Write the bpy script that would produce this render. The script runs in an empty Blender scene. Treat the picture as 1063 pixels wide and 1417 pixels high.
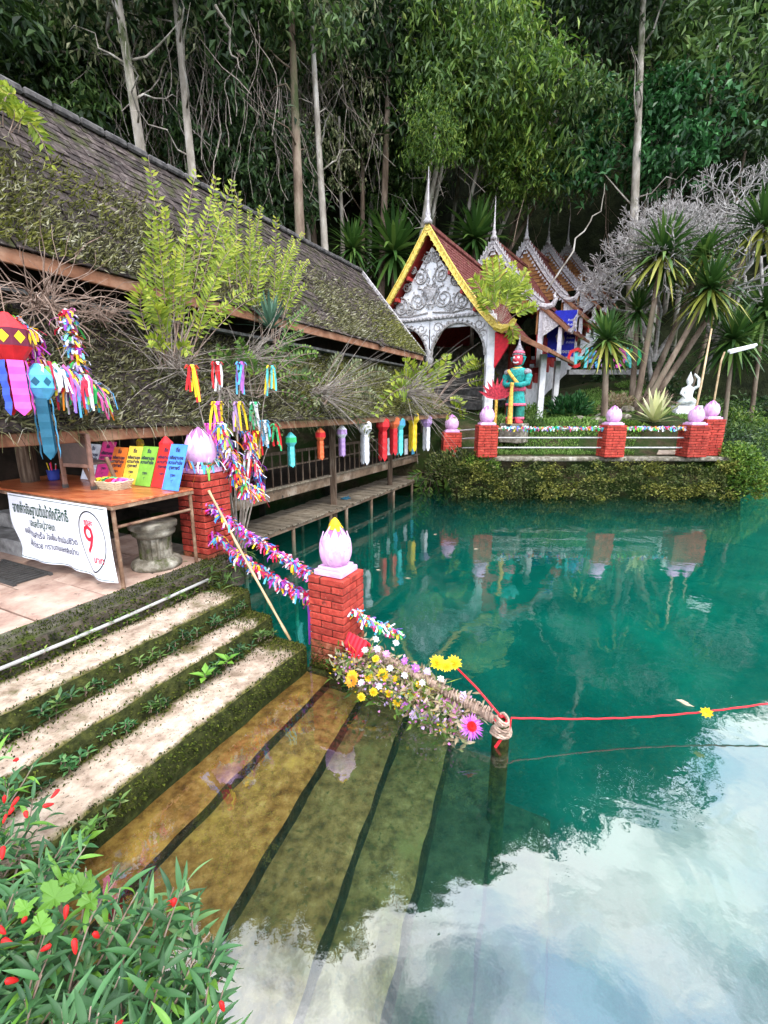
import bpy, math, random
from math import sin, cos, pi, radians, sqrt, atan2
from mathutils import Vector as V, Matrix, noise
R = random.Random(7)
SC = bpy.context.scene
COL = SC.collection

# ------------------------------------------------------------ camera, sky, sun, exposure
FPX, PIT, HC = 628.0, radians(13.1), 2.7
cam = bpy.data.cameras.new('camera'); camo = bpy.data.objects.new('camera', cam); COL.objects.link(camo)
cam.sensor_fit = 'HORIZONTAL'; cam.sensor_width = 36.0; cam.lens = 36.0 * FPX / 1063.0
cam.clip_start = 0.05; cam.clip_end = 3000
camo.location = (0, 0, HC); camo.rotation_euler = (pi / 2 - PIT, 0, 0)
SC.camera = camo
SC.view_settings.view_transform = 'Standard'; SC.view_settings.look = 'None'
SC.view_settings.exposure = 0.5; SC.view_settings.gamma = 1.0; SC.view_settings.use_curve_mapping = False
SC.cycles.use_denoising = True
SC.cycles.max_bounces = 6; SC.cycles.diffuse_bounces = 3; SC.cycles.glossy_bounces = 3
SC.cycles.transmission_bounces = 3; SC.cycles.transparent_max_bounces = 8; SC.cycles.volume_bounces = 3
SC.cycles.caustics_reflective = False; SC.cycles.caustics_refractive = False

SUN_EL, SUN_AZ = radians(50), radians(152)      # azimuth clockwise from +Y: behind the camera, to the right
wd = bpy.data.worlds.new('World'); SC.world = wd; wd.use_nodes = True
nt = wd.node_tree; nt.nodes.clear()
def nd(tree, typ, **kw):
    n = tree.nodes.new(typ)
    for k, v in kw.items(): setattr(n, k, v)
    return n
sky = nd(nt, 'ShaderNodeTexSky', sky_type='NISHITA', sun_disc=False, sun_elevation=SUN_EL, sun_rotation=SUN_AZ)
tc = nd(nt, 'ShaderNodeTexCoord')
sep = nd(nt, 'ShaderNodeSeparateXYZ'); nt.links.new(tc.outputs['Generated'], sep.inputs[0])
mx = nd(nt, 'ShaderNodeMath', operation='MAXIMUM'); nt.links.new(sep.outputs[2], mx.inputs[0]); mx.inputs[1].default_value = 0.0
ad = nd(nt, 'ShaderNodeMath', operation='ADD'); nt.links.new(mx.outputs[0], ad.inputs[0]); ad.inputs[1].default_value = 0.22
dv = nd(nt, 'ShaderNodeVectorMath', operation='DIVIDE'); nt.links.new(tc.outputs['Generated'], dv.inputs[0])
cb = nd(nt, 'ShaderNodeCombineXYZ')
for i in range(3): nt.links.new(ad.outputs[0], cb.inputs[i])
nt.links.new(cb.outputs[0], dv.inputs[1])
nz = nd(nt, 'ShaderNodeTexNoise'); nz.inputs['Scale'].default_value = 2.1; nz.inputs['Detail'].default_value = 9
nz.inputs['Roughness'].default_value = 0.56; nz.inputs['Distortion'].default_value = 0.35
sf = nd(nt, 'ShaderNodeVectorMath', operation='ADD'); sf.inputs[1].default_value = (5.1, 8.3, .6); nt.links.new(dv.outputs[0], sf.inputs[0])
nt.links.new(sf.outputs[0], nz.inputs['Vector'])
rp = nd(nt, 'ShaderNodeValToRGB'); rp.color_ramp.elements[0].position = 0.33; rp.color_ramp.elements[1].position = 0.49
nt.links.new(nz.outputs[0], rp.inputs[0])
nz2 = nd(nt, 'ShaderNodeTexNoise'); nz2.inputs['Scale'].default_value = 3.6; nz2.inputs['Detail'].default_value = 6
nt.links.new(dv.outputs[0], nz2.inputs['Vector'])
rc = nd(nt, 'ShaderNodeValToRGB'); e = rc.color_ramp.elements
e[0].position = 0.37; e[0].color = (12.0, 15.0, 21.0, 1); e[1].position = 0.60; e[1].color = (26, 26, 26.3, 1)
nt.links.new(nz2.outputs[0], rc.inputs[0])
mc = nd(nt, 'ShaderNodeMix', data_type='RGBA'); nt.links.new(rp.outputs[0], mc.inputs[0])
nt.links.new(sky.outputs[0], mc.inputs[6]); nt.links.new(rc.outputs[0], mc.inputs[7])
bg = nd(nt, 'ShaderNodeBackground'); bg.inputs[1].default_value = 0.15
nt.links.new(mc.outputs[2], bg.inputs[0])
wo = nd(nt, 'ShaderNodeOutputWorld'); nt.links.new(bg.outputs[0], wo.inputs[0])

sl = bpy.data.lights.new('sun', 'SUN'); sl.energy = 1.9; sl.angle = radians(9); sl.color = (1, 0.95, 0.86)
so = bpy.data.objects.new('sun', sl); COL.objects.link(so); so.location = (8, -12, 30)
sd = V((sin(SUN_AZ) * cos(SUN_EL), cos(SUN_AZ) * cos(SUN_EL), sin(SUN_EL)))
so.rotation_euler = sd.to_track_quat('Z', 'Y').to_euler()

# ------------------------------------------------------------ positions
A0 = radians(26.5)
U = V((sin(A0), cos(A0), 0)); N = V((cos(A0), -sin(A0), 0)); Z = V((0, 0, 1))
def W(s, t, z): return N * s + U * t + Z * z          # s: across the stairs towards the pond, t: along them
CAM = V((0, 0, HC))
def ray(u, v):
    x = (u - 531.5) / FPX; y = -(v - 708.5) / FPX
    return V((x, cos(PIT) + y * sin(PIT), -sin(PIT) + y * cos(PIT)))
def hit(u, v, p, n):
    d = ray(u, v); return CAM + d * ((p - CAM).dot(n) / d.dot(n))
def pz(u, v, z): return hit(u, v, V((0, 0, z)), Z)
def py(u, v, y): return hit(u, v, V((0, y, 0)), V((0, 1, 0)))
def ps(u, v, s): return hit(u, v, N * s, N)
def pt(u, v, t): return hit(u, v, U * t, U)
B0 = radians(30)                                        # the temple's axis
TR = V((sin(B0), cos(B0), 0)); TQ = V((cos(B0), -sin(B0), 0)); TC = V((1.72, 18, 0))
def T(q, r, z): return TC + TQ * q + TR * r + Z * z

# ------------------------------------------------------------ mesh builder
ORG = {}
class MB:
    def __init__(s): s.v = []; s.f = []; s.m = []
    def add(s, vs, fs, mi=0):
        o = len(s.v); s.v.extend([tuple(p) for p in vs]); s.f.extend([tuple(i + o for i in f) for f in fs]); s.m.extend([mi] * len(fs)); return s
    def box(s, c, sx, sy, sz, X=V((1, 0, 0)), Y=V((0, 1, 0)), Zv=V((0, 0, 1)), ch=0.0, mi=0):
        c = V(c); hx, hy, hz = sx / 2, sy / 2, sz / 2
        if ch <= 0:
            vs = [c + X * (a * hx) + Y * (b * hy) + Zv * (d * hz) for a in (-1, 1) for b in (-1, 1) for d in (-1, 1)]
            return s.add(vs, [(0, 1, 3, 2), (4, 6, 7, 5), (0, 4, 5, 1), (2, 3, 7, 6), (0, 2, 6, 4), (1, 5, 7, 3)], mi)
        vs = []; idx = {}
        for a in (-1, 1):
            for b in (-1, 1):
                for d in (-1, 1):
                    for k in range(3):
                        ex, ey, ez = hx - (ch if k != 0 else 0), hy - (ch if k != 1 else 0), hz - (ch if k != 2 else 0)
                        idx[(a, b, d, k)] = len(vs); vs.append(c + X * (a * ex) + Y * (b * ey) + Zv * (d * ez))
        fs = []
        for k in range(3):
            for sg in (-1, 1):
                o = [(-1, -1), (1, -1), (1, 1), (-1, 1)]
                q = []
                for (p, r) in o:
                    t = [p, r]; t.insert(k, sg); q.append(idx[(t[0], t[1], t[2], k)])
                if (sg < 0) != (k == 1): q.reverse()
                fs.append(tuple(q))
        for k in range(3):
            i, j = [x for x in range(3) if x != k]
            for p in (-1, 1):
                for r in (-1, 1):
                    q = []
                    for e_, kk in ((-1, i), (1, i), (1, j), (-1, j)):
                        t = [0, 0, 0]; t[k] = e_; t[i] = p; t[j] = r; q.append(idx[(t[0], t[1], t[2], kk)])
                    fs.append(tuple(q))
        for a in (-1, 1):
            for b in (-1, 1):
                for d in (-1, 1): fs.append(tuple(idx[(a, b, d, k)] for k in range(3)))
        return s.add(vs, fs, mi)
    def bar(s, p, q, w, h, ch=0.0, up=Z, mi=0):           # a squared beam from p to q
        p, q = V(p), V(q); d = (q - p); L = d.length; Y = d / L
        X = Y.cross(up)
        if X.length < 1e-4: X = V((1, 0, 0))
        X.normalize(); Zv = X.cross(Y)
        return s.box((p + q) / 2, w, L, h, X, Y, Zv, ch, mi)
    def tube(s, pts, rad, n=6, mi=0, cap=True):
        pts = [V(p) for p in pts]; m = len(pts)
        if not hasattr(rad, '__len__'): rad = [rad] * m
        t0 = (pts[1] - pts[0]).normalized()
        a = t0.orthogonal().normalized(); vs = []; fs = []
        for i in range(m):
            t = (pts[min(i + 1, m - 1)] - pts[max(i - 1, 0)])
            t = t.normalized() if t.length > 1e-9 else t0
            a = (a - t * a.dot(t)); a = a.normalized() if a.length > 1e-6 else t.orthogonal().normalized()
            b = t.cross(a)
            for k in range(n):
                an = 2 * pi * k / n; vs.append(pts[i] + (a * cos(an) + b * sin(an)) * rad[i])
        for i in range(m - 1):
            for k in range(n):
                k2 = (k + 1) % n; fs.append((i * n + k, i * n + k2, (i + 1) * n + k2, (i + 1) * n + k))
        if cap: fs.append(tuple(range(n - 1, -1, -1))); fs.append(tuple((m - 1) * n + k for k in range(n)))
        return s.add(vs, fs, mi)
    def lathe(s, prof, c=(0, 0, 0), n=16, sx=1, sy=1, mi=0, X=V((1, 0, 0)), Y=V((0, 1, 0)), Zv=Z, wob=None):
        c = V(c); vs = []; fs = []
        for r, z in prof:
            for k in range(n):
                a = 2 * pi * k / n; rr = r * (wob(a, z) if wob else 1)
                vs.append(c + X * (cos(a) * rr * sx) + Y * (sin(a) * rr * sy) + Zv * z)
        m = len(prof)
        for i in range(m - 1):
            for k in range(n):
                k2 = (k + 1) % n; fs.append((i * n + k, i * n + k2, (i + 1) * n + k2, (i + 1) * n + k))
        fs.append(tuple(range(n - 1, -1, -1))); fs.append(tuple((m - 1) * n + k for k in range(n)))
        return s.add(vs, fs, mi)
    def leaf(s, p, d, up, L, w, fold=0.25, bend=0.0, mi=0, wide=0.45):   # 4 tris, folded along the rib
        p = V(p); d = d.normalized(); sd_ = d.cross(up)
        if sd_.length < 1e-4: sd_ = d.orthogonal()
        sd_.normalize(); n_ = sd_.cross(d)
        m_ = p + d * (L * wide) - n_ * (bend * L * .3)
        tip = p + d * L - n_ * (bend * L)
        return s.add([p, m_ + sd_ * w / 2 + n_ * (fold * w / 2), m_, m_ - sd_ * w / 2 + n_ * (fold * w / 2), tip],
                     [(0, 1, 2), (0, 2, 3), (2, 1, 4), (2, 4, 3)], mi)
    def leaf2(s, p, d, up, L, w, mi=0):                                   # 2 tris
        p = V(p); d = d.normalized(); sd_ = d.cross(up)
        if sd_.length < 1e-4: sd_ = d.orthogonal()
        sd_.normalize(); m_ = p + d * (L * .45)
        n_ = sd_.cross(d) * (w * .18)
        return s.add([p - n_, m_ + sd_ * w / 2 + n_, p + d * L - n_, m_ - sd_ * w / 2 + n_], [(0, 1, 2), (0, 2, 3)], mi)
    def blade(s, pts, wid, side, mi=0, fold=0.0):                        # a strip along pts
        vs = []; fs = []; m = len(pts); side = V(side)
        for i, p in enumerate(pts):
            t = (V(pts[min(i + 1, m - 1)]) - V(pts[max(i - 1, 0)])).normalized()
            sd_ = (side - t * side.dot(t)); sd_ = sd_.normalized() if sd_.length > 1e-5 else t.orthogonal().normalized()
            w = wid[i] if hasattr(wid, '__len__') else wid
            vs += [V(p) - sd_ * w / 2, V(p) + sd_ * w / 2]
        for i in range(m - 1): fs.append((2 * i, 2 * i + 1, 2 * i + 3, 2 * i + 2))
        return s.add(vs, fs, mi)
    def ball(s, c, r, n=8, m=6, sq=1.0, mi=0):
        return s.lathe([(max(r * sin(pi * i / m), r * .02), -r * sq * cos(pi * i / m)) for i in range(m + 1)], c, n, mi=mi)
    def build(s, name, mats, parent=None, smooth=False, org=None):
        o = V(org) if org is not None else (ORG.get(parent.name, V((0, 0, 0))) if parent else V((0, 0, 0)))
        me = bpy.data.meshes.new(name)
        vs = s.v if o.length == 0 else [(a - o.x, b - o.y, c - o.z) for a, b, c in s.v]
        me.from_pydata(vs, [], s.f)
        if not isinstance(mats, (list, tuple)): mats = [mats]
        for m in mats: me.materials.append(M(m) if isinstance(m, str) else m)
        if len(mats) > 1: me.polygons.foreach_set('material_index', s.m)
        if smooth: me.polygons.foreach_set('use_smooth', [True] * len(s.f))
        ob = bpy.data.objects.new(name, me); COL.objects.link(ob)
        if parent: ob.parent = parent; ORG[ob.name] = ORG.get(parent.name, V((0, 0, 0)))
        elif org is not None: ob.location = o; ORG[ob.name] = o
        return ob
def tag(o, label=None, cat=None, group=None, kind=None):
    if label: o['label'] = label
    if cat: o['category'] = cat
    if group: o['group'] = group
    if kind: o['kind'] = kind
    return o
def thing(name, label, cat, loc=(0, 0, 0), group=None, rz=0.0, local=False):
    o = bpy.data.objects.new(name, None); COL.objects.link(o); o.location = loc; o.rotation_euler = (0, 0, rz)
    o.empty_display_size = 0.1
    ORG[o.name] = V((0, 0, 0)) if local else V(loc)
    return tag(o, label, cat, group)
def inst(ob_or_mesh, name, parent, loc, rot=(0, 0, 0), sc=(1, 1, 1)):      # one piece sharing mesh data
    me = ob_or_mesh.data if hasattr(ob_or_mesh, 'data') else ob_or_mesh
    o = bpy.data.objects.new(name, me); COL.objects.link(o); o.parent = parent
    o.location = loc; o.rotation_euler = rot; o.scale = sc
    return o
def mesh_of(mb, name, mats, smooth=False):
    o = mb.build(name, mats, smooth=smooth); me = o.data; bpy.data.objects.remove(o); return me
def copy_tree(o, parent=None):
    c = o.copy(); COL.objects.link(c); c.parent = parent
    for ch in list(o.children): copy_tree(ch, c)
    return c
def place_basis(o, loc, X, Y, Zv):
    m = Matrix((X, Y, Zv)).transposed().to_4x4(); m.translation = loc; o.matrix_basis = m

# ------------------------------------------------------------ materials
MATS = {}
def M(n): return MATS[n]
def ramp(t, stops, interp='LINEAR'):
    r = nd(t, 'ShaderNodeValToRGB'); r.color_ramp.interpolation = interp
    el = r.color_ramp.elements
    while len(el) < len(stops): el.new(0.5)
    for e_, (p, c) in zip(el, stops): e_.position = p; e_.color = (*c, 1)
    return r
def base(name):
    m = bpy.data.materials.new(name); m.use_nodes = True; t = m.node_tree; MATS[name] = m
    return m, t, t.nodes['Principled BSDF']
def coords(t, stretch=(1, 1, 1), rnd=True):
    c = nd(t, 'ShaderNodeTexCoord'); oi = nd(t, 'ShaderNodeObjectInfo')
    mu = nd(t, 'ShaderNodeVectorMath', operation='SCALE'); cx = nd(t, 'ShaderNodeCombineXYZ')
    for i in range(3): t.links.new(oi.outputs['Random'], cx.inputs[i])
    t.links.new(cx.outputs[0], mu.inputs[0]); mu.inputs['Scale'].default_value = 37.0 if rnd else 0
    a = nd(t, 'ShaderNodeVectorMath', operation='MULTIPLY_ADD')
    t.links.new(c.outputs['Object'], a.inputs[0]); a.inputs[1].default_value = stretch; t.links.new(mu.outputs[0], a.inputs[2])
    return a.outputs[0], oi
def surf(name, stops, scale=6, detail=7, rough=0.8, bump=0.25, bscale=40, spec=0.3, stretch=(1, 1, 1), moss=None, rnd=0.0, metal=0.0,
         dist=0.0, island=0.0, bdist=0.01):
    m, t, b = base(name)
    vec, oi = coords(t, stretch)
    n = nd(t, 'ShaderNodeTexNoise'); n.inputs['Scale'].default_value = scale; n.inputs['Detail'].default_value = detail
    n.inputs['Distortion'].default_value = dist; n.inputs['Roughness'].default_value = 0.62
    t.links.new(vec, n.inputs['Vector'])
    r = ramp(t, stops); t.links.new(n.outputs[0], r.inputs[0]); col = r.outputs[0]
    if rnd:
        hs = nd(t, 'ShaderNodeHueSaturation'); mr = nd(t, 'ShaderNodeMapRange')
        mr.inputs[3].default_value = 1 - rnd; mr.inputs[4].default_value = 1 + rnd
        t.links.new(oi.outputs['Random'], mr.inputs[0]); t.links.new(mr.outputs[0], hs.inputs['Value']); t.links.new(col, hs.inputs['Color']); col = hs.outputs[0]
    if island:
        gm = nd(t, 'ShaderNodeNewGeometry'); hs = nd(t, 'ShaderNodeHueSaturation'); mr = nd(t, 'ShaderNodeMapRange')
        mr.inputs[3].default_value = 1 - island; mr.inputs[4].default_value = 1 + island
        t.links.new(gm.outputs['Random Per Island'], mr.inputs[0]); t.links.new(mr.outputs[0], hs.inputs['Value']); t.links.new(col, hs.inputs['Color']); col = hs.outputs[0]
    for (mc_, ms, lo, hi) in (moss or []):
        n3 = nd(t, 'ShaderNodeTexNoise'); n3.inputs['Scale'].default_value = ms; n3.inputs['Detail'].default_value = 8; n3.inputs['Roughness'].default_value = .68
        t.links.new(vec, n3.inputs['Vector'])
        r3 = ramp(t, [(lo, (0, 0, 0)), (hi, (1, 1, 1))]); t.links.new(n3.outputs[0], r3.inputs[0])
        x = nd(t, 'ShaderNodeMix', data_type='RGBA'); t.links.new(r3.outputs[0], x.inputs[0]); t.links.new(col, x.inputs[6]); x.inputs[7].default_value = (*mc_, 1); col = x.outputs[2]
    t.links.new(col, b.inputs['Base Color'])
    b.inputs['Roughness'].default_value = rough; b.inputs['Specular IOR Level'].default_value = spec; b.inputs['Metallic'].default_value = metal
    if bump:
        nb = nd(t, 'ShaderNodeTexNoise'); nb.inputs['Scale'].default_value = bscale; nb.inputs['Detail'].default_value = 6; nb.inputs['Roughness'].default_value = .65
        t.links.new(vec, nb.inputs['Vector'])
        bp = nd(t, 'ShaderNodeBump'); bp.inputs['Strength'].default_value = bump; bp.inputs['Distance'].default_value = bdist
        t.links.new(nb.outputs[0], bp.inputs['Height']); t.links.new(bp.outputs[0], b.inputs['Normal'])
    return m
def foliage(name, stops, rough=0.5, trans=0.3, spec=0.35, interp='LINEAR', objvar=0.15, big=0):
    m, t, b = base(name); out = t.nodes['Material Output']
    g = nd(t, 'ShaderNodeNewGeometry'); r = ramp(t, stops, interp); t.links.new(g.outputs['Random Per Island'], r.inputs[0]); col = r.outputs[0]
    oi = nd(t, 'ShaderNodeObjectInfo')
    if objvar:
        hs = nd(t, 'ShaderNodeHueSaturation'); mr = nd(t, 'ShaderNodeMapRange'); mr.inputs[3].default_value = 1 - objvar; mr.inputs[4].default_value = 1 + objvar
        t.links.new(oi.outputs['Random'], mr.inputs[0]); t.links.new(mr.outputs[0], hs.inputs['Value']); t.links.new(col, hs.inputs['Color']); col = hs.outputs[0]
    t.links.new(col, b.inputs['Base Color']); b.inputs['Roughness'].default_value = rough; b.inputs['Specular IOR Level'].default_value = spec
    if trans:
        tr = nd(t, 'ShaderNodeBsdfTranslucent'); t.links.new(col, tr.inputs[0])
        x = nd(t, 'ShaderNodeMixShader'); x.inputs[0].default_value = trans
        t.links.new(b.outputs[0], x.inputs[1]); t.links.new(tr.outputs[0], x.inputs[2]); t.links.new(x.outputs[0], out.inputs[0])
    return m
def hx(h):
    h = h.lstrip('#'); c = [int(h[i:i + 2], 16) / 255 for i in (0, 2, 4)]
    return tuple(x / 12.92 if x <= .04045 else ((x + .055) / 1.055) ** 2.4 for x in c)
def two(a, b, lo=.35, hi=.65): return [(lo, a), (hi, b)]
def plain(name, c, rough=.6, var=.18, spec=.3, scale=9, bump=.12, **k):
    return surf(name, two(tuple(x * (1 - var) for x in c), tuple(min(1, x * (1 + var)) for x in c)), scale, 5, rough, bump, 60, spec, **k)
MOSS = (.045, .06, .008); MOSSD = (.016, .022, .006); LICHEN = (.42, .42, .36)
surf('concrete_step', [(.28, (.17, .115, .08)), (.45, (.36, .27, .2)), (.62, (.5, .40, .31)), (.8, (.6, .51, .42))], 7, 9, .9, .7, 55, .2,
     moss=[((.22, .16, .11), 3.2, .52, .68), ((.07, .06, .014), 1.7, .56, .68), ((.06, .042, .026), 38, .57, .66)], bdist=.014)
def mossy_tread(name):
    """adds edge moss to a step material: the mesh attribute 'edge' says how near an edge a point lies"""
    m = MATS[name]; t = m.node_tree; b = t.nodes['Principled BSDF']; src = b.inputs['Base Color'].links[0].from_socket
    at = nd(t, 'ShaderNodeAttribute', attribute_name='edge'); vec = coords(t)[0]
    n = nd(t, 'ShaderNodeTexNoise'); n.inputs['Scale'].default_value = 5; n.inputs['Detail'].default_value = 10; n.inputs['Roughness'].default_value = .75
    t.links.new(vec, n.inputs['Vector'])
    a = nd(t, 'ShaderNodeMath', operation='MULTIPLY_ADD'); t.links.new(n.outputs[0], a.inputs[0]); a.inputs[1].default_value = 2.0; t.links.new(at.outputs['Fac'], a.inputs[2])
    r = ramp(t, [(.0, (0, 0, 0)), (1.0, (1, 1, 1))]); mr = nd(t, 'ShaderNodeMapRange'); mr.inputs[1].default_value = 1.25; mr.inputs[2].default_value = 1.75
    t.links.new(a.outputs[0], mr.inputs[0])
    n2 = nd(t, 'ShaderNodeTexNoise'); n2.inputs['Scale'].default_value = 22; n2.inputs['Detail'].default_value = 6; t.links.new(vec, n2.inputs['Vector'])
    mcol = ramp(t, [(.3, (.018, .018, .006)), (.55, (.075, .07, .014)), (.75, (.16, .14, .035))]); t.links.new(n2.outputs[0], mcol.inputs[0])
    x = nd(t, 'ShaderNodeMix', data_type='RGBA'); t.links.new(mr.outputs[0], x.inputs[0]); t.links.new(src, x.inputs[6]); t.links.new(mcol.outputs[0], x.inputs[7])
    t.links.new(x.outputs[2], b.inputs['Base Color'])
mossy_tread('concrete_step')
surf('step_riser', [(.3, (.012, .014, .005)), (.5, (.035, .04, .012)), (.7, (.075, .08, .02))], 14, 8, .95, .9, 45, .1, bdist=.02)
surf('wet_riser', [(.3, (.006, .004, .002)), (.5, (.022, .014, .005)), (.7, (.05, .032, .012))], 14, 8, .95, .9, 45, .1, bdist=.02)
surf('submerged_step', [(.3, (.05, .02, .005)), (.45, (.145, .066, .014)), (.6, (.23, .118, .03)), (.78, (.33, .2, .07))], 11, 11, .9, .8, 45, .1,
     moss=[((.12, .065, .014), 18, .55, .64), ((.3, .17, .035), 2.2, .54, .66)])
surf('depth_fade_step', [(.3, (.014, .014, .007)), (.5, (.038, .036, .018)), (.75, (.07, .068, .034))], 8, 10, .9, .8, 45, .1)  # darkest treads: dimming of light in deep water put into the colour
surf('silt_fade_step', [(.3, (.036, .02, .006)), (.45, (.10, .056, .016)), (.6, (.17, .10, .032)), (.78, (.26, .17, .066))], 11, 11, .9, .8, 45, .1,
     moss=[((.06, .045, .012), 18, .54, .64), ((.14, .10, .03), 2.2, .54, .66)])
surf('plaza_tile', [(.3, (.22, .13, .095)), (.5, (.37, .25, .19)), (.72, (.5, .37, .29))], 4, 8, .75, .35, 60, .3, moss=[((.12, .08, .06), 9, .6, .72)], rnd=.08)
surf('mortar_bed', two((.045, .035, .025), (.12, .095, .07)), 9, 6, .95, .4)
surf('kerb_stone', [(.3, (.02, .02, .013)), (.55, (.08, .07, .05)), (.75, (.2, .18, .14))], 9, 8, .92, .8, 40, .2, moss=[(MOSS, 5, .5, .62)], bdist=.02)
surf('earth', [(.3, (.02, .016, .008)), (.6, (.06, .048, .025)), (.8, (.09, .08, .04))], 2.5, 8, .95, .7, 12, .1, moss=[((.02, .035, .008), 1.1, .42, .55)], bdist=.08)
surf('hill_earth', [(.3, (.006, .008, .004)), (.6, (.018, .022, .009)), (.8, (.03, .04, .014))], 1.2, 8, .97, .8, 5, .05, bdist=.2)
surf('brick', [(.28, (.19, .02, .014)), (.5, (.39, .042, .027)), (.68, (.52, .085, .055)), (.85, (.6, .22, .16))], 11, 8, .8, .8, 45, .25, moss=[((.06, .02, .014), 7, .57, .7), ((.05, .018, .012), 22, .58, .68), ((.5, .32, .26), 34, .64, .74)], rnd=.22, island=.18)
surf('brick_old', [(.3, (.12, .03, .016)), (.55, (.28, .07, .035)), (.78, (.44, .2, .12))], 8, 7, .85, .6, 45, .2, moss=[((.04, .04, .012), 9, .5, .62)], rnd=.2)
surf('mortar', two((.035, .014, .01), (.10, .04, .026)), 18, 6, .95, .5, 50)
surf('lotus_pink', [(.3, (.55, .27, .5)), (.55, (.70, .42, .66)), (.75, (.78, .58, .74))], 6, 7, .6, .25, 30, .35, moss=[((.34, .16, .32), 18, .6, .74), ((.36, .27, .33), 4.5, .55, .72), ((.2, .15, .17), 30, .64, .72)])
surf('lotus_groove', two((.33, .1, .32), (.42, .16, .42)), 9, 5, .7, .2)
surf('timber', [(.3, (.03, .018, .011)), (.5, (.085, .055, .036)), (.7, (.19, .145, .105))], 3, 9, .85, .6, 22, .2, stretch=(9, 9, .8), rnd=.2)
surf('timber_beam', [(.3, (.05, .032, .02)), (.5, (.15, .10, .065)), (.7, (.31, .25, .19))], 2.5, 9, .85, .6, 16, .2, moss=[((.03, .025, .018), 5, .58, .68)], rnd=.15)
surf('timber_plank', [(.3, (.06, .046, .032)), (.5, (.15, .12, .085)), (.7, (.28, .24, .18))], 4, 9, .88, .5, 20, .2, stretch=(1, 6, 6), rnd=.25)
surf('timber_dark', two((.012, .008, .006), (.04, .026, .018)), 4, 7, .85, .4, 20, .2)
surf('table_wood', [(.3, (.20, .035, .012)), (.5, (.40, .10, .035)), (.68, (.52, .20, .08))], 2.2, 8, .28, .15, 30, .5, stretch=(1.2, 7, 7), dist=.6)
surf('table_frame', [(.3, (.07, .025, .012)), (.55, (.21, .12, .07)), (.75, (.40, .30, .2))], 9, 7, .6, .3, 40, .4)
surf('roof_tile', [(.3, (.014, .010, .009)), (.5, (.036, .027, .024)), (.72, (.095, .075, .068))], 9, 9, .9, .7, 40, .15, island=.5,
     moss=[((.13, .12, .10), 13, .6, .68), ((.04, .042, .014), 3.2, .52, .62)], rnd=.4)
surf('roof_board', two((.025, .014, .01), (.07, .04, .03)), 4, 6, .9, .4)
surf('fascia', [(.3, (.10, .04, .02)), (.5, (.22, .10, .055)), (.72, (.34, .2, .13))], 3, 8, .8, .4, 18, .2)
surf('ridge_cap', two((.03, .028, .028), (.12, .11, .105)), 7, 8, .9, .6, 30, .2, moss=[((.3, .29, .27), 13, .62, .72)])
surf('temple_tile', [(.3, (.06, .016, .014)), (.5, (.14, .038, .032)), (.72, (.25, .11, .095))], 5, 8, .8, .4, 30, .2, moss=[((.12, .1, .04), 2.2, .58, .68)], rnd=.1)
surf('white_plaster', [(.3, (.46, .45, .45)), (.5, (.66, .65, .66)), (.7, (.78, .77, .78))], 4, 8, .75, .2, 40, .25, moss=[((.22, .2, .19), 9, .63, .76)])
surf('carved_white', [(.3, (.16, .14, .13)), (.5, (.38, .36, .36)), (.7, (.64, .62, .63))], 13, 8, .75, .4, 40, .25)
surf('scroll_grey', two((.16, .14, .13), (.42, .4, .39)), 15, 6, .85, .4)  # mid grey of the scrolls and arch mouldings on the white plaster
surf('gold_paint', [(.3, (.35, .22, .02)), (.5, (.62, .45, .06)), (.72, (.78, .64, .2))], 14, 7, .5, .6, 45, .5)
surf('red_paint', [(.3, (.24, .02, .018)), (.6, (.45, .045, .035)), (.8, (.52, .09, .07))], 6, 7, .65, .2, 30, .35)
surf('orange_board', [(.3, (.2, .075, .025)), (.5, (.38, .17, .06)), (.72, (.5, .26, .11))], 3, 8, .75, .3, 25, .25)
surf('grey_carved', [(.3, (.13, .11, .11)), (.5, (.36, .33, .33)), (.72, (.62, .6, .6))], 11, 8, .8, .7, 30, .2)
surf('aged_stone', [(.3, (.04, .035, .025)), (.5, (.16, .14, .105)), (.7, (.42, .39, .32))], 6, 9, .92, .7, 35, .2, moss=[(MOSS, 4, .55, .66)], bdist=.015)
surf('grey_block', [(.3, (.08, .075, .07)), (.5, (.2, .19, .18)), (.7, (.36, .35, .33))], 5, 8, .9, .4, 35, .2)
surf('bamboo', [(.3, (.30, .19, .09)), (.6, (.5, .36, .2)), (.8, (.6, .48, .3))], 5, 6, .5, .15, 30, .4)
surf('bark_pale', [(.3, (.10, .085, .065)), (.5, (.27, .24, .2)), (.7, (.5, .47, .42))], 2.4, 9, .92, .7, 9, .15, stretch=(1, 1, .35), bdist=.05, moss=[((.05, .06, .025), 1.3, .54, .66)])
surf('bark_brown', [(.3, (.045, .03, .02)), (.5, (.15, .11, .08)), (.7, (.3, .24, .18))], 2.4, 9, .92, .7, 9, .15, stretch=(1, 1, .35), bdist=.05, moss=[((.04, .05, .02), 1.2, .55, .68)])
surf('bark_grey', [(.3, (.10, .09, .08)), (.5, (.26, .24, .225)), (.7, (.46, .43, .41))], 5, 7, .85, .3, 22, .2)
surf('twig', [(.3, (.09, .07, .055)), (.5, (.22, .185, .155)), (.7, (.4, .36, .31))], 8, 6, .85, .2, 30, .2)
surf('vine_brown', [(.3, (.10, .06, .045)), (.5, (.24, .165, .125)), (.7, (.42, .32, .26))], 7, 6, .85, .2, 30, .2)
surf('rope_straw', [(.3, (.13, .085, .06)), (.5, (.32, .22, .165)), (.7, (.52, .4, .31))], 26, 6, .9, .8, 70, .2)
plain('metal_pipe', (.42, .41, .4), .45, .25, .5)
plain('dark_metal', (.05, .048, .045), .5, .3, .4)
plain('banner_cloth', (.72, .73, .78), .7, .06, .2, 3, .1)
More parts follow.
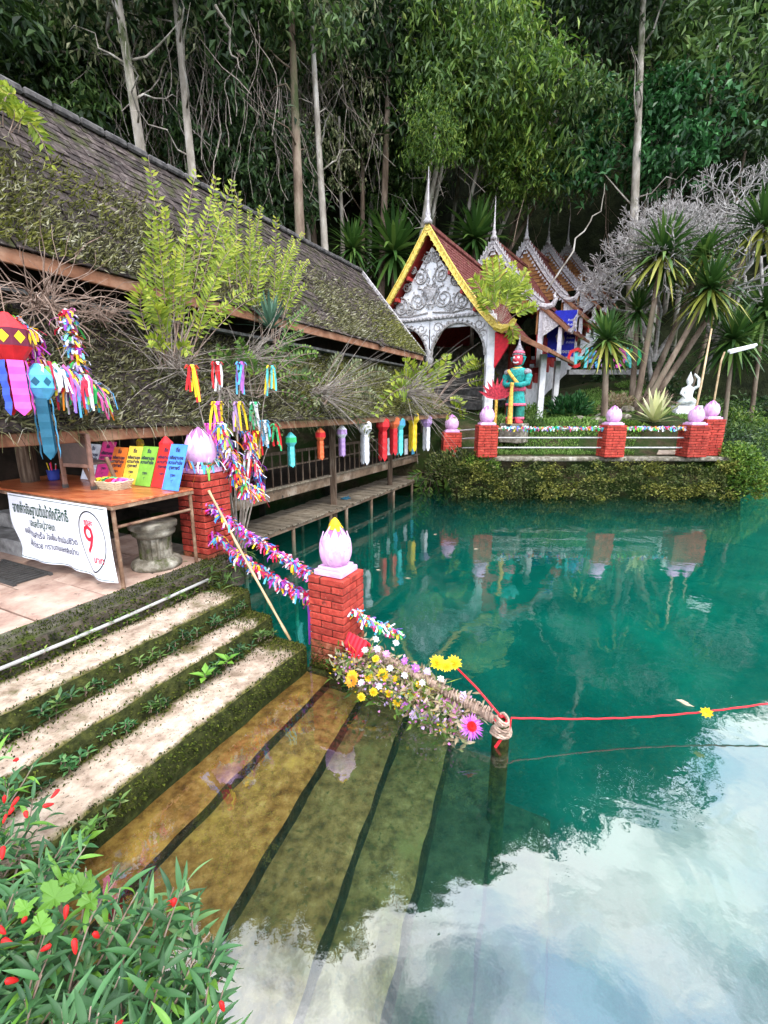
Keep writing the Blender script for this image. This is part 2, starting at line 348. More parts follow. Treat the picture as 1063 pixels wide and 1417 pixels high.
plain('ink_green', (.012, .05, .03), .7); plain('ink_black', (.012, .012, .015), .7); plain('ink_red', (.62, .008, .03), .6)
plain('ink_navy', (.02, .02, .06), .7)
for n_, c_ in dict(pl_white=(.72, .74, .8), pl_pink=(.8, .04, .26), pl_orange=(.85, .2, .025), pl_yellow=(.78, .6, .07), pl_green=(.2, .42, .05),
                   pl_red=(.65, .025, .02), pl_blue=(.07, .25, .75), lan_red=(.6, .02, .025), lan_pink=(.85, .1, .5), lan_yellow=(.8, .55, .02),
                   lan_gold=(.45, .25, .02), lan_maroon=(.12, .01, .03), lan_sky=(.10, .42, .66), lan_teal=(.015, .10, .16), lan_cyan=(.12, .6, .6),
                   lan_green=(.04, .45, .16), lan_orange=(.75, .15, .05), lan_mauve=(.45, .28, .55), lan_white=(.66, .66, .68), lan_blue=(.06, .12, .6),
                   cord_red=(.62, .02, .03), cloth_red=(.6, .015, .03), pot_blue=(.03, .05, .3), basket=(.55, .46, .3), banner_blue=(.012, .02, .42),
                   st_teal=(.01, .22, .2), st_green=(.015, .16, .12), st_pink=(.62, .1, .17), st_red=(.5, .04, .06), st_gold=(.6, .35, .06), st_grey=(.2, .18, .19),
                   pale_figure=(.6, .62, .6), lamp_white=(.75, .76, .76), teal_board=(.03, .38, .33), pvc=(.33, .32, .30)).items():
    plain(n_, c_, .65, .45 if n_.startswith('st_') else .16, scale=16 if n_.startswith('st_') else 9)
surf('chair_panel', [(.3, (.03, .014, .01)), (.6, (.075, .038, .028)), (.8, (.11, .06, .045))], 6, 7, .35, .15, 30, .5)
surf('chair_leg', two((.09, .045, .03), (.26, .14, .10)), 6, 7, .5, .15, 30, .4)
CONF = ['#e8e6ee', '#d81f4a', '#f2c31b', '#3aa04a', '#2f6fd0', '#8c3fb0', '#e87fc0', '#7fd6e0', '#f08a24', '#c7203a', '#d9d6e6', '#b9a2e0', '#f4de4a', '#dfe9f2']
foliage('ribbon_mix', [(i / len(CONF), hx(c)) for i, c in enumerate(CONF)], .6, .25, .3, 'CONSTANT', 0)
WARM = ['#e8b9c8', '#d21f4a', '#efc42a', '#b23fae', '#e86fb6', '#f0eef2', '#3d7fd0', '#c22540', '#57b0c8', '#9a46b4']
foliage('ribbon_warm', [(i / len(WARM), hx(c)) for i, c in enumerate(WARM)], .6, .25, .3, 'CONSTANT', 0)
COOL = ['#e6eef2', '#2fae5a', '#5aa8d8', '#e6e3ee', '#d02844', '#f2d23a', '#7ec850', '#8f6fd0', '#48c0c8', '#e060a0', '#f0f0f4', '#e88a2a']
foliage('ribbon_cool', [(i / len(COOL), hx(c)) for i, c in enumerate(COOL)], .6, .25, .3, 'CONSTANT', 0)
foliage('leaf_dark', [(0, (.010, .026, .007)), (.5, (.024, .058, .014)), (.85, (.055, .11, .026)), (1, (.10, .16, .055))], .5, .2)
foliage('leaf_mid', [(0, (.018, .045, .009)), (.5, (.055, .115, .022)), (.85, (.11, .19, .04)), (1, (.2, .26, .09))], .5, .28)
foliage('leaf_bright', [(0, (.03, .075, .01)), (.5, (.085, .17, .02)), (.85, (.17, .26, .035)), (1, (.26, .33, .06))], .5, .32)
foliage('leaf_emerald', [(0, (.008, .04, .010)), (.5, (.022, .10, .022)), (.85, (.055, .18, .05)), (1, (.1, .25, .09))], .4, .25)
foliage('leaf_pale', [(0, (.05, .06, .025)), (.5, (.13, .15, .06)), (.85, (.24, .25, .12)), (1, (.36, .37, .22))], .55, .25)
foliage('leaf_lime', [(0, (.13, .2, .015)), (.5, (.28, .36, .03)), (.85, (.42, .46, .05)), (1, (.5, .46, .08))], .5, .4, objvar=.12)
foliage('leaf_shrub', [(0, (.012, .045, .014)), (.5, (.03, .095, .028)), (.85, (.07, .16, .05)), (1, (.14, .24, .09))], .45, .22, .35, objvar=.5)
foliage('leaf_shrub_light', [(0, (.07, .19, .02)), (1, (.16, .33, .04))], .4, .35, .4, objvar=.2)
foliage('leaf_drac', [(0, (.02, .055, .012)), (.6, (.045, .11, .02)), (1, (.12, .2, .04))], .4, .25, .4)
foliage('leaf_drac_old', [(0, (.16, .19, .03)), (.5, (.3, .32, .05)), (1, (.42, .4, .1))], .5, .3)
foliage('leaf_blue', [(0, (.03, .09, .06)), (1, (.12, .22, .14))], .4, .2)
foliage('leaf_agave', [(0, (.2, .26, .07)), (.5, (.45, .47, .2)), (1, (.62, .6, .35))], .5, .2)
foliage('moss_tuft', [(0, (.02, .018, .012)), (.3, (.075, .07, .036)), (.55, (.14, .14, .055)), (.8, (.26, .245, .12)), (1, (.48, .46, .35))], .9, .15, .1)
foliage('moss_green', [(0, (.012, .018, .004)), (.5, (.04, .055, .009)), (1, (.11, .13, .02))], .9, .15, .1)
foliage('moss_lime', [(0, (.05, .055, .012)), (.5, (.14, .15, .025)), (1, (.32, .31, .09))], .9, .2, .1)
foliage('grass', [(0, (.06, .13, .02)), (.5, (.15, .28, .05)), (1, (.32, .44, .13))], .7, .3, .2)
foliage('ivy', [(0, (.015, .025, .006)), (.4, (.05, .075, .015)), (.8, (.13, .16, .035)), (1, (.27, .26, .1))], .6, .25)
foliage('dry_flower', [(0, (.2, .13, .07)), (.4, (.4, .3, .17)), (.7, (.5, .4, .3)), (1, (.3, .34, .12))], .8, .2)
for n_, a_, b_ in (('pet_yellow', (.7, .42, .01), (.85, .65, .03)), ('pet_orange', (.7, .2, .015), (.8, .4, .03)), ('pet_purple', (.35, .06, .42), (.55, .2, .6)),
                   ('pet_pink', (.6, .1, .38), (.8, .4, .65)), ('pet_red', (.55, .01, .02), (.75, .03, .02)), ('pet_white', (.6, .58, .6), (.8, .8, .8)), ('pet_lilac', (.5, .34, .62), (.68, .55, .74))):
    foliage(n_, [(0, a_), (1, b_)], .55, .3, .3, objvar=.08)

# ============================================================ GROUND, POND
def sst(a, b, x):
    k = max(0.0, min(1.0, (x - a) / (b - a))); return k * k * (3 - 2 * k)
def yfoot(x):
    if x < 0: return 24 + .42 * max(x, -30)
    if x > 11: return 24 + min(4.0, (x - 11) * .6)
    return 24.0
def ground_h(x, y):
    s = x * N.x + y * N.y; t = x * U.x + y * U.y
    bed = -2.3 + .4 * noise.noise(V((x * .25, y * .25, 3)))
    # how far into the land (positive) each shore lies
    left = max(min(-4.05 - s, 3.9 - t), -8.4 - s)
    near = max(min(1.0 - t, -1.05 - s), .55 - y)
    if x < 2.2: front = 15.6
    elif x < 11.2: front = 14.05
    else: front = 14.05 + (x - 11.2) * 9
    far = y - min(front, 27.5 + .1 * max(x - 11, 0))
    left2 = -20 - x
    land = max(left, near, far, left2)
    wdt = .5 if far >= max(left, near) else .35
    k = sst(-wdt, .25, land)
    if far >= max(left, near): top = 1.2
    elif near >= left: top = .22
    else: top = .8
    if y > 14.4: top = max(top, 1.2 + 1.0 * sst(14.6, 16.2, y) + 2.1 * sst(16.2, 23, y) * sst(1, 6, x + 2))
    d = y - yfoot(x)
    if d > 0:
        top += min(d, 34) * (1.93 - .3 * sst(-4, -22, x) - 1.15 * sst(6, 44, x) + .25 * noise.noise(V((x * .07, y * .07, 1))))
        if d > 34: top -= (d - 34) * .25
    dx, dy = x - 1.72, y - 18; cr_, cq_ = dx * .559 + dy * .829, dx * .829 - dy * .559      # the covered stairs cut into the hill
    if cr_ > 1:
        cap = 2.2 + max(0, cr_ - 4) * .33; kk = sst(-7.5, -4.5, cq_) * (1 - sst(5.0, 8.0, cq_)) * (1 - sst(23, 26, cr_))
        if top > cap: top += (cap - top) * kk
    top += .12 * noise.noise(V((x * .6, y * .6, 5))) * sst(14, 16, y)
    return bed + (top - bed) * k
def axis(lo, a, b, hi, fine):
    r = []; x = a
    while x <= b: r.append(x); x += fine
    x = a; st_ = fine
    while x > lo: st_ *= 1.35; x -= st_; r.insert(0, x)
    x = r[-1]; st_ = fine
    while x < hi: st_ *= 1.35; x += st_; r.append(x)
    return r
xs = axis(-420, -16, 30, 420, .4); ys = axis(-420, -4, 48, 420, .4)
g = MB(); nx = len(xs)
g.v = [(x, y, ground_h(x, y)) for y in ys for x in xs]
hillf = []; 
for j in range(len(ys) - 1):
    for i in range(nx - 1):
        g.f.append((j * nx + i, j * nx + i + 1, (j + 1) * nx + i + 1, (j + 1) * nx + i))
        zc = max(g.v[q_][2] for q_ in (j * nx + i, j * nx + i + 1, (j + 1) * nx + i, (j + 1) * nx + i + 1))
        g.m.append(1 if ys[j] > yfoot(xs[i]) - 1 and zc > 0 else 0)
m = surf('shore_earth', [(.3, (.02, .016, .008)), (.6, (.06, .048, .025)), (.8, (.09, .08, .04))], 2.5, 8, .95, .7, 12, .1, moss=[((.02, .035, .008), 1.1, .42, .55)], bdist=.08)
t_ = m.node_tree; b_ = t_.nodes['Principled BSDF']; src = b_.inputs['Base Color'].links[0].from_socket      # pale green silt settles on the deep bed
vec, _ = coords(t_, rnd=False)
n_ = nd(t_, 'ShaderNodeTexNoise'); n_.inputs['Scale'].default_value = .55; n_.inputs['Detail'].default_value = 7; t_.links.new(vec, n_.inputs['Vector'])
r_ = ramp(t_, [(.3, (.006, .014, .011)), (.46, (.018, .04, .033)), (.6, (.04, .075, .062)), (.75, (.085, .12, .095))]); t_.links.new(n_.outputs[0], r_.inputs[0])
sx_ = nd(t_, 'ShaderNodeSeparateXYZ'); t_.links.new(vec, sx_.inputs[0])
mr_ = nd(t_, 'ShaderNodeMapRange'); mr_.inputs[1].default_value = -.5; mr_.inputs[2].default_value = -1.7; t_.links.new(sx_.outputs[2], mr_.inputs[0])
x_ = nd(t_, 'ShaderNodeMix', data_type='RGBA'); t_.links.new(mr_.outputs[0], x_.inputs[0]); t_.links.new(src, x_.inputs[6]); t_.links.new(r_.outputs[0], x_.inputs[7])
t_.links.new(x_.outputs[2], b_.inputs['Base Color'])
tag(g.build('ground', ['shore_earth', 'hill_earth'], smooth=True), 'dark soil ground rising behind the pond into a steep wooded hillside', kind='structure')

# water: a real body with a rippled surface, tinted in depth
m, t_, b_ = base('pond_water'); t_.nodes.remove(b_); out = t_.nodes['Material Output']
vec, _ = coords(t_, (1, 1, 1), rnd=False)
n1 = nd(t_, 'ShaderNodeTexNoise'); n1.inputs['Scale'].default_value = 1.3; n1.inputs['Detail'].default_value = 3; n1.inputs['Distortion'].default_value = .6
n2 = nd(t_, 'ShaderNodeTexNoise'); n2.inputs['Scale'].default_value = 9; n2.inputs['Detail'].default_value = 3
for n_ in (n1, n2): t_.links.new(vec, n_.inputs['Vector'])
sm = nd(t_, 'ShaderNodeMath', operation='MULTIPLY_ADD'); t_.links.new(n2.outputs[0], sm.inputs[0]); sm.inputs[1].default_value = .10; t_.links.new(n1.outputs[0], sm.inputs[2])
bp = nd(t_, 'ShaderNodeBump'); bp.inputs['Strength'].default_value = .10; bp.inputs['Distance'].default_value = .06; t_.links.new(sm.outputs[0], bp.inputs['Height'])
ge = nd(t_, 'ShaderNodeNewGeometry'); dt = nd(t_, 'ShaderNodeVectorMath', operation='DOT_PRODUCT')      # reflectance by angle, the same from above and below
t_.links.new(ge.outputs['Incoming'], dt.inputs[0]); t_.links.new(bp.outputs[0], dt.inputs[1])
ab = nd(t_, 'ShaderNodeMath', operation='ABSOLUTE'); t_.links.new(dt.outputs['Value'], ab.inputs[0])
om = nd(t_, 'ShaderNodeMath', operation='SUBTRACT', use_clamp=True); om.inputs[0].default_value = 1.0; t_.links.new(ab.outputs[0], om.inputs[1])
pw_ = nd(t_, 'ShaderNodeMath', operation='POWER'); t_.links.new(om.outputs[0], pw_.inputs[0]); pw_.inputs[1].default_value = 5
fr = nd(t_, 'ShaderNodeMath', operation='MULTIPLY_ADD', use_clamp=True); t_.links.new(pw_.outputs[0], fr.inputs[0]); fr.inputs[1].default_value = .83; fr.inputs[2].default_value = .17
gl = nd(t_, 'ShaderNodeBsdfGlossy'); gl.inputs['Roughness'].default_value = .015; t_.links.new(bp.outputs[0], gl.inputs['Normal'])
tp = nd(t_, 'ShaderNodeBsdfTransparent')
xx = nd(t_, 'ShaderNodeMixShader'); t_.links.new(fr.outputs[0], xx.inputs[0]); t_.links.new(tp.outputs[0], xx.inputs[1]); t_.links.new(gl.outputs[0], xx.inputs[2])
t_.links.new(xx.outputs[0], out.inputs['Surface'])
va = nd(t_, 'ShaderNodeVolumeAbsorption'); va.inputs['Color'].default_value = (.10, .96, .88, 1); va.inputs['Density'].default_value = .55
vs_ = nd(t_, 'ShaderNodeVolumeScatter'); vs_.inputs['Color'].default_value = (.05, .85, .80, 1); vs_.inputs['Density'].default_value = .03
av = nd(t_, 'ShaderNodeAddShader'); t_.links.new(va.outputs[0], av.inputs[0]); t_.links.new(vs_.outputs[0], av.inputs[1]); t_.links.new(av.outputs[0], out.inputs['Volume'])
w = MB(); w.box((15, 8, -4), 90, 60, 8)
tag(w.build('water', 'pond_water'), 'clear turquoise pond water mirroring trees and clouds', kind='structure')

# ============================================================ STAIRS
stairs = tag(thing('stairs', 'broad mossy concrete stairs going down into the pond', None, W(-3, 3, 0)), kind='structure')
EDGE = [-3.95, -3.5, -3.16, -2.70, -2.36, -1.87, -1.36, -.92, -.47, .0]       # nosing of each step, and how far it fans
FAN = [0, 0, 0, 0, -.037, -.15, -.19, -.16, -.14, -.1]
TOPZ = [.92, .68, .45, .22, -.08, -.19, -.33, -.50, -.78, -1.25]
T0, T1 = -.6, [3.72, 3.62, 3.58, 3.56, 3.55, 3.75, 3.9, 4.0, 4.0, 4.0]
def rough_slab(s0, s1, t0, t1, z0, z1, nt_=40, amp=.018, seed=0, f0=0.0, f1=0.0):
    """a worn step: gridded top and front with uneven nosing"""
    mb = MB(); ns = 10; vs = []; fs = []; mb.edge = []
    for i in range(nt_ + 1):
        t = t0 + (t1 - t0) * i / nt_
        for j in range(ns + 1):
            k = j / ns; e0, e1 = s0 + f0 * (t - 2.4), s1 + f1 * (t - 2.4); s = e0 + (e1 - e0) * k
            w_ = noise.noise(V((t * 2.3, s * 3, seed))) * amp
            if j == ns: s += noise.noise(V((t * 4.1, 7, seed))) * .022 - .012
            z = z1 + w_ * (.6 if j < ns else .5) - (.018 if j == ns else 0)
            vs.append(W(s, t, z)); mb.edge.append(max(1 - k * 3.0, (k - .84) * 5, 1.1 * (t - (t1 - .45)) / .45, 0))
        for z in (z1 - (z1 - z0) * .35, z0):
            s = s1 + f1 * (t - 2.4) + noise.noise(V((t * 3.7, z * 9, seed + 3))) * .02 + .002
            vs.append(W(s, t, z)); mb.edge.append(1)
        mb.edge.append(1); vs.append(W(s0 + f0 * (t - 2.4), t, z0))
    c = ns + 4; mi = []
    for i in range(nt_):
        for j in range(c - 1):
            fs.append((i * c + j, i * c + j + 1, (i + 1) * c + j + 1, (i + 1) * c + j)); mi.append(0 if j < ns else 1)
        
    fs.append(tuple(range(c - 1, -1, -1))); mi.append(1); fs.append(tuple(nt_ * c + k for k in range(c))); mi.append(1)
    mb.v = [tuple(p) for p in vs]; mb.f = fs; mb.m = mi
    return mb
for i in range(1, 10):
    nm = 'concrete_step' if TOPZ[i] > 0 else ('submerged_step' if i < 6 else 'silt_fade_step' if i < 8 else 'depth_fade_step')  # deeper treads painted darker: light lost with depth set in colour, plus silt
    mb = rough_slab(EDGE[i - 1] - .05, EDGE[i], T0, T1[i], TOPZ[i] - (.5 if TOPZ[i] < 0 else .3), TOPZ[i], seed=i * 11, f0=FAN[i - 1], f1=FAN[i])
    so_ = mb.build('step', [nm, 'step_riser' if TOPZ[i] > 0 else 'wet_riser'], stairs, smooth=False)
    so_.data.attributes.new('edge', 'FLOAT', 'POINT').data.foreach_set('value', mb.edge)
# moss and small leaves carpeting the risers and step backs
def moss_strip(name, n, mat, fn, size, parent, jit=.6):
    mb = MB()
    for _ in range(n):
        p, nrm = fn()
        d = (nrm + V((R.uniform(-1, 1), R.uniform(-1, 1), R.uniform(-1, 1))) * jit).normalized()
        L = size * R.uniform(.5, 1.4)
        mb.leaf2(p, d, V((R.uniform(-1, 1), R.uniform(-1, 1), R.uniform(-1, 1))), L, L * R.uniform(.35, .8))
    return tag(mb.build(name, mat, parent), kind='stuff')
def riser_pt():
    i = R.choice([1, 2, 3, 3, 0]); t = R.uniform(0, T1[i] - .02); k = R.random()
    z0 = TOPZ[i + 1] if i < 3 else 0.0
    return W(EDGE[i] + .004, t, z0 + (TOPZ[i] - .02 - z0) * k), N
moss_strip('moss', 4200, 'moss_green', riser_pt, .024, stairs)
def back_pt():
    i = R.choice([1, 2, 3]); t = R.uniform(0, T1[i] - .02); w_ = abs(R.gauss(0, .065)) * (1 + 1.5 * max(0, noise.noise(V((t * 1.3, i, 0)))))
    return W(EDGE[i - 1] + w_, t, TOPZ[i] + .002), Z
moss_strip('moss', 2200, 'moss_green', back_pt, .022, stairs)
def end_pt():
    i = R.choice([1, 2, 3]); t = T1[i] - abs(R.gauss(0, .2)); 
    return W(R.uniform(EDGE[i - 1], EDGE[i]), t, TOPZ[i] + .002), Z
moss_strip('moss', 1500, 'moss_green', end_pt, .02, stairs)
def nose_pt():
    i = R.choice([1, 2, 3]); t = R.uniform(0, T1[i] - .02)
    return W(EDGE[i] - abs(R.gauss(0, .022)) * (1 + 2 * max(0, noise.noise(V((t * 1.7, i, 4))))), t, TOPZ[i] - .006), Z
moss_strip('moss', 900, 'moss_green', nose_pt, .02, stairs)

# small seedlings rooted at the foot of each riser
def sprig(mb, p, h, n, L, w, lean):
    top = p + V((lean.x, lean.y, 1)).normalized() * h
    mb.tube([p, (p + top) / 2 + lean * .03, top], [.004, .003, .002], 4, mi=1)
    a0 = R.uniform(0, 6.28)
    for k in range(n):
        f = .45 + .55 * k / max(1, n - 1); a = a0 + k * 2.4
        d = V((cos(a), sin(a), .35 + .5 * (k / n)))
        mb.leaf(p.lerp(top, f), d, Z, L * R.uniform(.7, 1.15), w, .3, .25)
sites = [(1, .9), (1, 1.25), (1, 1.5), (1, 1.62), (1, 1.95), (1, 2.3), (1, 2.6), (1, 2.95), (1, 3.2), (2, .95), (2, 1.15), (2, 1.42), (2, 1.75), (2, 2.0), (2, 2.2), (2, 2.55), (2, 2.7), (2, 3.05),
         (3, 1.05), (3, 1.3), (0, 1.6), (0, 2.0), (0, 2.35), (0, 2.55), (0, 2.9), (0, 3.1), (1, 3.4), (2, 3.35)]
WORDS = {0: 'pale fern seedlings along the foot of the plaza kerb', 1: 'small leafy weeds rooted against the uppermost mossy riser',
         2: 'dark leafy weeds rooted against the middle mossy riser', 3: 'weeds clinging to the riser just above the water'}
for i, t in sites:
    big = R.uniform(.6, 1.2)
    p0 = W(EDGE[i] + .015, t, TOPZ[i + 1] if i < 3 else .05)
    mb = MB()
    for _ in range(R.randint(4, 8)):
        p = p0 + U * R.uniform(-.14, .14) + N * R.uniform(0, .03) + Z * R.uniform(0, .1)
        sprig(mb, p, .07 * big * R.uniform(.6, 1.4), R.randint(5, 9), .075 * big, .026 * big, N * R.uniform(0, .7))
    tag(mb.build('stair_weed', [R.choice(['leaf_shrub', 'leaf_shrub', 'leaf_mid', 'leaf_bright']) if i else 'leaf_bright', 'vine_brown'], org=p0), WORDS[i], 'weed', 'weeds growing on the stairs')
for (s, t, z) in ((-3.06, 2.78, .3), (-3.06, 2.52, .3), (-2.62, 1.18, .1)):
    mb = MB(); p = W(s, t, z); sprig(mb, p, .08, 6, .12, .06, N * .3)
    tag(mb.build('stair_seedling', ['leaf_shrub_light', 'vine_brown'], org=p), 'bright green broad leaved seedling sprouting from a mossy riser', 'weed', 'bright seedlings on the stairs')

# ============================================================ PLAZA
plaza = tag(thing('plaza', 'plaza paved with large reddish tiles above the stairs', None, W(-5, 2, .9)), kind='structure')
mb = MB(); mb.box(W(-9.0, -1.6, .72), 10.1 + .0, 11.2, .36, N, U); mb.build('bed', 'mortar_bed', plaza)
k0 = MB()
pr = rough_slab(-4.22, -3.95, T0, 3.9, .45, .925, 60, .02, 91); pr.m = [0] * len(pr.m); pr.build('kerb', 'kerb_stone', plaza)
tl = .60; tw = .9
tmesh = MB(); tmesh.box((0, 0, 0), tw - .014, tl - .014, .05, ch=.006); tmesh = mesh_of(tmesh, 'tile', 'plaza_tile')
for i in range(6):
    for j in range(9):
        c = W(-4.22 - tw * (i + .5) - (.0), -1.75 + tl * (j + .5) + (.3 if i % 2 else 0), .905 + R.uniform(-.004, .004))
        inst(tmesh, 'tile', plaza, c - ORG[plaza.name], (R.uniform(-.004, .004), R.uniform(-.004, .004), -A0))
moss_strip('moss', 2600, 'moss_green', lambda: (W(-4.22 + R.random() ** .6 * .29, R.uniform(.6, 3.9), .93 - .0), (Z + N * .5)), .02, plaza)
moss_strip('moss', 1500, 'moss_green', lambda: (W(-3.94, R.uniform(.6, 3.8), R.uniform(.68, .92)), N), .03, plaza)
mb = MB(); mb.tube([W(-3.9, t, .80 + .012 * sin(t * 2.1)) for t in [(-.5 + k * .3) for k in range(14)]], .016, 8)
tag(mb.build('conduit_pipe', 'pvc', smooth=True, org=W(-3.9, 1.5, .8)), 'thin grey pipe running along the plaza kerb above the stairs', 'pipe')
# drain grating and grey blocks at the back of the plaza
dg = thing('drain_grate', 'rusty slotted metal drain grate beside the banner', 'grate', W(-5.75, 2.35, .93))
mb = MB()
for k in range(2): mb.box(W(-5.75, 2.35 + (k - .5) * .34, .945), 1.0, .03, .03, N, U)
mb.build('frame', 'dark_metal', dg)
for k in range(13): MB().box(W(-6.2 + k * .075, 2.35, .944), .022, .31, .02, N, U).build('bar', 'dark_metal', dg)
bl = thing('stepped_plinth', 'grey concrete plinth in two low steps behind the banner', 'plinth', W(-6.6, 3.0, .92))
MB().box(W(-6.7, 3.05, 1.02), 1.3, .7, .2, N, U, ch=.015).build('lower_step', 'grey_block', bl)
MB().box(W(-6.8, 3.2, 1.22), 1.2, .42, .196, N, U, ch=.015).build('upper_step', 'grey_block', bl)

# ============================================================ BRICK PILLARS WITH LOTUS BUDS
BW, BH, PW, COURSE = .273, .068, .42, .0795
def brick_mesh(name, mat):
    mb = MB(); mb.box((0, 0, 0), BW, .137, BH, ch=.006); return mesh_of(mb, name, mat)
BM = {k: brick_mesh('brick', k) for k in ('brick', 'brick_old')}
def lotus_bud(parent, c, ax, ay, h=.34, r=.145, pk=1.0):
    """square plinth and closed lotus bud with layered petals"""
    mb = MB(); mb.box(c + Z * .028, .33 * pk, .33 * pk, .056, ax, ay, ch=.006); mb.box(c + Z * .072, .27 * pk, .27 * pk, .032, ax, ay, ch=.006)
    mb.build('lotus_plinth', 'lotus_pink', parent)
    b0 = c + Z * .088
    prof = [(.085, 0), (.115, .02), (.136, .06), (.144, .11), (.142, .17), (.128, .225), (.102, .27), (.066, .31), (.03, .338), (.008, .36)]
    prof = [(a * r / .145, b * h / .34) for a, b in prof]
    body = MB(); body.lathe(prof, b0, 24); bud = body.build('lotus_bud', 'lotus_groove', parent, smooth=True)
    def rad(z):
        for (a, za), (b, zb) in zip(prof, prof[1:]):
            if za <= z <= zb: return a + (b - a) * (z - za) / (zb - za)
        return prof[-1][0]
    for layer, (n, z0, z1, off, wd_) in enumerate(((6, .02, .338, .006, .60), (6, .0, .285, .014, .60), (6, .0, .20, .022, .56))):
        for k in range(n):
            a0 = 2 * pi * (k + (.5 if layer == 1 else 0)) / n
            p = MB(); vs = []; fs = []; nr, nc = 9, 5
            for i in range(nr):
                f = i / (nr - 1); z = (z0 + (z1 - z0) * f) * h / .34
                half = wd_ * pi / n * 1.55 * (sin(pi * (.12 + .88 * f) ** .8) ** .75 if f < 1 else 0.01)
                half = max(half, .012)
                for j in range(nc):
                    g_ = -1 + 2 * j / (nc - 1); a = a0 + g_ * half
                    rr = rad(z) + off * (1 - .35 * g_ * g_) + (.014 if (f > .93) else 0) + (.005 if abs(g_) < .2 else 0)
                    vs.append(b0 + ax * (cos(a) * rr) + ay * (sin(a) * rr) + Z * (z + .004))
            for i in range(nr - 1):
                for j in range(nc - 1): fs.append((i * nc + j, i * nc + j + 1, (i + 1) * nc + j + 1, (i + 1) * nc + j))
            p.add(vs, fs).build('petal', 'lotus_pink', bud, smooth=True)
    return b0
def pillar(c, courses, label, ax=N, ay=U, pieces=True, old=4, h=.42, r=.15, group=None, pk=1.0):
    t = thing('brick_pillar', label, 'pillar', c, group)
    H_ = courses * COURSE
    MB().box(c + Z * (H_ / 2 - .004), (PW - .035) * pk, (PW - .035) * pk, H_ - .006, ax, ay).build('mortar_core', 'mortar', t)
    rz = atan2(ax.y, ax.x); joined = MB()
    for k in range(courses):
        o = (PW - .137) / 2; q = (PW - BW) / 2
        for j in range(4):
            sg = 1 if k % 2 else -1
            x, y, rot = [(sg * -q, -o, 0), (o, sg * -q, pi / 2), (sg * q, o, 0), (-o, sg * q, pi / 2)][j]
            x += R.uniform(-.003, .003); y += R.uniform(-.003, .003)
            p = (ax * x + ay * y) * pk + Z * (COURSE * (k + .5))
            if pieces: inst(BM['brick_old' if k < old else 'brick'], 'brick', t, p, (R.uniform(-.01, .01), R.uniform(-.01, .01), rz + rot + R.uniform(-.008, .008)))
            else:
                a_, b_ = (ax, ay) if rot == 0 else (ay, -ax)
                joined.box(c + p, BW * pk, .137 * pk, BH, a_, b_, ch=.005)
    if not pieces: tag(joined.build('brick_courses', 'brick', t), kind='stuff')
    lotus_bud(t, c + Z * H_, ax, ay, h, r, pk)
    return t, c + Z * H_
P1 = W(-2.45, 3.79, -.02); P2 = W(-4.36, 3.86, .90)
p1, p1top = pillar(P1, 13, 'weathered red brick pillar with pink lotus bud at the foot of the stairs', old=4)
p2, p2top = pillar(P2, 13, 'red brick pillar with ribbon wrapped lotus bud next to the table', old=1, h=.42, r=.165)
MB().box(P1 + Z * (-.6), .5, .5, 1.18, N, U, ch=.02).build('footing', 'step_riser', p1)
moss_strip('moss', 900, 'moss_green', lambda: (P1 + N * R.uniform(-.22, .24) - U * .217 + Z * abs(R.gauss(0, .09)), -U), .02, p1)
moss_strip('moss', 700, 'moss_green', lambda: (P1 + U * R.uniform(-.22, .22) + N * .217 + Z * abs(R.gauss(0, .10)), N), .02, p1)
# yellow cloth tied on the tip of the near bud
mb = MB(); tp_ = p1top + Z * .495
for k in range(9):
    a = k * .75; d = V((cos(a), sin(a), 0)); mb.blade([tp_ + Z * .06, tp_ + d * .05 + Z * .02, tp_ + d * .085 - Z * (.02 + .02 * (k % 3))], [.05, .07, .03], d.cross(Z))
mb.lathe([(.05, -.01), (.06, .02), (.04, .06), (.01, .09)], tp_, 8)
tag(mb.build('yellow_offering_cloth', 'pet_yellow', org=tp_), 'crumpled yellow cloth tied over the tip of the lotus bud', 'cloth')

# ============================================================ TABLE AND WHAT STANDS ON IT
TS0, TS1, TT0, TT1, TZ = -6.75, -4.18, 2.60, 3.56, 1.80
tb = thing('offering_table', 'long table with glossy brown top and rusty metal legs', 'table', W(-4.2, 2.6, .92))
nb = 6
for k in range(nb):
    w_ = (TT1 - TT0) / nb
    MB().box(W((TS0 + TS1) / 2, TT0 + w_ * (k + .5), TZ - .012), TS1 - TS0, w_ - .002, .024, N, U, ch=.002).build('plank', 'table_wood', tb)
fr_ = MB()
for t in (TT0 + .02, TT1 - .02): fr_.bar(W(TS0, t, TZ - .045), W(TS1, t, TZ - .045), .035, .035)
for s in (TS0 + .02, TS1 - .02): fr_.bar(W(s, TT0 + .04, TZ - .045), W(s, TT1 - .04, TZ - .045), .035, .035)
fr_.build('apron', 'table_frame', tb)
MB().tube([W(TS1 - .03, TT0 + .05, TZ - .24), W(TS1 - .03, TT1 - .05, TZ - .24)], .016, 8).build('crossbar', 'table_frame', tb)
for s in (TS0 + .06, TS1 - .03):
    for t in (TT0 + .03, TT1 - .03): MB().tube([W(s, t, .92), W(s, t, TZ - .06)], .02, 10).build('leg', 'table_frame', tb)
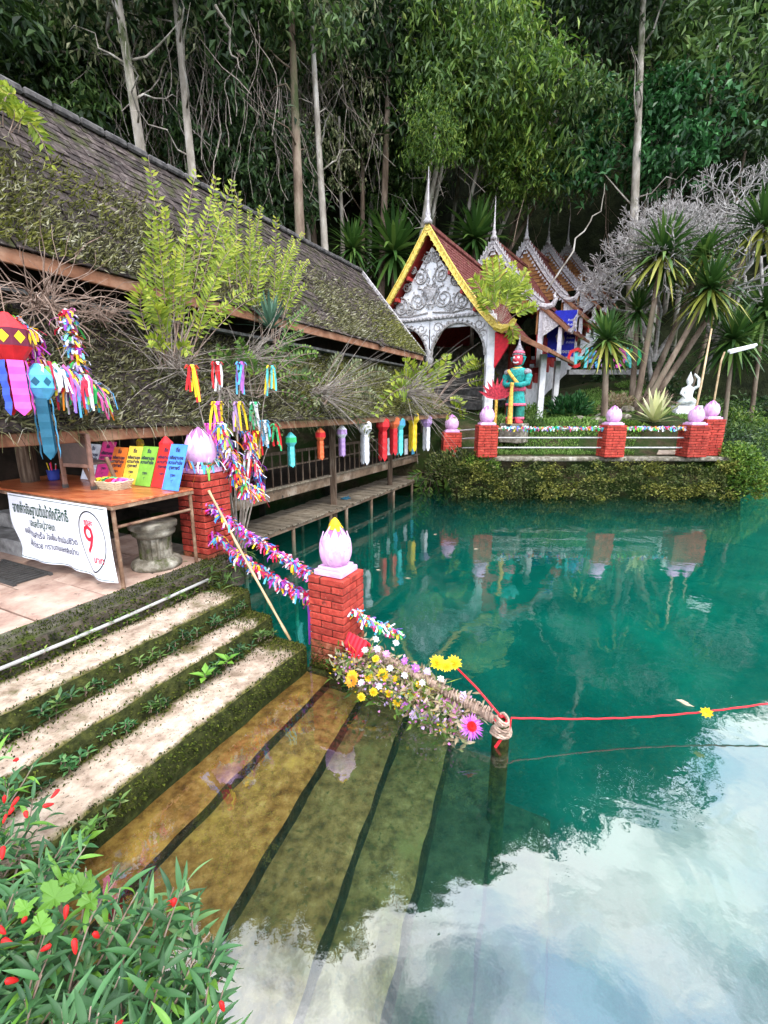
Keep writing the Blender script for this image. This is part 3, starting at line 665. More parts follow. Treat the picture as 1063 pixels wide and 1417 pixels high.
# the cloth banner tied along the front edge
BS0, BS1, BZ1, BZ0 = -5.95, -4.20, 1.77, 1.03
def ban(s, k):         # s position, k 0 top .. 1 bottom
    sag = .10 * sin(pi * (s - BS0) / (BS1 - BS0)) * 0.0
    fold = .03 * k * sin((s - BS0) * 5.5 + k * 2.5) + .02 * k * sin((s - BS0) * 13 - k * 3) + .035 * k * max(0, 1 - (s - BS0) / .7) * sin(8 * s + 6 * k)
    slant = .06 * k * ((s - BS0) / (BS1 - BS0))
    return W(s + .05 * k, TT0 - .035 + fold - .02 * k, BZ1 - (BZ1 - BZ0) * k - sag + .04 * k * (1 - (s - BS0) / (BS1 - BS0)))
bn = thing('table_banner', 'white cloth banner with green Thai lettering and a circled red 9', 'banner', W(-5.2, 2.55, 1.1))
mb = MB(); na, nk = 60, 24
mb.v = [tuple(ban(BS0 + (BS1 - BS0) * i / na, k / nk)) for i in range(na + 1) for k in range(nk + 1)]
for i in range(na):
    for k in range(nk): a = i * (nk + 1) + k; mb.f.append((a, a + 1, a + nk + 2, a + nk + 1)); mb.m.append(0)
cloth = mb.build('cloth', 'banner_cloth', bn, smooth=True)
def text_mesh(body, size=1.0, bold=0.0):
    cu = bpy.data.curves.new('text', 'FONT'); cu.body = body; cu.size = size; cu.align_x = 'CENTER'; cu.align_y = 'CENTER'; cu.resolution_u = 2; cu.offset = bold
    o = bpy.data.objects.new('text', cu); COL.objects.link(o)
    dg_ = bpy.context.evaluated_depsgraph_get(); me = bpy.data.meshes.new_from_object(o.evaluated_get(dg_))
    vs = [v.co.copy() for v in me.vertices]; fs = [tuple(p.vertices) for p in me.polygons]
    bpy.data.objects.remove(o); bpy.data.meshes.remove(me); return vs, fs
def print_on(fn, body, cx, cy, size, name, mat, parent, bold=0.0, fit=None):
    """flat print: letters mapped through fn(x, y) onto a surface"""
    vs, fs = text_mesh(body, size, bold)
    if not vs: return
    if fit:
        wv = max(v.x for v in vs) - min(v.x for v in vs); k = fit / wv
        vs = [V((v.x * k, v.y, 0)) for v in vs]
    MB().add([fn(v.x + cx, v.y + cy) for v in vs], fs).build(name, mat, parent)
BWD, BHT = BS1 - BS0, BZ1 - BZ0
def onban(x, y):       # x 0..BWD from left, y 0..BHT from bottom
    return ban(BS0 + x, 1 - y / BHT) - U * .006
print_on(onban, 'จากคำอธิษฐานต้นน้ำศักดิ์สิทธิ์', .58, .575, .17, 'lettering', 'ink_green', bn, .003, 1.02)
print_on(onban, 'และเสด็จปู่วาสนา', .60, .43, .11, 'lettering', 'ink_green', bn, .002, .50)
print_on(onban, 'ขอให้ ความสำเร็จ ใจเย็น ดำเนินชีวิต', .66, .31, .09, 'lettering', 'ink_navy', bn, .0015, .98)
print_on(onban, 'มั่งคั่ง ร่ำรวย กราบตนและกลับบ้าน', .72, .20, .09, 'lettering', 'ink_navy', bn, .0015, .84)
print_on(onban, 'ชุดละ', 1.42, .56, .09, 'lettering', 'ink_red', bn, .002, .14)
print_on(onban, '9', 1.40, .37, .42, 'number', 'ink_red', bn, .0, .17)
print_on(onban, 'บาท', 1.55, .20, .09, 'lettering', 'ink_red', bn, .002, .15)
mb = MB(); nn = 48
for k in range(nn):
    a, b = 2 * pi * k / nn, 2 * pi * (k + 1) / nn
    q = [onban(1.44 + .225 * r_ * cos(x), .37 + .31 * r_ * sin(x)) for x, r_ in ((a, 1), (b, 1), (b, .955), (a, .955))]
    mb.add(q, [(0, 1, 2, 3)])
mb.build('ring', 'ink_black', bn)
mb = MB()
for i in range(60):
    for (y0, y1) in ((.015, .022), (.715, .722)):
        a, b = .03 + (BWD - .06) * i / 60, .03 + (BWD - .06) * (i + 1) / 60; mb.add([onban(a, y0), onban(b, y0), onban(b, y1), onban(a, y1)], [(0, 1, 2, 3)])
mb.build('border', 'ink_green', bn)
# seven placards leaning along the back edge
PC = ['white', 'pink', 'orange', 'yellow', 'green', 'red', 'blue']
px0, pw = -5.98, .262
upb = (Z * .93 + U * .36).normalized()
for i, c in enumerate(PC):
    s = px0 + pw * (i + .5); b0 = W(s, TT1 - .18 + .012 * (i % 2), TZ + .006); hgt = [.46, .50, .44, .46, .47, .5, .52][i]
    if i == 6: b0 -= U * .05
    pl = thing('prayer_placard', '%s card placard with lines of Thai writing standing on the table' % c, 'placard', b0)
    nrm = N.cross(upb)
    MB().box(b0 + upb * (hgt / 2), pw - .004, .008, hgt, N, -nrm, upb).build('card', 'pl_' + c, pl)
    def onpl(x, y, b0=b0, nrm=nrm): return b0 + N * x + upb * y + nrm * .0065
    if (onpl(0, 0) - CAM).length > (b0 - CAM).length:
        def onpl(x, y, b0=b0, nrm=nrm): return b0 + N * x + upb * y - nrm * .0065
    for j, (tx, y, sz) in enumerate((('ชื่อ', .87, .06), ('อธิษฐานขอ', .70, .05), ('ความสำเร็จ', .59, .05), ('สุขภาพดี', .48, .05), ('ชุดละ', .32, .04), ('๙', .19, .06))):
        if j == 3 and i in (4, 1): continue
        print_on(onpl, tx, 0, hgt * y, sz, 'lettering', 'ink_navy', pl, .0022, None)
# the small brown chair
ch = thing('small_chair', 'small dark wooden folding chair seen from behind on the table', 'chair', W(-5.35, 3.0, TZ))
cs, ct = -5.30, 2.98
def cw(x, y, z): return W(cs + x, ct + y, TZ + z)
MB().box(cw(0, 0, .43), .40, .022, .31, (N + U * .15).normalized(), (U - N * .15).normalized(), ch=.006).build('backrest', 'chair_panel', ch)
for x in (-.21, .21):
    MB().bar(cw(x, -.01 + x * .15, .0), cw(x, .0 + x * .15, .61), .03, .045, .004).build('rear_leg', 'chair_leg', ch)
    MB().bar(cw(x * .9, .28 + x * .15, .0), cw(x * .95, .18 + x * .15, .34), .028, .04, .004).build('front_leg', 'chair_leg', ch)
    MB().box(cw(x, -.01 + x * .15, .02), .036, .05, .042, N, U).build('foot_cap', 'dark_metal', ch)
MB().bar(cw(-.22, -.033, .60), cw(.22, .033, .60), .03, .03, .004).build('top_rail', 'chair_panel', ch)
MB().bar(cw(-.22, -.033, .26), cw(.22, .033, .26), .03, .04, .004).build('lower_rail', 'chair_leg', ch)
MB().box(cw(0, .16, .28), .40, .30, .02, N, U, ch=.004).build('seat', 'chair_panel', ch)
# basket of folded ribbons
bk = thing('ribbon_basket', 'shallow woven basket of coloured ribbons in front of the placards', 'basket', W(-5.0, 3.15, TZ))
bc = W(-4.98, 3.16, TZ)
mb = MB()
for z in range(9):
    k = z / 8; rx, ry = .17 + .05 * k, .11 + .04 * k
    mb.tube([bc + N * (rx * (abs(cos(a)) ** .6) * (1 if cos(a) > 0 else -1)) + U * (ry * (abs(sin(a)) ** .6) * (1 if sin(a) > 0 else -1)) + Z * (.008 + .085 * k + .004 * sin(a * 12 + z * pi)) for a in [2 * pi * i / 40 for i in range(41)]], .0075, 5)
mb.box(bc + Z * .006, .33, .2, .01, N, U); mb.build('weave', 'basket', bk)
for nm, mt, o in (('green_ribbon', 'lan_green', -.08), ('red_ribbon', 'lan_red', .03), ('pink_ribbon', 'lan_pink', .12), ('yellow_ribbon', 'lan_yellow', -.14)):
    mb = MB()
    for _ in range(16):
        p = bc + N * (o + R.uniform(-.06, .06)) + U * R.uniform(-.07, .07) + Z * .08
        a = R.uniform(0, 6.28); d = V((cos(a), sin(a), 0)) * .06
        mb.blade([p - d, p + Z * .035, p + d * 1.1], .03, d.cross(Z))
    mb.build(nm, mt, bk)
# cup
mb = MB(); cc = W(-6.22, 3.2, TZ); mb.lathe([(.055, 0), (.062, .02), (.07, .13), (.064, .13), (.056, .02)], cc, 14)
cp = thing('blue_cup', 'small blue cup holding pens at the left end of the table', 'cup', cc)
mb.build('cup', 'pot_blue', cp, smooth=True)
for k in range(5):
    a = k * 1.3; MB().tube([cc + V((cos(a) * .02, sin(a) * .02, .02)), cc + V((cos(a) * .05, sin(a) * .05, .19 + .01 * k))], .006, 5).build('pen', ['ink_red', 'lan_white', 'lan_pink', 'lan_yellow', 'lan_red'][k], cp)
# fluted stone pedestal under the table
pc = W(-4.52, 3.25, .92); pd = thing('stone_pedestal', 'mossy fluted stone column stub standing under the table', 'pedestal', pc)
MB().lathe([(.26, 0), (.27, .05), (.25, .09), (.2, .12)], pc, 24).build('base', 'aged_stone', pd, smooth=True)
MB().lathe([(.165, .12), (.162, .25), (.17, .36)], pc, 72, wob=lambda a, z: 1 + .05 * (1 if sin(a * 18) > 0 else -1)).build('shaft', 'aged_stone', pd)
MB().lathe([(.18, .36), (.22, .39), (.23, .42), (.21, .44), (.25, .47), (.255, .52), (.2, .53)], pc, 24).build('capital', 'aged_stone', pd, smooth=True)
# bamboo pole
a_, b_ = W(-4.12, 3.72, 1.75), pz(402, 886, .24); mb = MB(); npn = 9
pts = [a_.lerp(b_, i / 16) + Z * (-.02 * sin(pi * i / 16)) for i in range(17)]
mb.tube(pts, [.014 + (.004 if i % 3 == 0 else 0) for i in range(17)], 8)
tag(mb.build('bamboo_pole', 'bamboo', smooth=True, org=b_), 'thin bamboo pole leaning from the pillar down onto the stairs', 'pole')
# weeds at plaza corner below pillar
mb = MB(); c0 = W(-4.1, 3.5, .9)
for _ in range(170):
    p = W(R.uniform(-4.5, -3.6), R.uniform(3.25, 4.1), .9 - .25 * R.random()); L = R.uniform(.1, .2); a = R.uniform(0, 6.28); d = V((cos(a), sin(a), .9))
    mb.leaf(p, d, Z, L, .028, .3, .4)
tag(mb.build('corner_weeds', 'leaf_mid', org=c0), 'clump of strappy weeds at the corner of the plaza kerb', 'weeds')

# ============================================================ WOODEN HALL OVER THE WATER
hall = thing('wooden_hall', 'long old wooden hall on stilts with two tiers of mossy tile roof', 'hall', W(-6, 8, 0))
HT0, HT1 = .2, 15.0
LE, LT = (-5.2, 2.47), (-6.75, 3.98)          # lower roof eave / top (s, z)
UE, UR = (-6.0, 4.38), (-8.4, 7.2)           # upper roof eave / ridge
def roof_frame(e, r):
    d = V((r[0] - e[0], 0, r[1] - e[1])); L = d.length
    up = (N * d.x + Z * d.z) / L; nrm = U.cross(up).normalized()
    if nrm.z < 0: nrm = -nrm
    return up, nrm, L
TWD, TLN, EXP = .205, .27, .165
tile_me = MB()
tile_me.box((0, 0, 0), TWD - .012, TLN, .018, ch=.003); tile_me = mesh_of(tile_me, 'roof_tile', 'roof_tile')
def tiled(parent, e, r, t0, t1, npieces, name):
    up, nrm, L = roof_frame(e, r); rows = int(L / EXP); cols = int((t1 - t0) / TWD); cells = []
    b = MB(); c = W(e[0], (t0 + t1) / 2, e[1]) + up * (L / 2) - nrm * .03
    b.box(c, L, t1 - t0, .03, up, U, nrm); b.build(name + '_boarding', 'roof_board', parent)
    for i in range(rows + 1):
        for j in range(cols):
            p = W(e[0], t0 + TWD * (j + .5 + (.5 if i % 2 else 0)), e[1]) + up * min(EXP * i + .09, L - .05) + nrm * (.014 + R.uniform(0, .010))
            if p.dot(U) > t1 - .08: continue
            cells.append((p - up * (R.uniform(.03, .09) if R.random() < .07 else 0) + nrm * (.012 if R.random() < .1 else 0), R.gauss(0, .05), R.uniform(.03, .10)))
    pick = sorted(cells, key=lambda q: (q[0] - CAM).length + (50 if (q[0].x / max(q[0].y, .1) < -.88) else 0))
    small = MB()
    for k, (p, yaw, tilt) in enumerate(pick):
        Yv = (up * cos(tilt) - nrm * sin(tilt)); Xv = (U + up * yaw).normalized(); Yv = (Yv - Xv * Yv.dot(Xv)).normalized(); Zv = Xv.cross(Yv)
        if Zv.z < 0: Xv = -Xv; Zv = Xv.cross(Yv)
        if k < npieces:
            o = bpy.data.objects.new('roof_tile', tile_me); COL.objects.link(o); o.parent = parent
            place_basis(o, p - ORG[parent.name], Xv, Yv, Zv)
        else: small.box(p, TWD - .012, TLN, .018, Xv, Yv, Zv)
    tag(small.build(name + '_tiles', 'roof_tile', parent), kind='stuff')
    return up, nrm, L
uu, un, ul = tiled(hall, UE, UR, HT0, HT1, 170, 'upper_roof')
lu, ln, ll = tiled(hall, LE, LT, HT0, HT1 + .7, 120, 'lower_roof')
# the far slope, ridge and rake trim
up2, nr2, L2 = roof_frame((-10.8, 4.38), UR)
MB().box(W(-10.8, (HT0 + HT1) / 2, 4.38) + up2 * (L2 / 2), L2, HT1 - HT0, .05, up2, U, nr2).build('rear_slope', 'roof_board', hall)
mb = MB()
n_ = 36
for k in range(n_):
    t = HT0 + (HT1 - HT0) * (k + .5) / n_
    mb.box(W(UR[0], t, UR[1] + .05 + R.uniform(-.012, .012)), .24, (HT1 - HT0) / n_ - .01, .12, N, U, ch=.03)
mb.build('ridge', 'ridge_cap', hall)
for e, nn_ in ((UE, N), ((-10.8, 4.38), -N)):
    MB().bar(W(e[0], HT1 + .04, e[1]) - Z * .02, W(UR[0], HT1 + .04, UR[1] + .02), .09, .2, .01).build('rake_board', 'grey_carved', hall)
MB().bar(W(LE[0], HT1 + .72, LE[1]), W(LT[0], HT1 + .72, LT[1]), .07, .14, .01).build('rake_board', 'timber_beam', hall)
MB().bar(W(UE[0] - .02, HT0, UE[1] - .10), W(UE[0] - .02, HT1, UE[1] - .10), .05, .16, .008).build('fascia', 'fascia', hall)
MB().bar(W(LE[0] - .03, HT0, LE[1] - .09), W(LE[0] - .03, HT1 + .7, LE[1] - .09), .05, .13, .008).build('fascia', 'fascia', hall)
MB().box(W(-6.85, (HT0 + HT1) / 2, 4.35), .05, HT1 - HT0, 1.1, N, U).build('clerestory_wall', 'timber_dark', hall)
MB().box(W(-6.62, (HT0 + HT1) / 2, 4.03), .34, HT1 - HT0, .05, N, U).build('roof_flashing', 'grey_block', hall)
mb = MB(); mb.add([W(UE[0] - .15, HT1 - .02, 4.35), W(-10.6, HT1 - .02, 4.35), W(UR[0], HT1 - .02, 7.2)], [(0, 1, 2)])
mb.box(W(-8.3, HT1 - .05, 3.9), 4.4, .05, 1.1, N, U); mb.build('gable_wall', 'timber', hall)
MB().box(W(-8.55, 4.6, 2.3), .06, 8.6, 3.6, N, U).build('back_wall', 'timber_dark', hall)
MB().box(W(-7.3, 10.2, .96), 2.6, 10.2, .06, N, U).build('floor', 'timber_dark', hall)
for k in range(7):
    t = 1.2 + k * 2.25
    MB().bar(W(-5.3, t, 2.42), W(-8.3, t, 2.62), .09, .12).build('tie_beam', 'timber', hall)
# posts, floor beam, balustrade
for t, s in ((3.0, -6.35), (5.75, -5.93), (9.15, -5.93), (12.3, -5.93), (14.9, -5.93)):
    MB().bar(W(s, t, -.4 if t > 4 else .9), W(s, t, 2.5), .15, .15, .012).build('post', 'timber', hall)
for t in (5.75, 9.15, 12.3, 14.9): MB().bar(W(-8.2, t, -.4), W(-8.2, t, 2.7), .15, .15, .012).build('post', 'timber_dark', hall)
for t0, t1 in ((5.1, 9.05), (9.25, 12.2), (12.4, 14.85)):
    MB().bar(W(-6.0, t0, .965), W(-6.0, t1, .965), .11, .22, .01).build('floor_beam', 'timber_beam', hall)
    MB().bar(W(-5.965, t0, 1.09), W(-5.965, t1, 1.09), .13, .035, .005).build('sill', 'timber_plank', hall)
    MB().bar(W(-6.0, t0, 1.78), W(-6.0, t1, 1.78), .06, .06, .006).build('rail', 'timber', hall)
    MB().bar(W(-6.0, t0, 1.50), W(-6.0, t1, 1.50), .035, .035, .004).build('rail', 'timber', hall)
bal = MB(); bal.lathe([(.014, 0), (.02, .04), (.014, .08), (.022, .2), (.016, .34), (.022, .46), (.014, .6), (.018, .67)], (0, 0, 0), 8)
bal = mesh_of(bal, 'baluster', 'timber', True)
k = 0; t = 5.3
while t < 14.8:
    if min(abs(t - q) for q in (5.75, 9.15, 12.3)) > .13: inst(bal, 'baluster', hall, W(-6.0, t, 1.09) - ORG[hall.name])
    t += .25
# low plank landing below the hall
deck = thing('plank_landing', 'low landing of weathered loose planks just above the water under the hall', 'landing', W(-6, 10, 0))
t = 5.5
while t < 14.3:
    w_ = R.uniform(.15, .19); L = R.uniform(.98, 1.1)
    MB().box(W(-6.13 + R.uniform(-.02, .03), t + w_ / 2, .355 + R.uniform(-.006, .008)), L, w_ - R.uniform(.012, .03), .03, (N + U * R.uniform(-.015, .015)).normalized(), U, ch=.003).build('plank', 'timber_plank', deck)
    t += w_
MB().bar(W(-5.66, 5.4, .30), W(-5.66, 14.3, .30), .05, .08, .006).build('edge_joist', 'timber_beam', deck)
MB().bar(W(-6.55, 5.4, .30), W(-6.55, 14.3, .30), .05, .08, .006).build('joist', 'timber', deck)
for t in (5.8, 7.2, 8.6, 9.3, 10.6, 12.0, 13.4): 
    for s in (-5.68, -6.5): MB().tube([W(s, t, -2.4), W(s + .01, t, .28)], .04, 8).build('stilt', 'timber_beam', deck)
# pair of sandals left on the planks
for k in range(2):
    c = W(-6.0, 9.75 + k * .13, .385); mb = MB()
    mb.lathe([(.11, 0), (.115, .012), (.11, .024)], c, 14, 1, .42, X=N, Y=U); mb.tube([c + N * .02 + U * .045 + Z * .02, c + N * .05 + Z * .07, c + N * .02 - U * .045 + Z * .02], .008, 5)
    tag(mb.build('sandal', 'lan_teal', org=c), 'dark sandal left lying on the plank landing', 'sandal', 'pair of sandals on the landing')

# moss, grass and debris on the roofs
def roof_moss(e, up, nrm, L, n, mat, size, dens, t0, t1, lo=0.0):
    mb = MB(); c = 0
    while c < n:
        t = R.uniform(t0, t1); k = R.random()
        if R.random() > dens(t, k): c += .02; continue
        p = W(e[0], t, e[1]) + up * (L * k) + nrm * .025
        d = (nrm * .8 - up * .6 + V((R.uniform(-1, 1), R.uniform(-1, 1), R.uniform(-.4, 1))) * .9).normalized(); S = size * R.uniform(.6, 2.0)
        mb.leaf2(p, d, V((R.uniform(-1, 1), R.uniform(-1, 1), .2)), S, S * R.uniform(.08, .26)); c += 1
    return mb
nz_ = lambda t, k, f, o: .5 + .9 * noise.noise(V((t * f, k * f * 3, o)))
m1 = roof_moss(UE, uu, un, ul, 24000, '', .07, lambda t, k: max(0, (1.05 - k * 1.5) * nz_(t, k, .8, 2)), HT0 + .5, HT1)
tag(m1.build('moss', 'moss_tuft', hall), kind='stuff')
m2 = roof_moss(LE, lu, ln, ll, 38000, '', .07, lambda t, k: max(.15, 1.0 - k * .3) * (.35 + nz_(t, k, 1.1, 9)), HT0 + .5, HT1 + .6)
tag(m2.build('moss', 'moss_tuft', hall), kind='stuff')
m3 = roof_moss(LE, lu, ln, ll, 9000, '', .085, lambda t, k: (sst(6.5, 10, t) * .9 + .06) * nz_(t, k, .9, 5), HT0 + .5, HT1 + .6)
tag(m3.build('moss', 'moss_lime', hall), kind='stuff')
m5 = roof_moss(UE, uu, un, ul, 5000, '', .075, lambda t, k: (1 - sst(5.5, 8, t)) * max(0, 1 - k * 1.5) * nz_(t, k, 1.0, 15), HT0 + .5, 8)
tag(m5.build('moss', 'moss_lime', hall), kind='stuff')
m4 = roof_moss(UE, uu, un, ul, 2600, '', .085, lambda t, k: sst(11, 14.5, t) * max(0, 1 - k * 2) * nz_(t, k, .9, 5), HT0 + 3, HT1)
tag(m4.build('moss', 'moss_lime', hall), kind='stuff')
# dead grass fringe hanging over the lower eave
mb = MB()
for _ in range(900):
    t = R.uniform(HT0 + 2, HT1 + .6); p = W(LE[0] + .02, t, LE[1] + .03); L = R.uniform(.08, .3)
    d = (N * R.uniform(.3, 1) - Z * R.uniform(-.4, 1) + U * R.uniform(-.8, .8)).normalized()
    mb.blade([p, p + d * L * .5, p + d * L - Z * L * .35], [.006, .005, .002], U)
tag(mb.build('grass_fringe', 'moss_tuft', hall), kind='stuff')

# ------------------------------------------------------------ plants growing on the roof
def frond(mb, p0, p1, bow, pairs, ll_, lw, start=.3, stem=.007, face=None, droop=.0, mi=0):
    """a cane with paired leaflets from p0 to p1, bowing sideways"""
    p0, p1 = V(p0), V(p1); d = p1 - p0; L = d.length; f = face or (CAM - p0).normalized()
    side = d.cross(f).normalized(); n = 12
    mid = (p0 + p1) / 2 + bow + Z * (.22 * V((d.x, d.y, 0)).length) - V((d.x, d.y, 0)) * .12
    P = lambda k: p0 * (1 - k) ** 2 + mid * (2 * k * (1 - k)) + p1 * k * k
    mb.tube([P(i / n) for i in range(n + 1)], [stem * (1 - .7 * i / n) for i in range(n + 1)], 5, mi=1)
    for i in range(pairs):
        k = start + (1 - start) * (i + .5) / pairs
        c = P(k); tg = (P(min(1, k + .02)) - P(k - .02)).normalized()
        sd_ = tg.cross(f).normalized()
        sz = ll_ * (1 - .55 * max(0, (k - .6) / .4)) * (.6 + .4 * min(1, (k - start) / .25 + .2)) * R.uniform(.8, 1.15)
        for sg in (-1, 1):
            if R.random() < .07: continue
            dr = (sd_ * sg * R.uniform(.6, 1.0) + tg * R.uniform(.4, .85) + f * R.uniform(-.45, .5) - Z * (droop + R.uniform(-.1, .22))).normalized()
            mb.leaf(c, dr, f + V((R.uniform(-.4, .4), R.uniform(-.4, .4), R.uniform(-.4, .4))), sz * R.uniform(.85, 1.15), lw, .25, .12, mi)
def px_plant(name, label, s, fr_list, mat, ll_, lw, cat='plant', group=None, stem='vine_brown', dz=0.0, extra=0, plane=ps, dup_=True):
    b = plane(fr_list[0][0], fr_list[0][1], s)
    t = thing(name, label, cat, b, group)
    for (u0, v0, u1, v1, bx, pr) in fr_list:
        q0 = plane(u0, v0, s); q1 = plane(u1, v1, s + R.uniform(-.1, .45))
        m_ = MB(); frond(m_, q0, q1, V((bx, 0, .12)) + V((R.uniform(-.1, .1), R.uniform(-.15, .15), R.uniform(-.05, .1))), pr, ll_ * R.uniform(.85, 1.1), lw)
        m_.build('frond', [mat, stem], t)
        if dup_ and R.random() < .7:
            m_ = MB(); frond(m_, q0 + V((R.uniform(-.08, .08), R.uniform(-.15, .15), 0)), plane(u1 + R.uniform(-26, 26), v1 + R.uniform(2, 60), s + R.uniform(-.3, .5)), V((bx, 0, .15)) + V((R.uniform(-.2, .2), R.uniform(-.2, .2), R.uniform(-.05, .1))), max(8, pr - 3), ll_ * R.uniform(.8, 1.05), lw)
            m_.build('frond', [mat, stem], t)
    return t
L1 = [(235, 500, 205, 215, -.05, 13), (240, 505, 272, 235, .05, 22), (245, 500, 228, 288, -.05, 22), (230, 500, 210, 300, -.15, 20), (250, 500, 300, 245, .1, 22), (240, 510, 262, 300, .05, 24), (255, 505, 330, 330, .15, 22),
      (225, 505, 203, 395, -.15, 18), (245, 495, 245, 350, 0, 24), (262, 505, 300, 385, .15, 20), (232, 500, 222, 420, -.1, 18), (268, 500, 345, 400, .2, 18), (240, 505, 285, 440, .1, 16), (230, 510, 205, 470, -.1, 14)]
L2_ = [(330, 440, 330, 265, 0, 26), (325, 440, 300, 268, -.1, 26), (335, 440, 362, 285, .1, 26), (320, 440, 312, 300, -.05, 24), (340, 440, 350, 320, .08, 24), (330, 440, 290, 330, -.1, 22), (345, 445, 345, 290, .05, 26)]
L3 = [(375, 470, 382, 300, 0, 24), (380, 475, 420, 322, .08, 24), (370, 470, 408, 340, .1, 22), (365, 475, 360, 330, -.05, 22), (385, 475, 428, 360, .1, 22), (378, 475, 395, 345, .05, 24), (380, 480, 425, 395, .1, 18)]
L4_ = [(360, 540, 425, 425, .12, 18), (355, 545, 420, 460, .15, 16), (365, 545, 405, 470, .1, 14), (360, 545, 440, 490, .1, 15), (350, 545, 330, 470, -.1, 14), (362, 545, 372, 480, 0, 16), (358, 550, 455, 530, .1, 14), (350, 550, 300, 480, -.1, 14)]
px_plant('roof_fern', 'tall yellow green fern clump sprouting from the lower roof above the brick pillar', -5.35, L1, 'leaf_lime', .16, .034)
px_plant('roof_fern', 'bushy lime fern standing between two other ferns high on the mossy roof', -6.2, L2_, 'leaf_lime', .15, .031)
px_plant('roof_fern', 'lime fern whose fronds lean right above the rosette of stiff blue green blades', -6.0, L3, 'leaf_lime', .15, .031)
px_plant('roof_fern', 'low spreading green fern at the eave above the hanging ribbons', -5.2, L4_, 'leaf_bright', .14, .04)
px_plant('roof_fern', 'small fern clinging to the roof ridge beside the tree trunks', -7.6, [(8, 190, 5, 118, -.1, 14), (10, 190, 28, 150, .15, 14), (5, 190, 20, 130, .05, 14), (20, 160, 55, 195, .15, 12), (0, 190, -15, 130, -.1, 12)], 'leaf_lime', .17, .05)
# rosette of stiff blades
def rosette(mb, c, n, L, w, up=.6, droop=.5, mi=0, lo=-.2, axis=Z):
    for k in range(n):
        a = 2.4 * k + R.uniform(-.2, .2); el = lo + (1.45 - lo) * ((k + .5) / n) ** .8
        d = V((cos(a) * cos(el), sin(a) * cos(el), sin(el))); LL = L * R.uniform(.8, 1.1)
        dr = droop * LL * cos(el) * R.uniform(.5, 1.2)
        pts = [c, c + d * LL * .35 - Z * dr * .05, c + d * LL * .7 - Z * dr * .32, c + d * LL - Z * dr * .8]
        mb.blade(pts, [w * .7, w, w * .75, w * .08], d.cross(Z) if abs(d.z) < .95 else V((1, 0, 0)), mi if el > .15 else mi + 1)
rc_ = ps(375, 455, -5.5); t = thing('spiky_rosette', 'rosette of stiff blue green blades among the roof ferns', 'plant', rc_)
mb = MB(); rosette(mb, rc_, 46, .62, .045, droop=.2, lo=0); mb.build('blades', ['leaf_blue', 'leaf_pale'], t)
# bare orchid canes and dry twigs
def twig_burst(name, label, p0, n, Lr, dirs, mat='twig', rad=.007, cat='twigs', wig=.12):
    t = thing(name, label, cat, p0); mb = MB()
    for _ in range(n):
        d = dirs(); L = R.uniform(*Lr); p = V(p0) + V((R.uniform(-.15, .15), R.uniform(-.15, .15), R.uniform(-.05, .1))); pts = [p]
        for k in range(6):
            d = (d + V((R.uniform(-1, 1), R.uniform(-1, 1), R.uniform(-1, .7))) * wig).normalized(); p = p + d * L / 6; pts.append(p)
        mb.tube(pts, [rad * (1 - .13 * i) for i in range(7)], 4)
    tag(mb.build('stems', mat, t), kind='stuff'); return t
RD = lambda a, b, c, j: (lambda: (V((a, b, c)) + V((R.uniform(-1, 1), R.uniform(-1, 1), R.uniform(-1, 1))) * j).normalized())
twig_burst('dry_canes', 'pale dry canes tangled under the tall roof fern', ps(240, 510, -5.3), 60, (.35, 1.1), RD(.1, 0, .6, .9))
twig_burst('dry_canes', 'tangle of curled brown dry vines on the lower roof above the paper lanterns', ps(60, 425, -5.9), 90, (.4, 1.3), RD(.3, 0, .25, 1.1), 'vine_brown', .008, wig=.45)
twig_burst('dry_canes', 'brown dry tendrils curling over the lower roof beside the upper eave', ps(130, 440, -6.1), 60, (.3, .9), RD(.3, 0, .5, 1.0), 'vine_brown', .006, wig=.5)
twig_burst('dry_canes', 'pale canes fanning out below the roof rosette', ps(340, 500, -5.3), 70, (.4, 1.3), RD(.6, .2, .1, .8))
twig_burst('dry_canes', 'long grey canes sprawling over the eave above the lanterns', ps(440, 545, -5.1), 80, (.6, 1.9), RD(.7, .5, .0, .7))
twig_burst('dry_canes', 'fine grey canes spilling over the far end of the eave', ps(560, 545, -5.0), 90, (.8, 2.4), RD(.7, .1, .05, .7), rad=.009)
twig_burst('dry_canes', 'pale thin canes drooping from the eave over the ribbons', ps(310, 545, -5.05), 40, (.4, 1.0), RD(.2, -.1, -.5, .7))
# yellowish fern bush at the far end of the lower roof
px_plant('eave_fern', 'arching fern at the far end of the eave next to the temple arch', -4.9, [(600, 560, 660, 500, .4, 20), (600, 560, 690, 520, .3, 22), (600, 565, 640, 580, .5, 16), (590, 560, 560, 500, -.3, 16), (600, 560, 620, 490, .1, 16), (605, 565, 700, 560, .5, 22), (595, 560, 540, 530, -.3, 16), (600, 560, 585, 505, 0, 14)], 'leaf_lime', .3, .07)
px_plant('eave_fern', 'olive fern trailing over the eave above the coloured lanterns', -5.0, [(450, 560, 500, 500, .2, 16), (455, 560, 540, 520, .3, 18), (450, 560, 420, 510, -.2, 14), (460, 560, 530, 560, .3, 16), (450, 560, 470, 490, 0, 14)], 'leaf_pale', .16, .04)

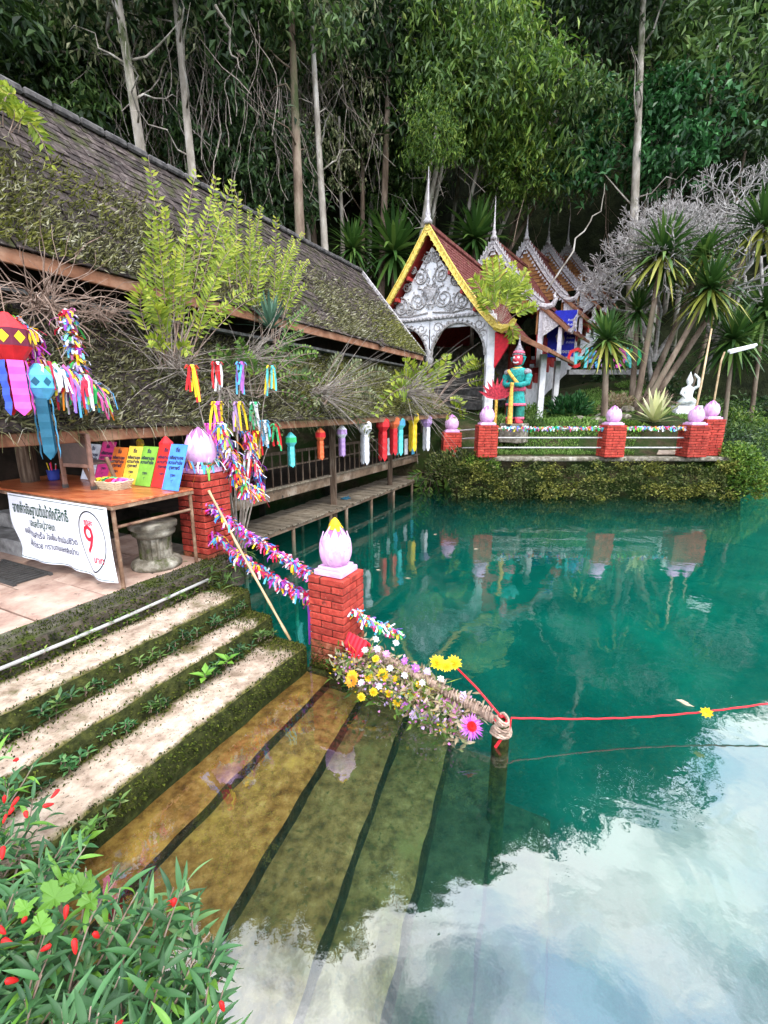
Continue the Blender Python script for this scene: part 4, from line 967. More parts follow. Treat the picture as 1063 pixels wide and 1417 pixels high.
# ------------------------------------------------------------ paper lanterns
def lantern(name, label, p, size, c1, c2, tail, tails=4, tl=1.0, group=None, accent=None):
    """folded paper lantern: two cones with a drum between, and hanging paper tails"""
    t = thing(name, label, 'lantern', p, group); s = size
    MB().tube([p, p + Z * s * .5], .004, 4).build('cord', 'rope_straw', t)
    MB().lathe([(.06 * s, 0), (.34 * s, -.3 * s)], p, 8).build('top', c1, t)
    MB().lathe([(.34 * s, -.3 * s), (.36 * s, -.62 * s)], p, 8).build('drum', c2, t)
    MB().lathe([(.36 * s, -.62 * s), (.16 * s, -.92 * s)], p, 8).build('bottom', c1, t)
    if accent:
        mb = MB()
        for k in range(8):
            a = pi / 8 + k * pi / 4; d = V((cos(a), sin(a), 0)); x = d.cross(Z); c = p + d * (.335 * s) - Z * (.46 * s)
            mb.add([c + x * .1 * s, c + Z * .12 * s, c - x * .1 * s, c - Z * .12 * s], [(0, 1, 2, 3)])
        mb.build('diamonds', accent, t)
    for k in range(tails):
        a = 2 * pi * k / tails + .5; d = V((cos(a), sin(a), 0)); x = d.cross(Z); w_ = .26 * s
        p0 = p + d * (.2 * s) - Z * (.88 * s); n = 8; L = tl * s
        mb = MB()
        pts = [p0 - Z * (L * i / n) + d * (.02 * s * (i % 2)) for i in range(n)] + [p0 - Z * L]
        mb.blade(pts, [w_] * n + [.02 * s], x); mb.build('tail', tail if not isinstance(tail, list) else tail[k % len(tail)], t)
    return t
HL = [(402, 598, .30, 'lan_cyan', 'lan_green', 'lan_cyan', 'teal and green paper lantern with a lacy tail under the eave'),
      (443, 592, .30, 'lan_orange', 'lan_red', 'lan_orange', 'orange red paper lantern under the eave'),
      (473, 588, .32, 'lan_white', 'lan_mauve', 'lan_mauve', 'mauve lantern with a white top beside the hall post'),
      (505, 578, .36, 'lan_white', 'lan_white', 'lan_white', 'plain white paper lantern under the eave'),
      (530, 574, .38, 'lan_red', 'lan_red', 'lan_red', 'deep red paper lantern with a long tail under the eave'),
      (553, 574, .36, 'lan_cyan', 'lan_sky', 'lan_cyan', 'pale cyan paper lantern under the eave'),
      (572, 566, .40, 'lan_yellow', 'lan_yellow', 'lan_yellow', 'bright yellow paper lantern under the eave'),
      (591, 572, .38, 'lan_mauve', 'lan_mauve', 'lan_white', 'pale mauve lantern with white tails at the far end of the eave'),
      (545, 572, .36, 'lan_orange', 'lan_orange', 'lan_red', 'small orange lantern between the cyan and the red ones')]
for (u, v, s, a, b, c, lab) in HL: lantern('paper_lantern', lab, ps(u, v, -5.35 if u < 480 else -5.3), s * (1 if u < 480 else 1.25), a, b, c, 4, 1.3 if u < 500 else 1.6, 'lanterns hung under the eave')
lantern('star_lantern', 'large red and gold paper lantern with pink, gold and blue tails', ps(6, 432, -4.9), .46, 'lan_red', 'lan_maroon', ['lan_pink', 'lan_gold', 'lan_red', 'lan_blue', 'lan_pink'], 5, 1.05, accent='lan_yellow')
lantern('paper_lantern', 'sky blue paper lantern with long patterned blue tails above the cup', ps(50, 503, -4.9), .36, 'lan_sky', 'lan_sky', ['lan_sky', 'lan_teal'], 4, 1.6, accent='lan_teal')
lantern('paper_lantern', 'small red triangular lantern hanging behind the placards', W(-5.05, 3.95, 2.33), .26, 'lan_red', 'lan_red', 'lan_red', 3, .3)
lantern('paper_lantern', 'small yellow lantern hanging behind the orange placard', W(-5.55, 3.95, 2.3), .14, 'lan_yellow', 'lan_gold', 'lan_yellow', 3, .5)
# blue cards hung inside the railing
for k, u in enumerate((538, 548, 562, 572, 500, 508)):
    c = ps(u, 618 if k < 4 else 580, -5.9); t = tag(MB().box(c, .02, .22, .5 if k < 4 else .3, N, U).build('hung_card', 'lan_sky' if k % 2 else 'lan_white', org=c), 'pale %s wish card hung inside the hall railing' % ('blue' if k % 2 else 'white'), 'card', 'wish cards on the hall railing')

# ------------------------------------------------------------ ribbons
def ribbon_tuft(mb, p, n, L, w, out=V((0, 0, 0)), spread=.6, droop=1.0):
    for _ in range(n):
        a = R.uniform(0, 6.28); d = (V((cos(a), sin(a), R.uniform(-.4, .9))) * spread + out).normalized()
        l = L * R.uniform(.5, 1.2); h = l * R.uniform(.15, .4)
        q1 = p + d * h; q2 = q1 + d * h * .7 - Z * (l * .3 * droop); q3 = q2 - Z * (l * .42 * droop) + d * R.uniform(-.02, .05)
        mb.blade([p, q1, q2, q3], [w * .6, w, w * .9, w * .7], d.cross(Z) + V((R.uniform(-.5, .5), R.uniform(-.5, .5), R.uniform(-.5, .5))))
def garland(name, label, pts, per_m, L, w, mat, sag=0.0, droop=.8, ropew=.012, jit=.03, dens=5):
    pts = [V(p) for p in pts]; t = thing(name, label, 'garland', pts[-1])
    path = []
    for a, b in zip(pts, pts[1:]):
        n = max(3, int((b - a).length / .06))
        for i in range(n): k = i / n; path.append(a.lerp(b, k) - Z * (sag * 4 * k * (1 - k)))
    path.append(pts[-1]); mb = MB(); mb.tube(path, ropew, 6); mb.build('rope', 'rope_straw', t)
    mb = MB(); Lt = sum((b - a).length for a, b in zip(path, path[1:])); n = int(Lt * per_m)
    for i in range(n):
        p = path[int(R.random() * (len(path) - 1))] + V((R.uniform(-jit, jit), R.uniform(-jit, jit), R.uniform(-jit, jit)))
        ribbon_tuft(mb, p, dens, L * R.uniform(.6, 1.25), w, spread=.9, droop=droop)
    tag(mb.build('ribbons', mat, t), kind='stuff'); return t
g1a, g1b = P2 + N * .2 - U * .12 + Z * .66, P1 - N * .20 + Z * .90
g2a, g2b = P2 + N * .2 - U * .12 + Z * .34, P1 - N * .20 + Z * .66
garland('ribbon_garland', 'upper thick garland of tied ribbons strung between the two lotus pillars', [g1a, g1b], 120, .13, .026, 'ribbon_warm', .03, .55)
garland('ribbon_garland', 'lower garland of tied ribbons strung between the two lotus pillars', [g2a, g2b], 95, .14, .026, 'ribbon_warm', .08, .7)
mb = MB(); 
for k in range(5): p = g2b - N * (.02 + .04 * k); mb.blade([p, p - Z * .2 + N * .01, p - Z * (.36 + .05 * k)], [.03, .035, .025], N)
tag(mb.build('hanging_ribbons', 'ribbon_warm', org=g2b), 'long red and pink ribbons dangling beside the near pillar', 'ribbons')
garland('ribbon_garland', 'short ribbon garland sloping from the near pillar to the flower log', [P1 + N * .22 - U * .05 + Z * .66, pz(560, 880, .38)], 110, .10, .024, 'ribbon_cool', .02, .6)
# ribbons heaped on the pillar beside the table and on the shrub behind it
garland('ribbon_garland', 'heap of white and coloured ribbons wound round the lotus bud by the table', [p2top + V((cos(a) * .15, sin(a) * .15, .13 + .05 * sin(a * 2))) for a in [k * .6 for k in range(11)]], 44, .20, .026, 'ribbon_cool', 0, .8, .006)
garland('ribbon_garland', 'thick ribbons cascading down the pond side of the pillar by the table', [ps(305, 590, -4.15), ps(330, 655, -4.05), ps(345, 690, -4.0)], 110, .16, .026, 'ribbon_mix', 0, .8)
bush = thing('ribbon_bush', 'thin shrub behind the table pillar hung with coloured ribbons', 'shrub', W(-4.7, 4.6, .6))
mb = MB(); bp_ = W(-4.75, 4.6, .2)
BT = [(265, 510), (300, 505), (333, 505), (352, 560), (375, 510), (330, 560), (365, 585), (300, 560), (355, 600), (380, 590), (345, 625), (310, 600), (325, 640), (290, 590)]
tips = [ps(u, v, -4.75 + R.uniform(-.1, .2)) for u, v in BT]
for q in tips: MB().tube([bp_, bp_.lerp(q, .45) + V((R.uniform(-.1, .1), 0, -.05)), bp_.lerp(q, .8) + Z * .08, q], [.016, .012, .008, .004], 5).build('stem', 'twig', bush)
mb = MB()
for q in tips[2:]:
    for _ in range(26):
        a = R.uniform(0, 6.28); mb.leaf(q + V((R.uniform(-.16, .16), R.uniform(-.16, .16), R.uniform(-.16, .1))), V((cos(a), sin(a), R.uniform(-.3, .6))), Z, .09, .04)
mb.build('leaves', 'leaf_mid', bush)
names = ['red and yellow', 'red and white', 'blue and purple', 'white and green', 'yellow and teal', 'lilac and yellow', 'blue and white', 'yellow and pink', 'red and yellow', 'green and red', 'white and crimson', 'pink and red', 'orange and red', 'magenta']
pair = [('lan_red', 'lan_yellow'), ('lan_red', 'lan_white'), ('lan_sky', 'pet_purple'), ('lan_white', 'lan_green'), ('lan_yellow', 'lan_cyan'), ('lan_mauve', 'lan_yellow'), ('lan_sky', 'lan_white'), ('lan_yellow', 'lan_pink'), ('lan_red', 'lan_yellow'), ('lan_green', 'lan_red'), ('lan_white', 'cloth_red'), ('lan_pink', 'lan_red'), ('lan_orange', 'lan_red'), ('lan_pink', 'lan_pink')]
pos_ = ['on the left tip of the ribbon shrub', 'on a high left twig of the ribbon shrub', 'on a high middle twig of the ribbon shrub', 'low on an outer twig of the ribbon shrub', 'on the high outer twig of the ribbon shrub', 'in the middle of the ribbon shrub', 'on a low outer twig of the ribbon shrub', 'just above the pillar lotus bud', 'on a low twig near the hall railing', 'at the outermost low twig of the ribbon shrub', 'lowest on the ribbon shrub', 'close beside the wrapped lotus bud', 'at the bottom of the ribbon shrub', 'tucked behind the wrapped lotus bud']
for q, nm, (a, b), ps_ in zip(tips, names, pair, pos_):
    mb = MB()
    for k in range(8):
        aa = R.uniform(0, 6.28); d = V((cos(aa), sin(aa), .3)); l = R.uniform(.22, .42); o = V((R.uniform(-.03, .03), R.uniform(-.03, .03), 0))
        mb.blade([q, q + d * .05, q + d * .06 + o - Z * l * .5, q + d * .05 + o * 2 - Z * l], [.02, .03, .03, .024], V((1, .3, 0)), k % 2)
    for k in range(6):
        aa = k * 1.05; d = V((cos(aa), sin(aa), .2)); mb.blade([q, q + d * .06 + Z * .03, q + d * .09 - Z * .02], [.015, .04, .02], d.cross(Z), k % 2)
    tag(mb.build('tied_ribbon', [a, b], org=q), '%s ribbon tied %s' % (nm, ps_), 'ribbon', 'ribbons tied to the shrub')
garland('ribbon_garland', 'yellow and red ribbon cluster hanging in the shrub beside the hall railing', [ps(340, 600, -4.7), ps(352, 640, -4.65), ps(362, 680, -4.6)], 90, .16, .026, 'ribbon_warm', 0, .9)
garland('ribbon_garland', 'mass of ribbons trailing from the shrub over the ropes', [ps(300, 620, -4.3), ps(330, 660, -4.2), ps(362, 690, -4.1)], 100, .17, .026, 'ribbon_mix', 0, .8)
# ribbons over the table at the left
garland('ribbon_garland', 'bright upright plume of red, green and yellow ribbons above the small chair', [ps(92, 432, -5.0), ps(103, 480, -5.0), ps(116, 520, -4.98), ps(138, 560, -4.95)], 110, .15, .028, 'ribbon_mix', 0, .6)
garland('ribbon_garland', 'big drooping bunch of white, green and purple ribbons above the small chair', [ps(60, 512, -5.0), ps(85, 518, -4.97), ps(110, 528, -4.95), ps(132, 540, -4.92)], 150, .34, .03, 'ribbon_cool', 0, 1.0)
garland('ribbon_garland', 'pink and orange ribbons knotted beside the red and gold lantern', [ps(38, 452, -5.0), ps(42, 480, -5.0), ps(52, 505, -5.0)], 90, .18, .028, 'ribbon_warm', 0, .9)
garland('ribbon_garland', 'small tuft of pale blue ribbons on the dry vines by the lantern', [ps(24, 438, -5.05), ps(30, 441, -5.05)], 160, .07, .02, 'ribbon_cool', 0, .4)

# ============================================================ FLOWER OFFERINGS ON THE LOG
LGA = P1 + N * .2 - U * .12 + Z * .34; LGB = pz(694, 1002, .16)
lg = thing('offering_log', 'straw bound log sloping from the near pillar down to a post in the water', 'log', LGB)
mb = MB(); n = 26
mb.tube([LGA.lerp(LGB, k / n) + Z * (.03 * sin(pi * k / n)) for k in range(n + 1)], [.036 + .012 * noise.noise(V((k * .9, 0, 0))) for k in range(n + 1)], 10); mb.build('log', 'rope_straw', lg, smooth=True)
mb = MB()
for j in range(110):
    k = .05 + .9 * R.random(); c = LGA.lerp(LGB, k) + Z * .03; ax = (LGB - LGA).normalized(); a1 = ax.orthogonal().normalized(); a2 = ax.cross(a1); ph = R.uniform(0, 6.28)
    mb.tube([c + (a1 * cos(ph + q) + a2 * sin(ph + q)) * R.uniform(.040, .058) + ax * (q * .006) for q in [i * .5 for i in range(9)]], .006, 4)
tag(mb.build('binding', 'rope_straw', lg), kind='stuff')
pe = MB(); pe.tube([LGB - Z * 1.6, LGB - Z * .2, LGB + Z * .02], [.075, .07, .07], 12); pe.build('post', 'step_riser', lg)
mb = MB()
for k in range(9):
    mb.tube([LGB + V((cos(a + k) * (.085 + .012 * sin(a * 2 + k * 1.7) - .004 * k), sin(a + k) * (.085 + .012 * cos(a * 3 + k) - .004 * k), -.07 + .016 * k + .014 * sin(2 * a + k * 2.1))) for a in [q * .42 for q in range(16)]], .011, 5)
mb.build('rope_knob', 'rope_straw', lg)
LA = (LGB - LGA).normalized(); LS = LA.cross(Z).normalized()
if LS.dot(U) > 0: LS = -LS                      # towards the stairs
def along(k, side=0.0, h=0.06): return LGA.lerp(LGB, k) + LS * side + Z * h
# heaped withered blooms and greenery
def heap(name, label, n, mat, L, w, side, kr=(.02, .9), cat='flowers', drop=0.0):
    mb = MB(); c0 = along(.4)
    for _ in range(n):
        k = R.uniform(*kr); p = along(k, R.uniform(*side), R.uniform(-.05, .09)); p.z -= drop * abs(R.random())
        d = V((R.uniform(-1, 1), R.uniform(-1, 1), R.uniform(-.2, 1)))
        mb.leaf(p, d, V((R.uniform(-1, 1), R.uniform(-1, 1), .5)), L * R.uniform(.5, 1.3), w, .3, .2)
    return tag(mb.build(name, mat, org=c0), label, cat, kind='stuff')
heap('withered_flowers', 'heap of withered flowers and straw along the log', 1700, 'dry_flower', .08, .03, (-.13, .30), (.02, .88), drop=.22)
heap('offering_leaves', 'fresh and wilted green leaves tucked between the flower offerings', 700, 'leaf_bright', .09, .03, (-.08, .36), (.03, .82), drop=.24)
heap('scattered_petals', 'small loose lilac petals strewn over the log', 260, 'pet_lilac', .034, .028, (-.12, .36), (.04, .85), drop=.2)
heap('scattered_petals', 'loose magenta petals strewn along the log', 240, 'pet_pink', .034, .028, (-.1, .36), (.04, .85), drop=.2)
heap('scattered_petals', 'loose yellow petals strewn along the log', 200, 'pet_yellow', .032, .026, (-.1, .34), (.04, .8), drop=.2)
heap('offering_stems', 'stiff grass stalks poking out of the flower heap', 90, 'leaf_lime', .16, .006, (-.05, .22), (.1, .7))
def bloom(name, label, p, r, petals, layers, mat, centre, facing=None, curl=.35, group=None, wide=.5, inner=None):
    t = thing(name, label, 'flower', p, group); f = (facing or (CAM - p)).normalized()
    a1 = f.orthogonal().normalized(); a2 = f.cross(a1); mb = MB()
    for l in range(layers):
        rr = r * (1 - .26 * l); el = curl + .28 * l
        for k in range(petals):
            a = 2 * pi * (k + .5 * (l % 2)) / petals + R.uniform(-.08, .08); d = (a1 * cos(a) + a2 * sin(a)) * cos(el) + f * sin(el)
            mb.leaf(p + f * (.006 * l), d, f, rr * R.uniform(.9, 1.1), rr * wide, .35, .1, wide=.6)
    mb.build('petals', mat, t)
    if inner:
        ri, ni, mi_ = inner; mb = MB()
        for l in range(3):
            for k in range(ni):
                a = 2 * pi * (k + .5 * (l % 2)) / ni; el = .3 + .28 * l; d = (a1 * cos(a) + a2 * sin(a)) * cos(el) + f * sin(el)
                mb.leaf(p + f * (.012 + .005 * l), d, f, ri * (1 - .2 * l), ri * .35, .35, .1, wide=.6)
        mb.build('inner_petals', mi_, t)
    cm = MB(); cm.lathe([(r * .26, -.004), (r * .3, r * .06), (r * .2, r * .16), (r * .03, r * .2)], p, 10, X=a1, Y=a2, Zv=f); cm.build('centre', centre, t, smooth=True)
    return t
def fpx(u, v, z): q = pz(u, v, z); return q + (CAM - q).normalized() * .07
MG = [(575, 965, .10, .048), (612, 962, .12, .04), (592, 968, .08, .046), (628, 918, .34, .055), (618, 922, .34, .045), (550, 972, .1, .035), (517, 958, .14, .032), (530, 935, .22, .05), (605, 918, .36, .06), (500, 965, .1, .03), (545, 940, .2, .03), (488, 935, .2, .04), (562, 958, .14, .036), (538, 960, .14, .03), (510, 938, .22, .032), (580, 948, .2, .03), (520, 912, .34, .028), (598, 955, .16, .03)]
for (u, v, z, r) in MG: bloom('marigold', 'fluffy yellow marigold head on the offering log', fpx(u, v, z), r * 1.45, 13, 4, 'pet_yellow', 'pet_orange', V((R.uniform(-.3, .3), -.6, .9)), .3, 'marigolds on the log', .42)
PU = [(608, 972, .14, .034), (632, 978, .12, .032), (578, 984, .08, .03), (572, 990, .05, .028), (605, 994, .05, .03), (548, 965, .12, .026), (592, 930, .28, .028), (522, 898, .4, .026), (620, 975, .12, .04), (585, 990, .06, .036), (560, 978, .1, .03), (598, 985, .05, .034), (640, 965, .2, .036), (625, 985, .1, .038), (590, 975, .12, .026), (535, 905, .36, .026), (575, 925, .3, .03), (560, 915, .32, .025)]
for (u, v, z, r) in PU: bloom('purple_flower', 'small purple pink bloom tucked into the offering heap', fpx(u, v, z), r * 1.6, 7, 2, R.choice(['pet_pink', 'pet_lilac', 'pet_purple']), 'pet_white', V((R.uniform(-.4, .4), -.6, .8)), .25, 'purple blooms on the log', .6)
WF = [(505, 900, .42), (520, 885, .45), (548, 890, .42), (560, 935, .26), (525, 950, .18), (500, 945, .2), (585, 945, .24), (610, 940, .26), (540, 925, .3)]
for (u, v, z) in WF: bloom('white_flower', 'small white bloom in the offering heap', fpx(u, v, z), .038, 7, 2, 'pet_white', 'pet_yellow', V((R.uniform(-.4, .4), -.5, .8)), .25, 'white blooms on the log', .6)
bloom('pinwheel_flower', 'large purple spiky paper flower with a red and yellow heart', fpx(652, 1006, .16), .105, 26, 2, 'pet_purple', 'pet_yellow', V((.1, -.8, .8)), .15, wide=.16, inner=(.06, 16, 'pet_red'))
bloom('sunflower_head', 'orange rimmed brown centred bloom at the pillar foot', fpx(487, 942, .2), .07, 15, 2, 'pet_orange', 'timber', V((-.3, -.8, .7)), .2, wide=.4)
# red cloth and cords
mb = MB()
for k in range(5):
    p = along(.06 + .03 * k, .02, .1); mb.tube([p + LS * .0, p + Z * .06 + LS * .05, p - Z * .02 + LS * .11, p - Z * .11 + LS * (.10 + .02 * k)], [.02, .026, .024, .014], 6)
tag(mb.build('red_cloth', 'cloth_red', org=along(.1)), 'red cloth knotted round the upper end of the log', 'cloth')
rA, rB = LGB + Z * .06, pz(1075, 972, .22)
mb = MB(); mb.tube([rA + N * .06 - Z * .16, rA + N * .07 - Z * .05] + [rA.lerp(rB, k / 30) + Z * (-.07 * sin(pi * k / 30) + .003 * sin(k * 2.3)) for k in range(1, 31)] + [rB + (rB - rA) * (.4 * k) + Z * (.05 * k * k * .3) for k in range(1, 6)], .0075, 6)
po_ = rB + (rB - rA) * 2.0 + Z * .2
tag(MB().tube([po_ - Z * 3.0, po_ + Z * .5], [.05, .04], 8).build('mooring_pole', 'bamboo', org=po_ - Z), 'bamboo pole standing in the pond at the far end of the red cord', 'pole')
tag(mb.build('red_rope', 'cord_red', smooth=True, org=rA), 'red cord stretched from the log post out over the pond', 'rope')
mb = MB(); rC = pz(628, 920, .36); mb.tube([rC, rC.lerp(rA, .5) + Z * .02, rA], .009, 6)
tag(mb.build('red_rope', 'cord_red', smooth=True, org=rC), 'short red cord from the flower heap to the log post', 'rope')
mb = MB(); mb.tube([rA + V((cos(a) * .05, sin(a) * .05, -.02)) - V((0, 0, .0)) for a in [k * .5 for k in range(14)]] + [rA + N * .03 - U * .06 - Z * .12, rA - N * .02 - U * .09 - Z * .22], .013, 6)
tag(mb.build('red_knot', 'cord_red', org=rA), 'loose red knot tied on the post at the end of the log', 'rope')
fl = pz(978, 986, .2); bloom('marigold', 'yellow flower tied to the red cord over the pond', fl, .05, 9, 2, 'pet_yellow', 'pet_orange', None, .3)
for (u, v) in ((935, 968), (942, 972), (600, 740), (520, 788), (655, 760), (560, 800)):
    p = pz(u, v, .006); mb = MB(); mb.leaf(p, V((1, R.uniform(-1, 1), .05)), Z, .11, .05, .1)
    tag(mb.build('floating_leaf', 'dry_flower', org=p), 'dry leaf floating on the pond', 'leaf', 'leaves floating on the pond')

# ============================================================ FAR TERRACE
FY = 14.0
def fp(u, z=1.22, y=FY): q = py(u, 600, y); return V((q.x, y, z))
EX, EY = V((1, 0, 0)), V((0, 1, 0))
FP = [(673, 14.0, 12, 'red brick lotus pillar at the corner of the far terrace rail'), (847, 14.0, 12, 'red brick lotus pillar in the middle of the far terrace rail'),
      (960, 14.0, 12, 'red brick lotus pillar next to the two pillars ending the terrace rail'), (980, 14.5, 14, 'taller red brick lotus pillar behind the end of the terrace rail'),
      (625, 15.2, 11, 'dark red brick lotus pillar at the end of the wooden hall')]
tops = []
for u, y, c, lab in FP:
    t, tp = pillar(fp(u, 1.2 if u != 625 else 1.0, y), c, lab, EX, EY, False, h=.46, r=.2, group='lotus pillars of the far terrace', pk=1.4); tops.append(tp)
def rails(a, b, name, label):
    r = thing(name, label, 'railing', a)
    for z in (.25, .55, .82): MB().tube([a + Z * z, b + Z * z], .022, 8).build('rail', 'metal_pipe', r)
    return r
rails(fp(678) + EX * .2, fp(842), 'terrace_railing', 'three pale pipe rails between the corner and middle terrace pillars')
rails(fp(852) + EX * .2, fp(955), 'terrace_railing', 'three pale pipe rails between the middle and end terrace pillars')
rails(fp(625, 1.1, 15.2) + EX * .2, fp(668), 'terrace_railing', 'pipe rails slanting from the hall to the terrace corner')
for a, b, lab in ((680, 842, 'row of small coloured ribbons along the terrace rail beside the guardian'), (853, 955, 'denser row of blue and white ribbons along the terrace rail by the spiky plant')):
    pa, pb = fp(a) + Z * .86, fp(b) + Z * .86; t = thing('ribbon_row', lab, 'ribbons', pa); mb = MB()
    for _ in range(330 if a < 800 else 420): ribbon_tuft(mb, pa.lerp(pb, R.random()), 1, .16, .05, spread=.5, droop=.8)
    tag(mb.build('ribbons', 'ribbon_cool', t), kind='stuff')
# terrace edge: stone coping, path and ivy bank
tag(MB().box((6.85, 14.1, 1.12), 7.7, .4, .13, ch=.03).build('coping', 'aged_stone'), 'pale stone coping along the edge of the far terrace', kind='structure')
pa = MB(); pa.add([(8.6, 14.35, 1.225), (10.9, 14.35, 1.225), (11.0, 16.0, 1.5), (10.3, 17.5, 1.9), (9.3, 17.3, 1.85), (9.6, 15.8, 1.47)], [(0, 1, 2, 5), (5, 2, 3, 4)])
tag(pa.build('path', 'concrete_step'), 'short concrete path leading up from the terrace rail', kind='structure')
bank = MB()
for _ in range(30000):
    k = R.random(); x = 2.0 + 9.6 * k; z = 1.25 * R.random() ** .8 - .02
    nn_ = noise.noise(V((x * .9, z * 1.6, 1))) + .6 * noise.noise(V((x * 2.7, z * 4, 6)))
    if R.random() < .45 - nn_ or (z > .95 + .3 * noise.noise(V((x * 1.8, 0, 2)))): continue
    y = 13.86 - .25 * (1 - z / 1.3) - .5 * max(0, nn_) - .12 * R.random()
    if x > 11: y += (x - 11) * 2.2
    d = V((R.uniform(-1, 1), R.uniform(-1.2, -.1), R.uniform(-.6, .9))); L = R.uniform(.05, .13)
    bank.leaf2((x, y, z), d, V((R.uniform(-1, 1), -.3, 1)), L, L * .55)
for _ in range(9000):
    x = 2.2 + 9.2 * R.random(); z = 1.1 * R.random()
    if noise.noise(V((x * 1.3, z * 2.2, 14))) < .12: continue
    y = 13.72 - .3 * (1 - z / 1.3) - .45 * max(0, noise.noise(V((x * .9, z * 1.6, 1)))) - .1 * R.random(); L = R.uniform(.05, .12)
    bank.leaf2((x, y, z), V((R.uniform(-1, 1), R.uniform(-1.2, -.1), R.uniform(-.6, .9))), V((R.uniform(-1, 1), -.3, 1)), L, L * .5, 1)
tag(bank.build('ivy_bank', ['ivy', 'moss_lime']), 'creeping plants covering the bank below the terrace rail', 'ivy', kind='stuff')
mb = MB()
for _ in range(6500):
    a = R.uniform(0, 6.28); rr = R.random() ** .5; x = 11.0 + 1.0 * rr * cos(a); y = 14.2 + 1.0 * rr * sin(a); z = 1.5 - .9 * rr ** 2 + R.uniform(-.7, .15)
    L = R.uniform(.06, .14); mb.leaf2((x, y, z), V((R.uniform(-1, 1), R.uniform(-1, 1), R.uniform(-.2, 1))), Z, L, L * .6)
tag(mb.build('corner_bush', 'leaf_bright', org=(11.2, 14.3, .6)), 'bright green bush hugging the end pillars of the terrace', 'bush')
# grass on the slope behind the rail
mb = MB()
for _ in range(26000):
    x = R.uniform(3.6, 11.5); y = 14.5 + 7.5 * R.random() ** 1.3
    if 8.6 < x < 10.9 and y < 17.4: continue
    if noise.noise(V((x * .9, y * .9, 4))) < -.32: continue
    z = ground_h(x, y); L = R.uniform(.06, .16) * (1 + max(0, noise.noise(V((x * 1.5, y * 1.5, 8)))))
    a = R.uniform(0, 6.28); d = V((cos(a) * .7, sin(a) * .7, 1)); mb.leaf2((x, y, z - .01), d, Z, L, L * .35)
tag(mb.build('slope_grass', 'grass'), 'fresh green grass on the slope behind the terrace rail', 'grass', kind='stuff')
def bushy(name, label, c, r, n, mat, L, w, sq=.8, cat='bush', group=None, up=.3):
    mb = MB(); c = V(c)
    for _ in range(n):
        a = R.uniform(0, 6.28); e_ = R.uniform(-.2, 1.3); q = R.random() ** .4
        d = V((cos(a) * cos(e_), sin(a) * cos(e_), sin(e_) * sq)); p = c + d * r * q * (1 + .35 * noise.noise(d * 2.5 + c))
        mb.leaf2(p, d + V((R.uniform(-.7, .7), R.uniform(-.7, .7), R.uniform(-.3, .6) + up)), V((R.uniform(-1, 1), R.uniform(-1, 1), 1)), L * R.uniform(.6, 1.3), w)
    return tag(mb.build(name, mat, org=c), label, cat, group)
def gz(x, y): return V((x, y, ground_h(x, y)))
bushy('garden_bush', 'dark broad leaved bush on the slope below the coloured letters', gz(7.6, 19) + Z * .2, .8, 500, 'leaf_emerald', .3, .1)
bushy('garden_bush', 'low reddish brown shrub between the small palms', gz(9.3, 18.5) + Z * .2, .6, 420, 'dry_flower', .16, .06)
bushy('garden_bush', 'rusty leaved shrub beside the leaning trunk', gz(10.4, 18.0) + Z * .2, .6, 420, 'vine_brown', .15, .06)
bushy('garden_bush', 'clipped bright green hedge behind the middle terrace pillar', gz(8.3, 15.6) + Z * .05, .55, 900, 'leaf_bright', .09, .05, .5)
bushy('garden_bush', 'leafy bush at the foot of the guardian statue', gz(5.0, 15.7), .5, 420, 'leaf_mid', .14, .05)
bushy('garden_bush', 'green bush beside the checkered stair wall', gz(5.6, 18) + Z * .1, .6, 420, 'grass', .14, .06)
for k, (x, y, rr) in enumerate(((8.2, 17.4, .28), (8.9, 17.1, .22), (9.5, 18.2, .35), (6.9, 16.4, .25), (7.5, 16.3, .2))):
    c = gz(x, y); mb = MB(); mb.lathe([(rr * .7, -.1), (rr, .05), (rr * .85, rr * .5), (rr * .3, rr * .7)], c, 9, wob=lambda a, z, k=k: 1 + .25 * noise.noise(V((cos(a) * 2, sin(a) * 2, k + z * 3))))
    tag(mb.build('garden_rock', 'aged_stone', org=c), 'pale rough rock set in the grassy slope', 'rock', 'rocks on the slope')
# fern and creepers at the hall end of the bank
px_plant('bank_fern', 'dark fern drooping to the water at the end of the plank landing', 14.6, [(600, 655, 640, 690, .3, 16), (600, 655, 575, 690, -.2, 14), (600, 650, 655, 675, .4, 16), (598, 655, 610, 700, .1, 14), (600, 650, 640, 650, .2, 14), (595, 655, 565, 670, -.2, 12)], 'leaf_bright', .3, .06, plane=py)
bushy('bank_bush', 'leafy creeper mound between the hall and the terrace corner', (2.35, 14.6, .55), 1.05, 2200, 'ivy', .12, .07)
bushy('bank_bush', 'bright creepers spilling over the terrace corner', (3.0, 14.1, .8), .6, 1100, 'leaf_bright', .1, .05)

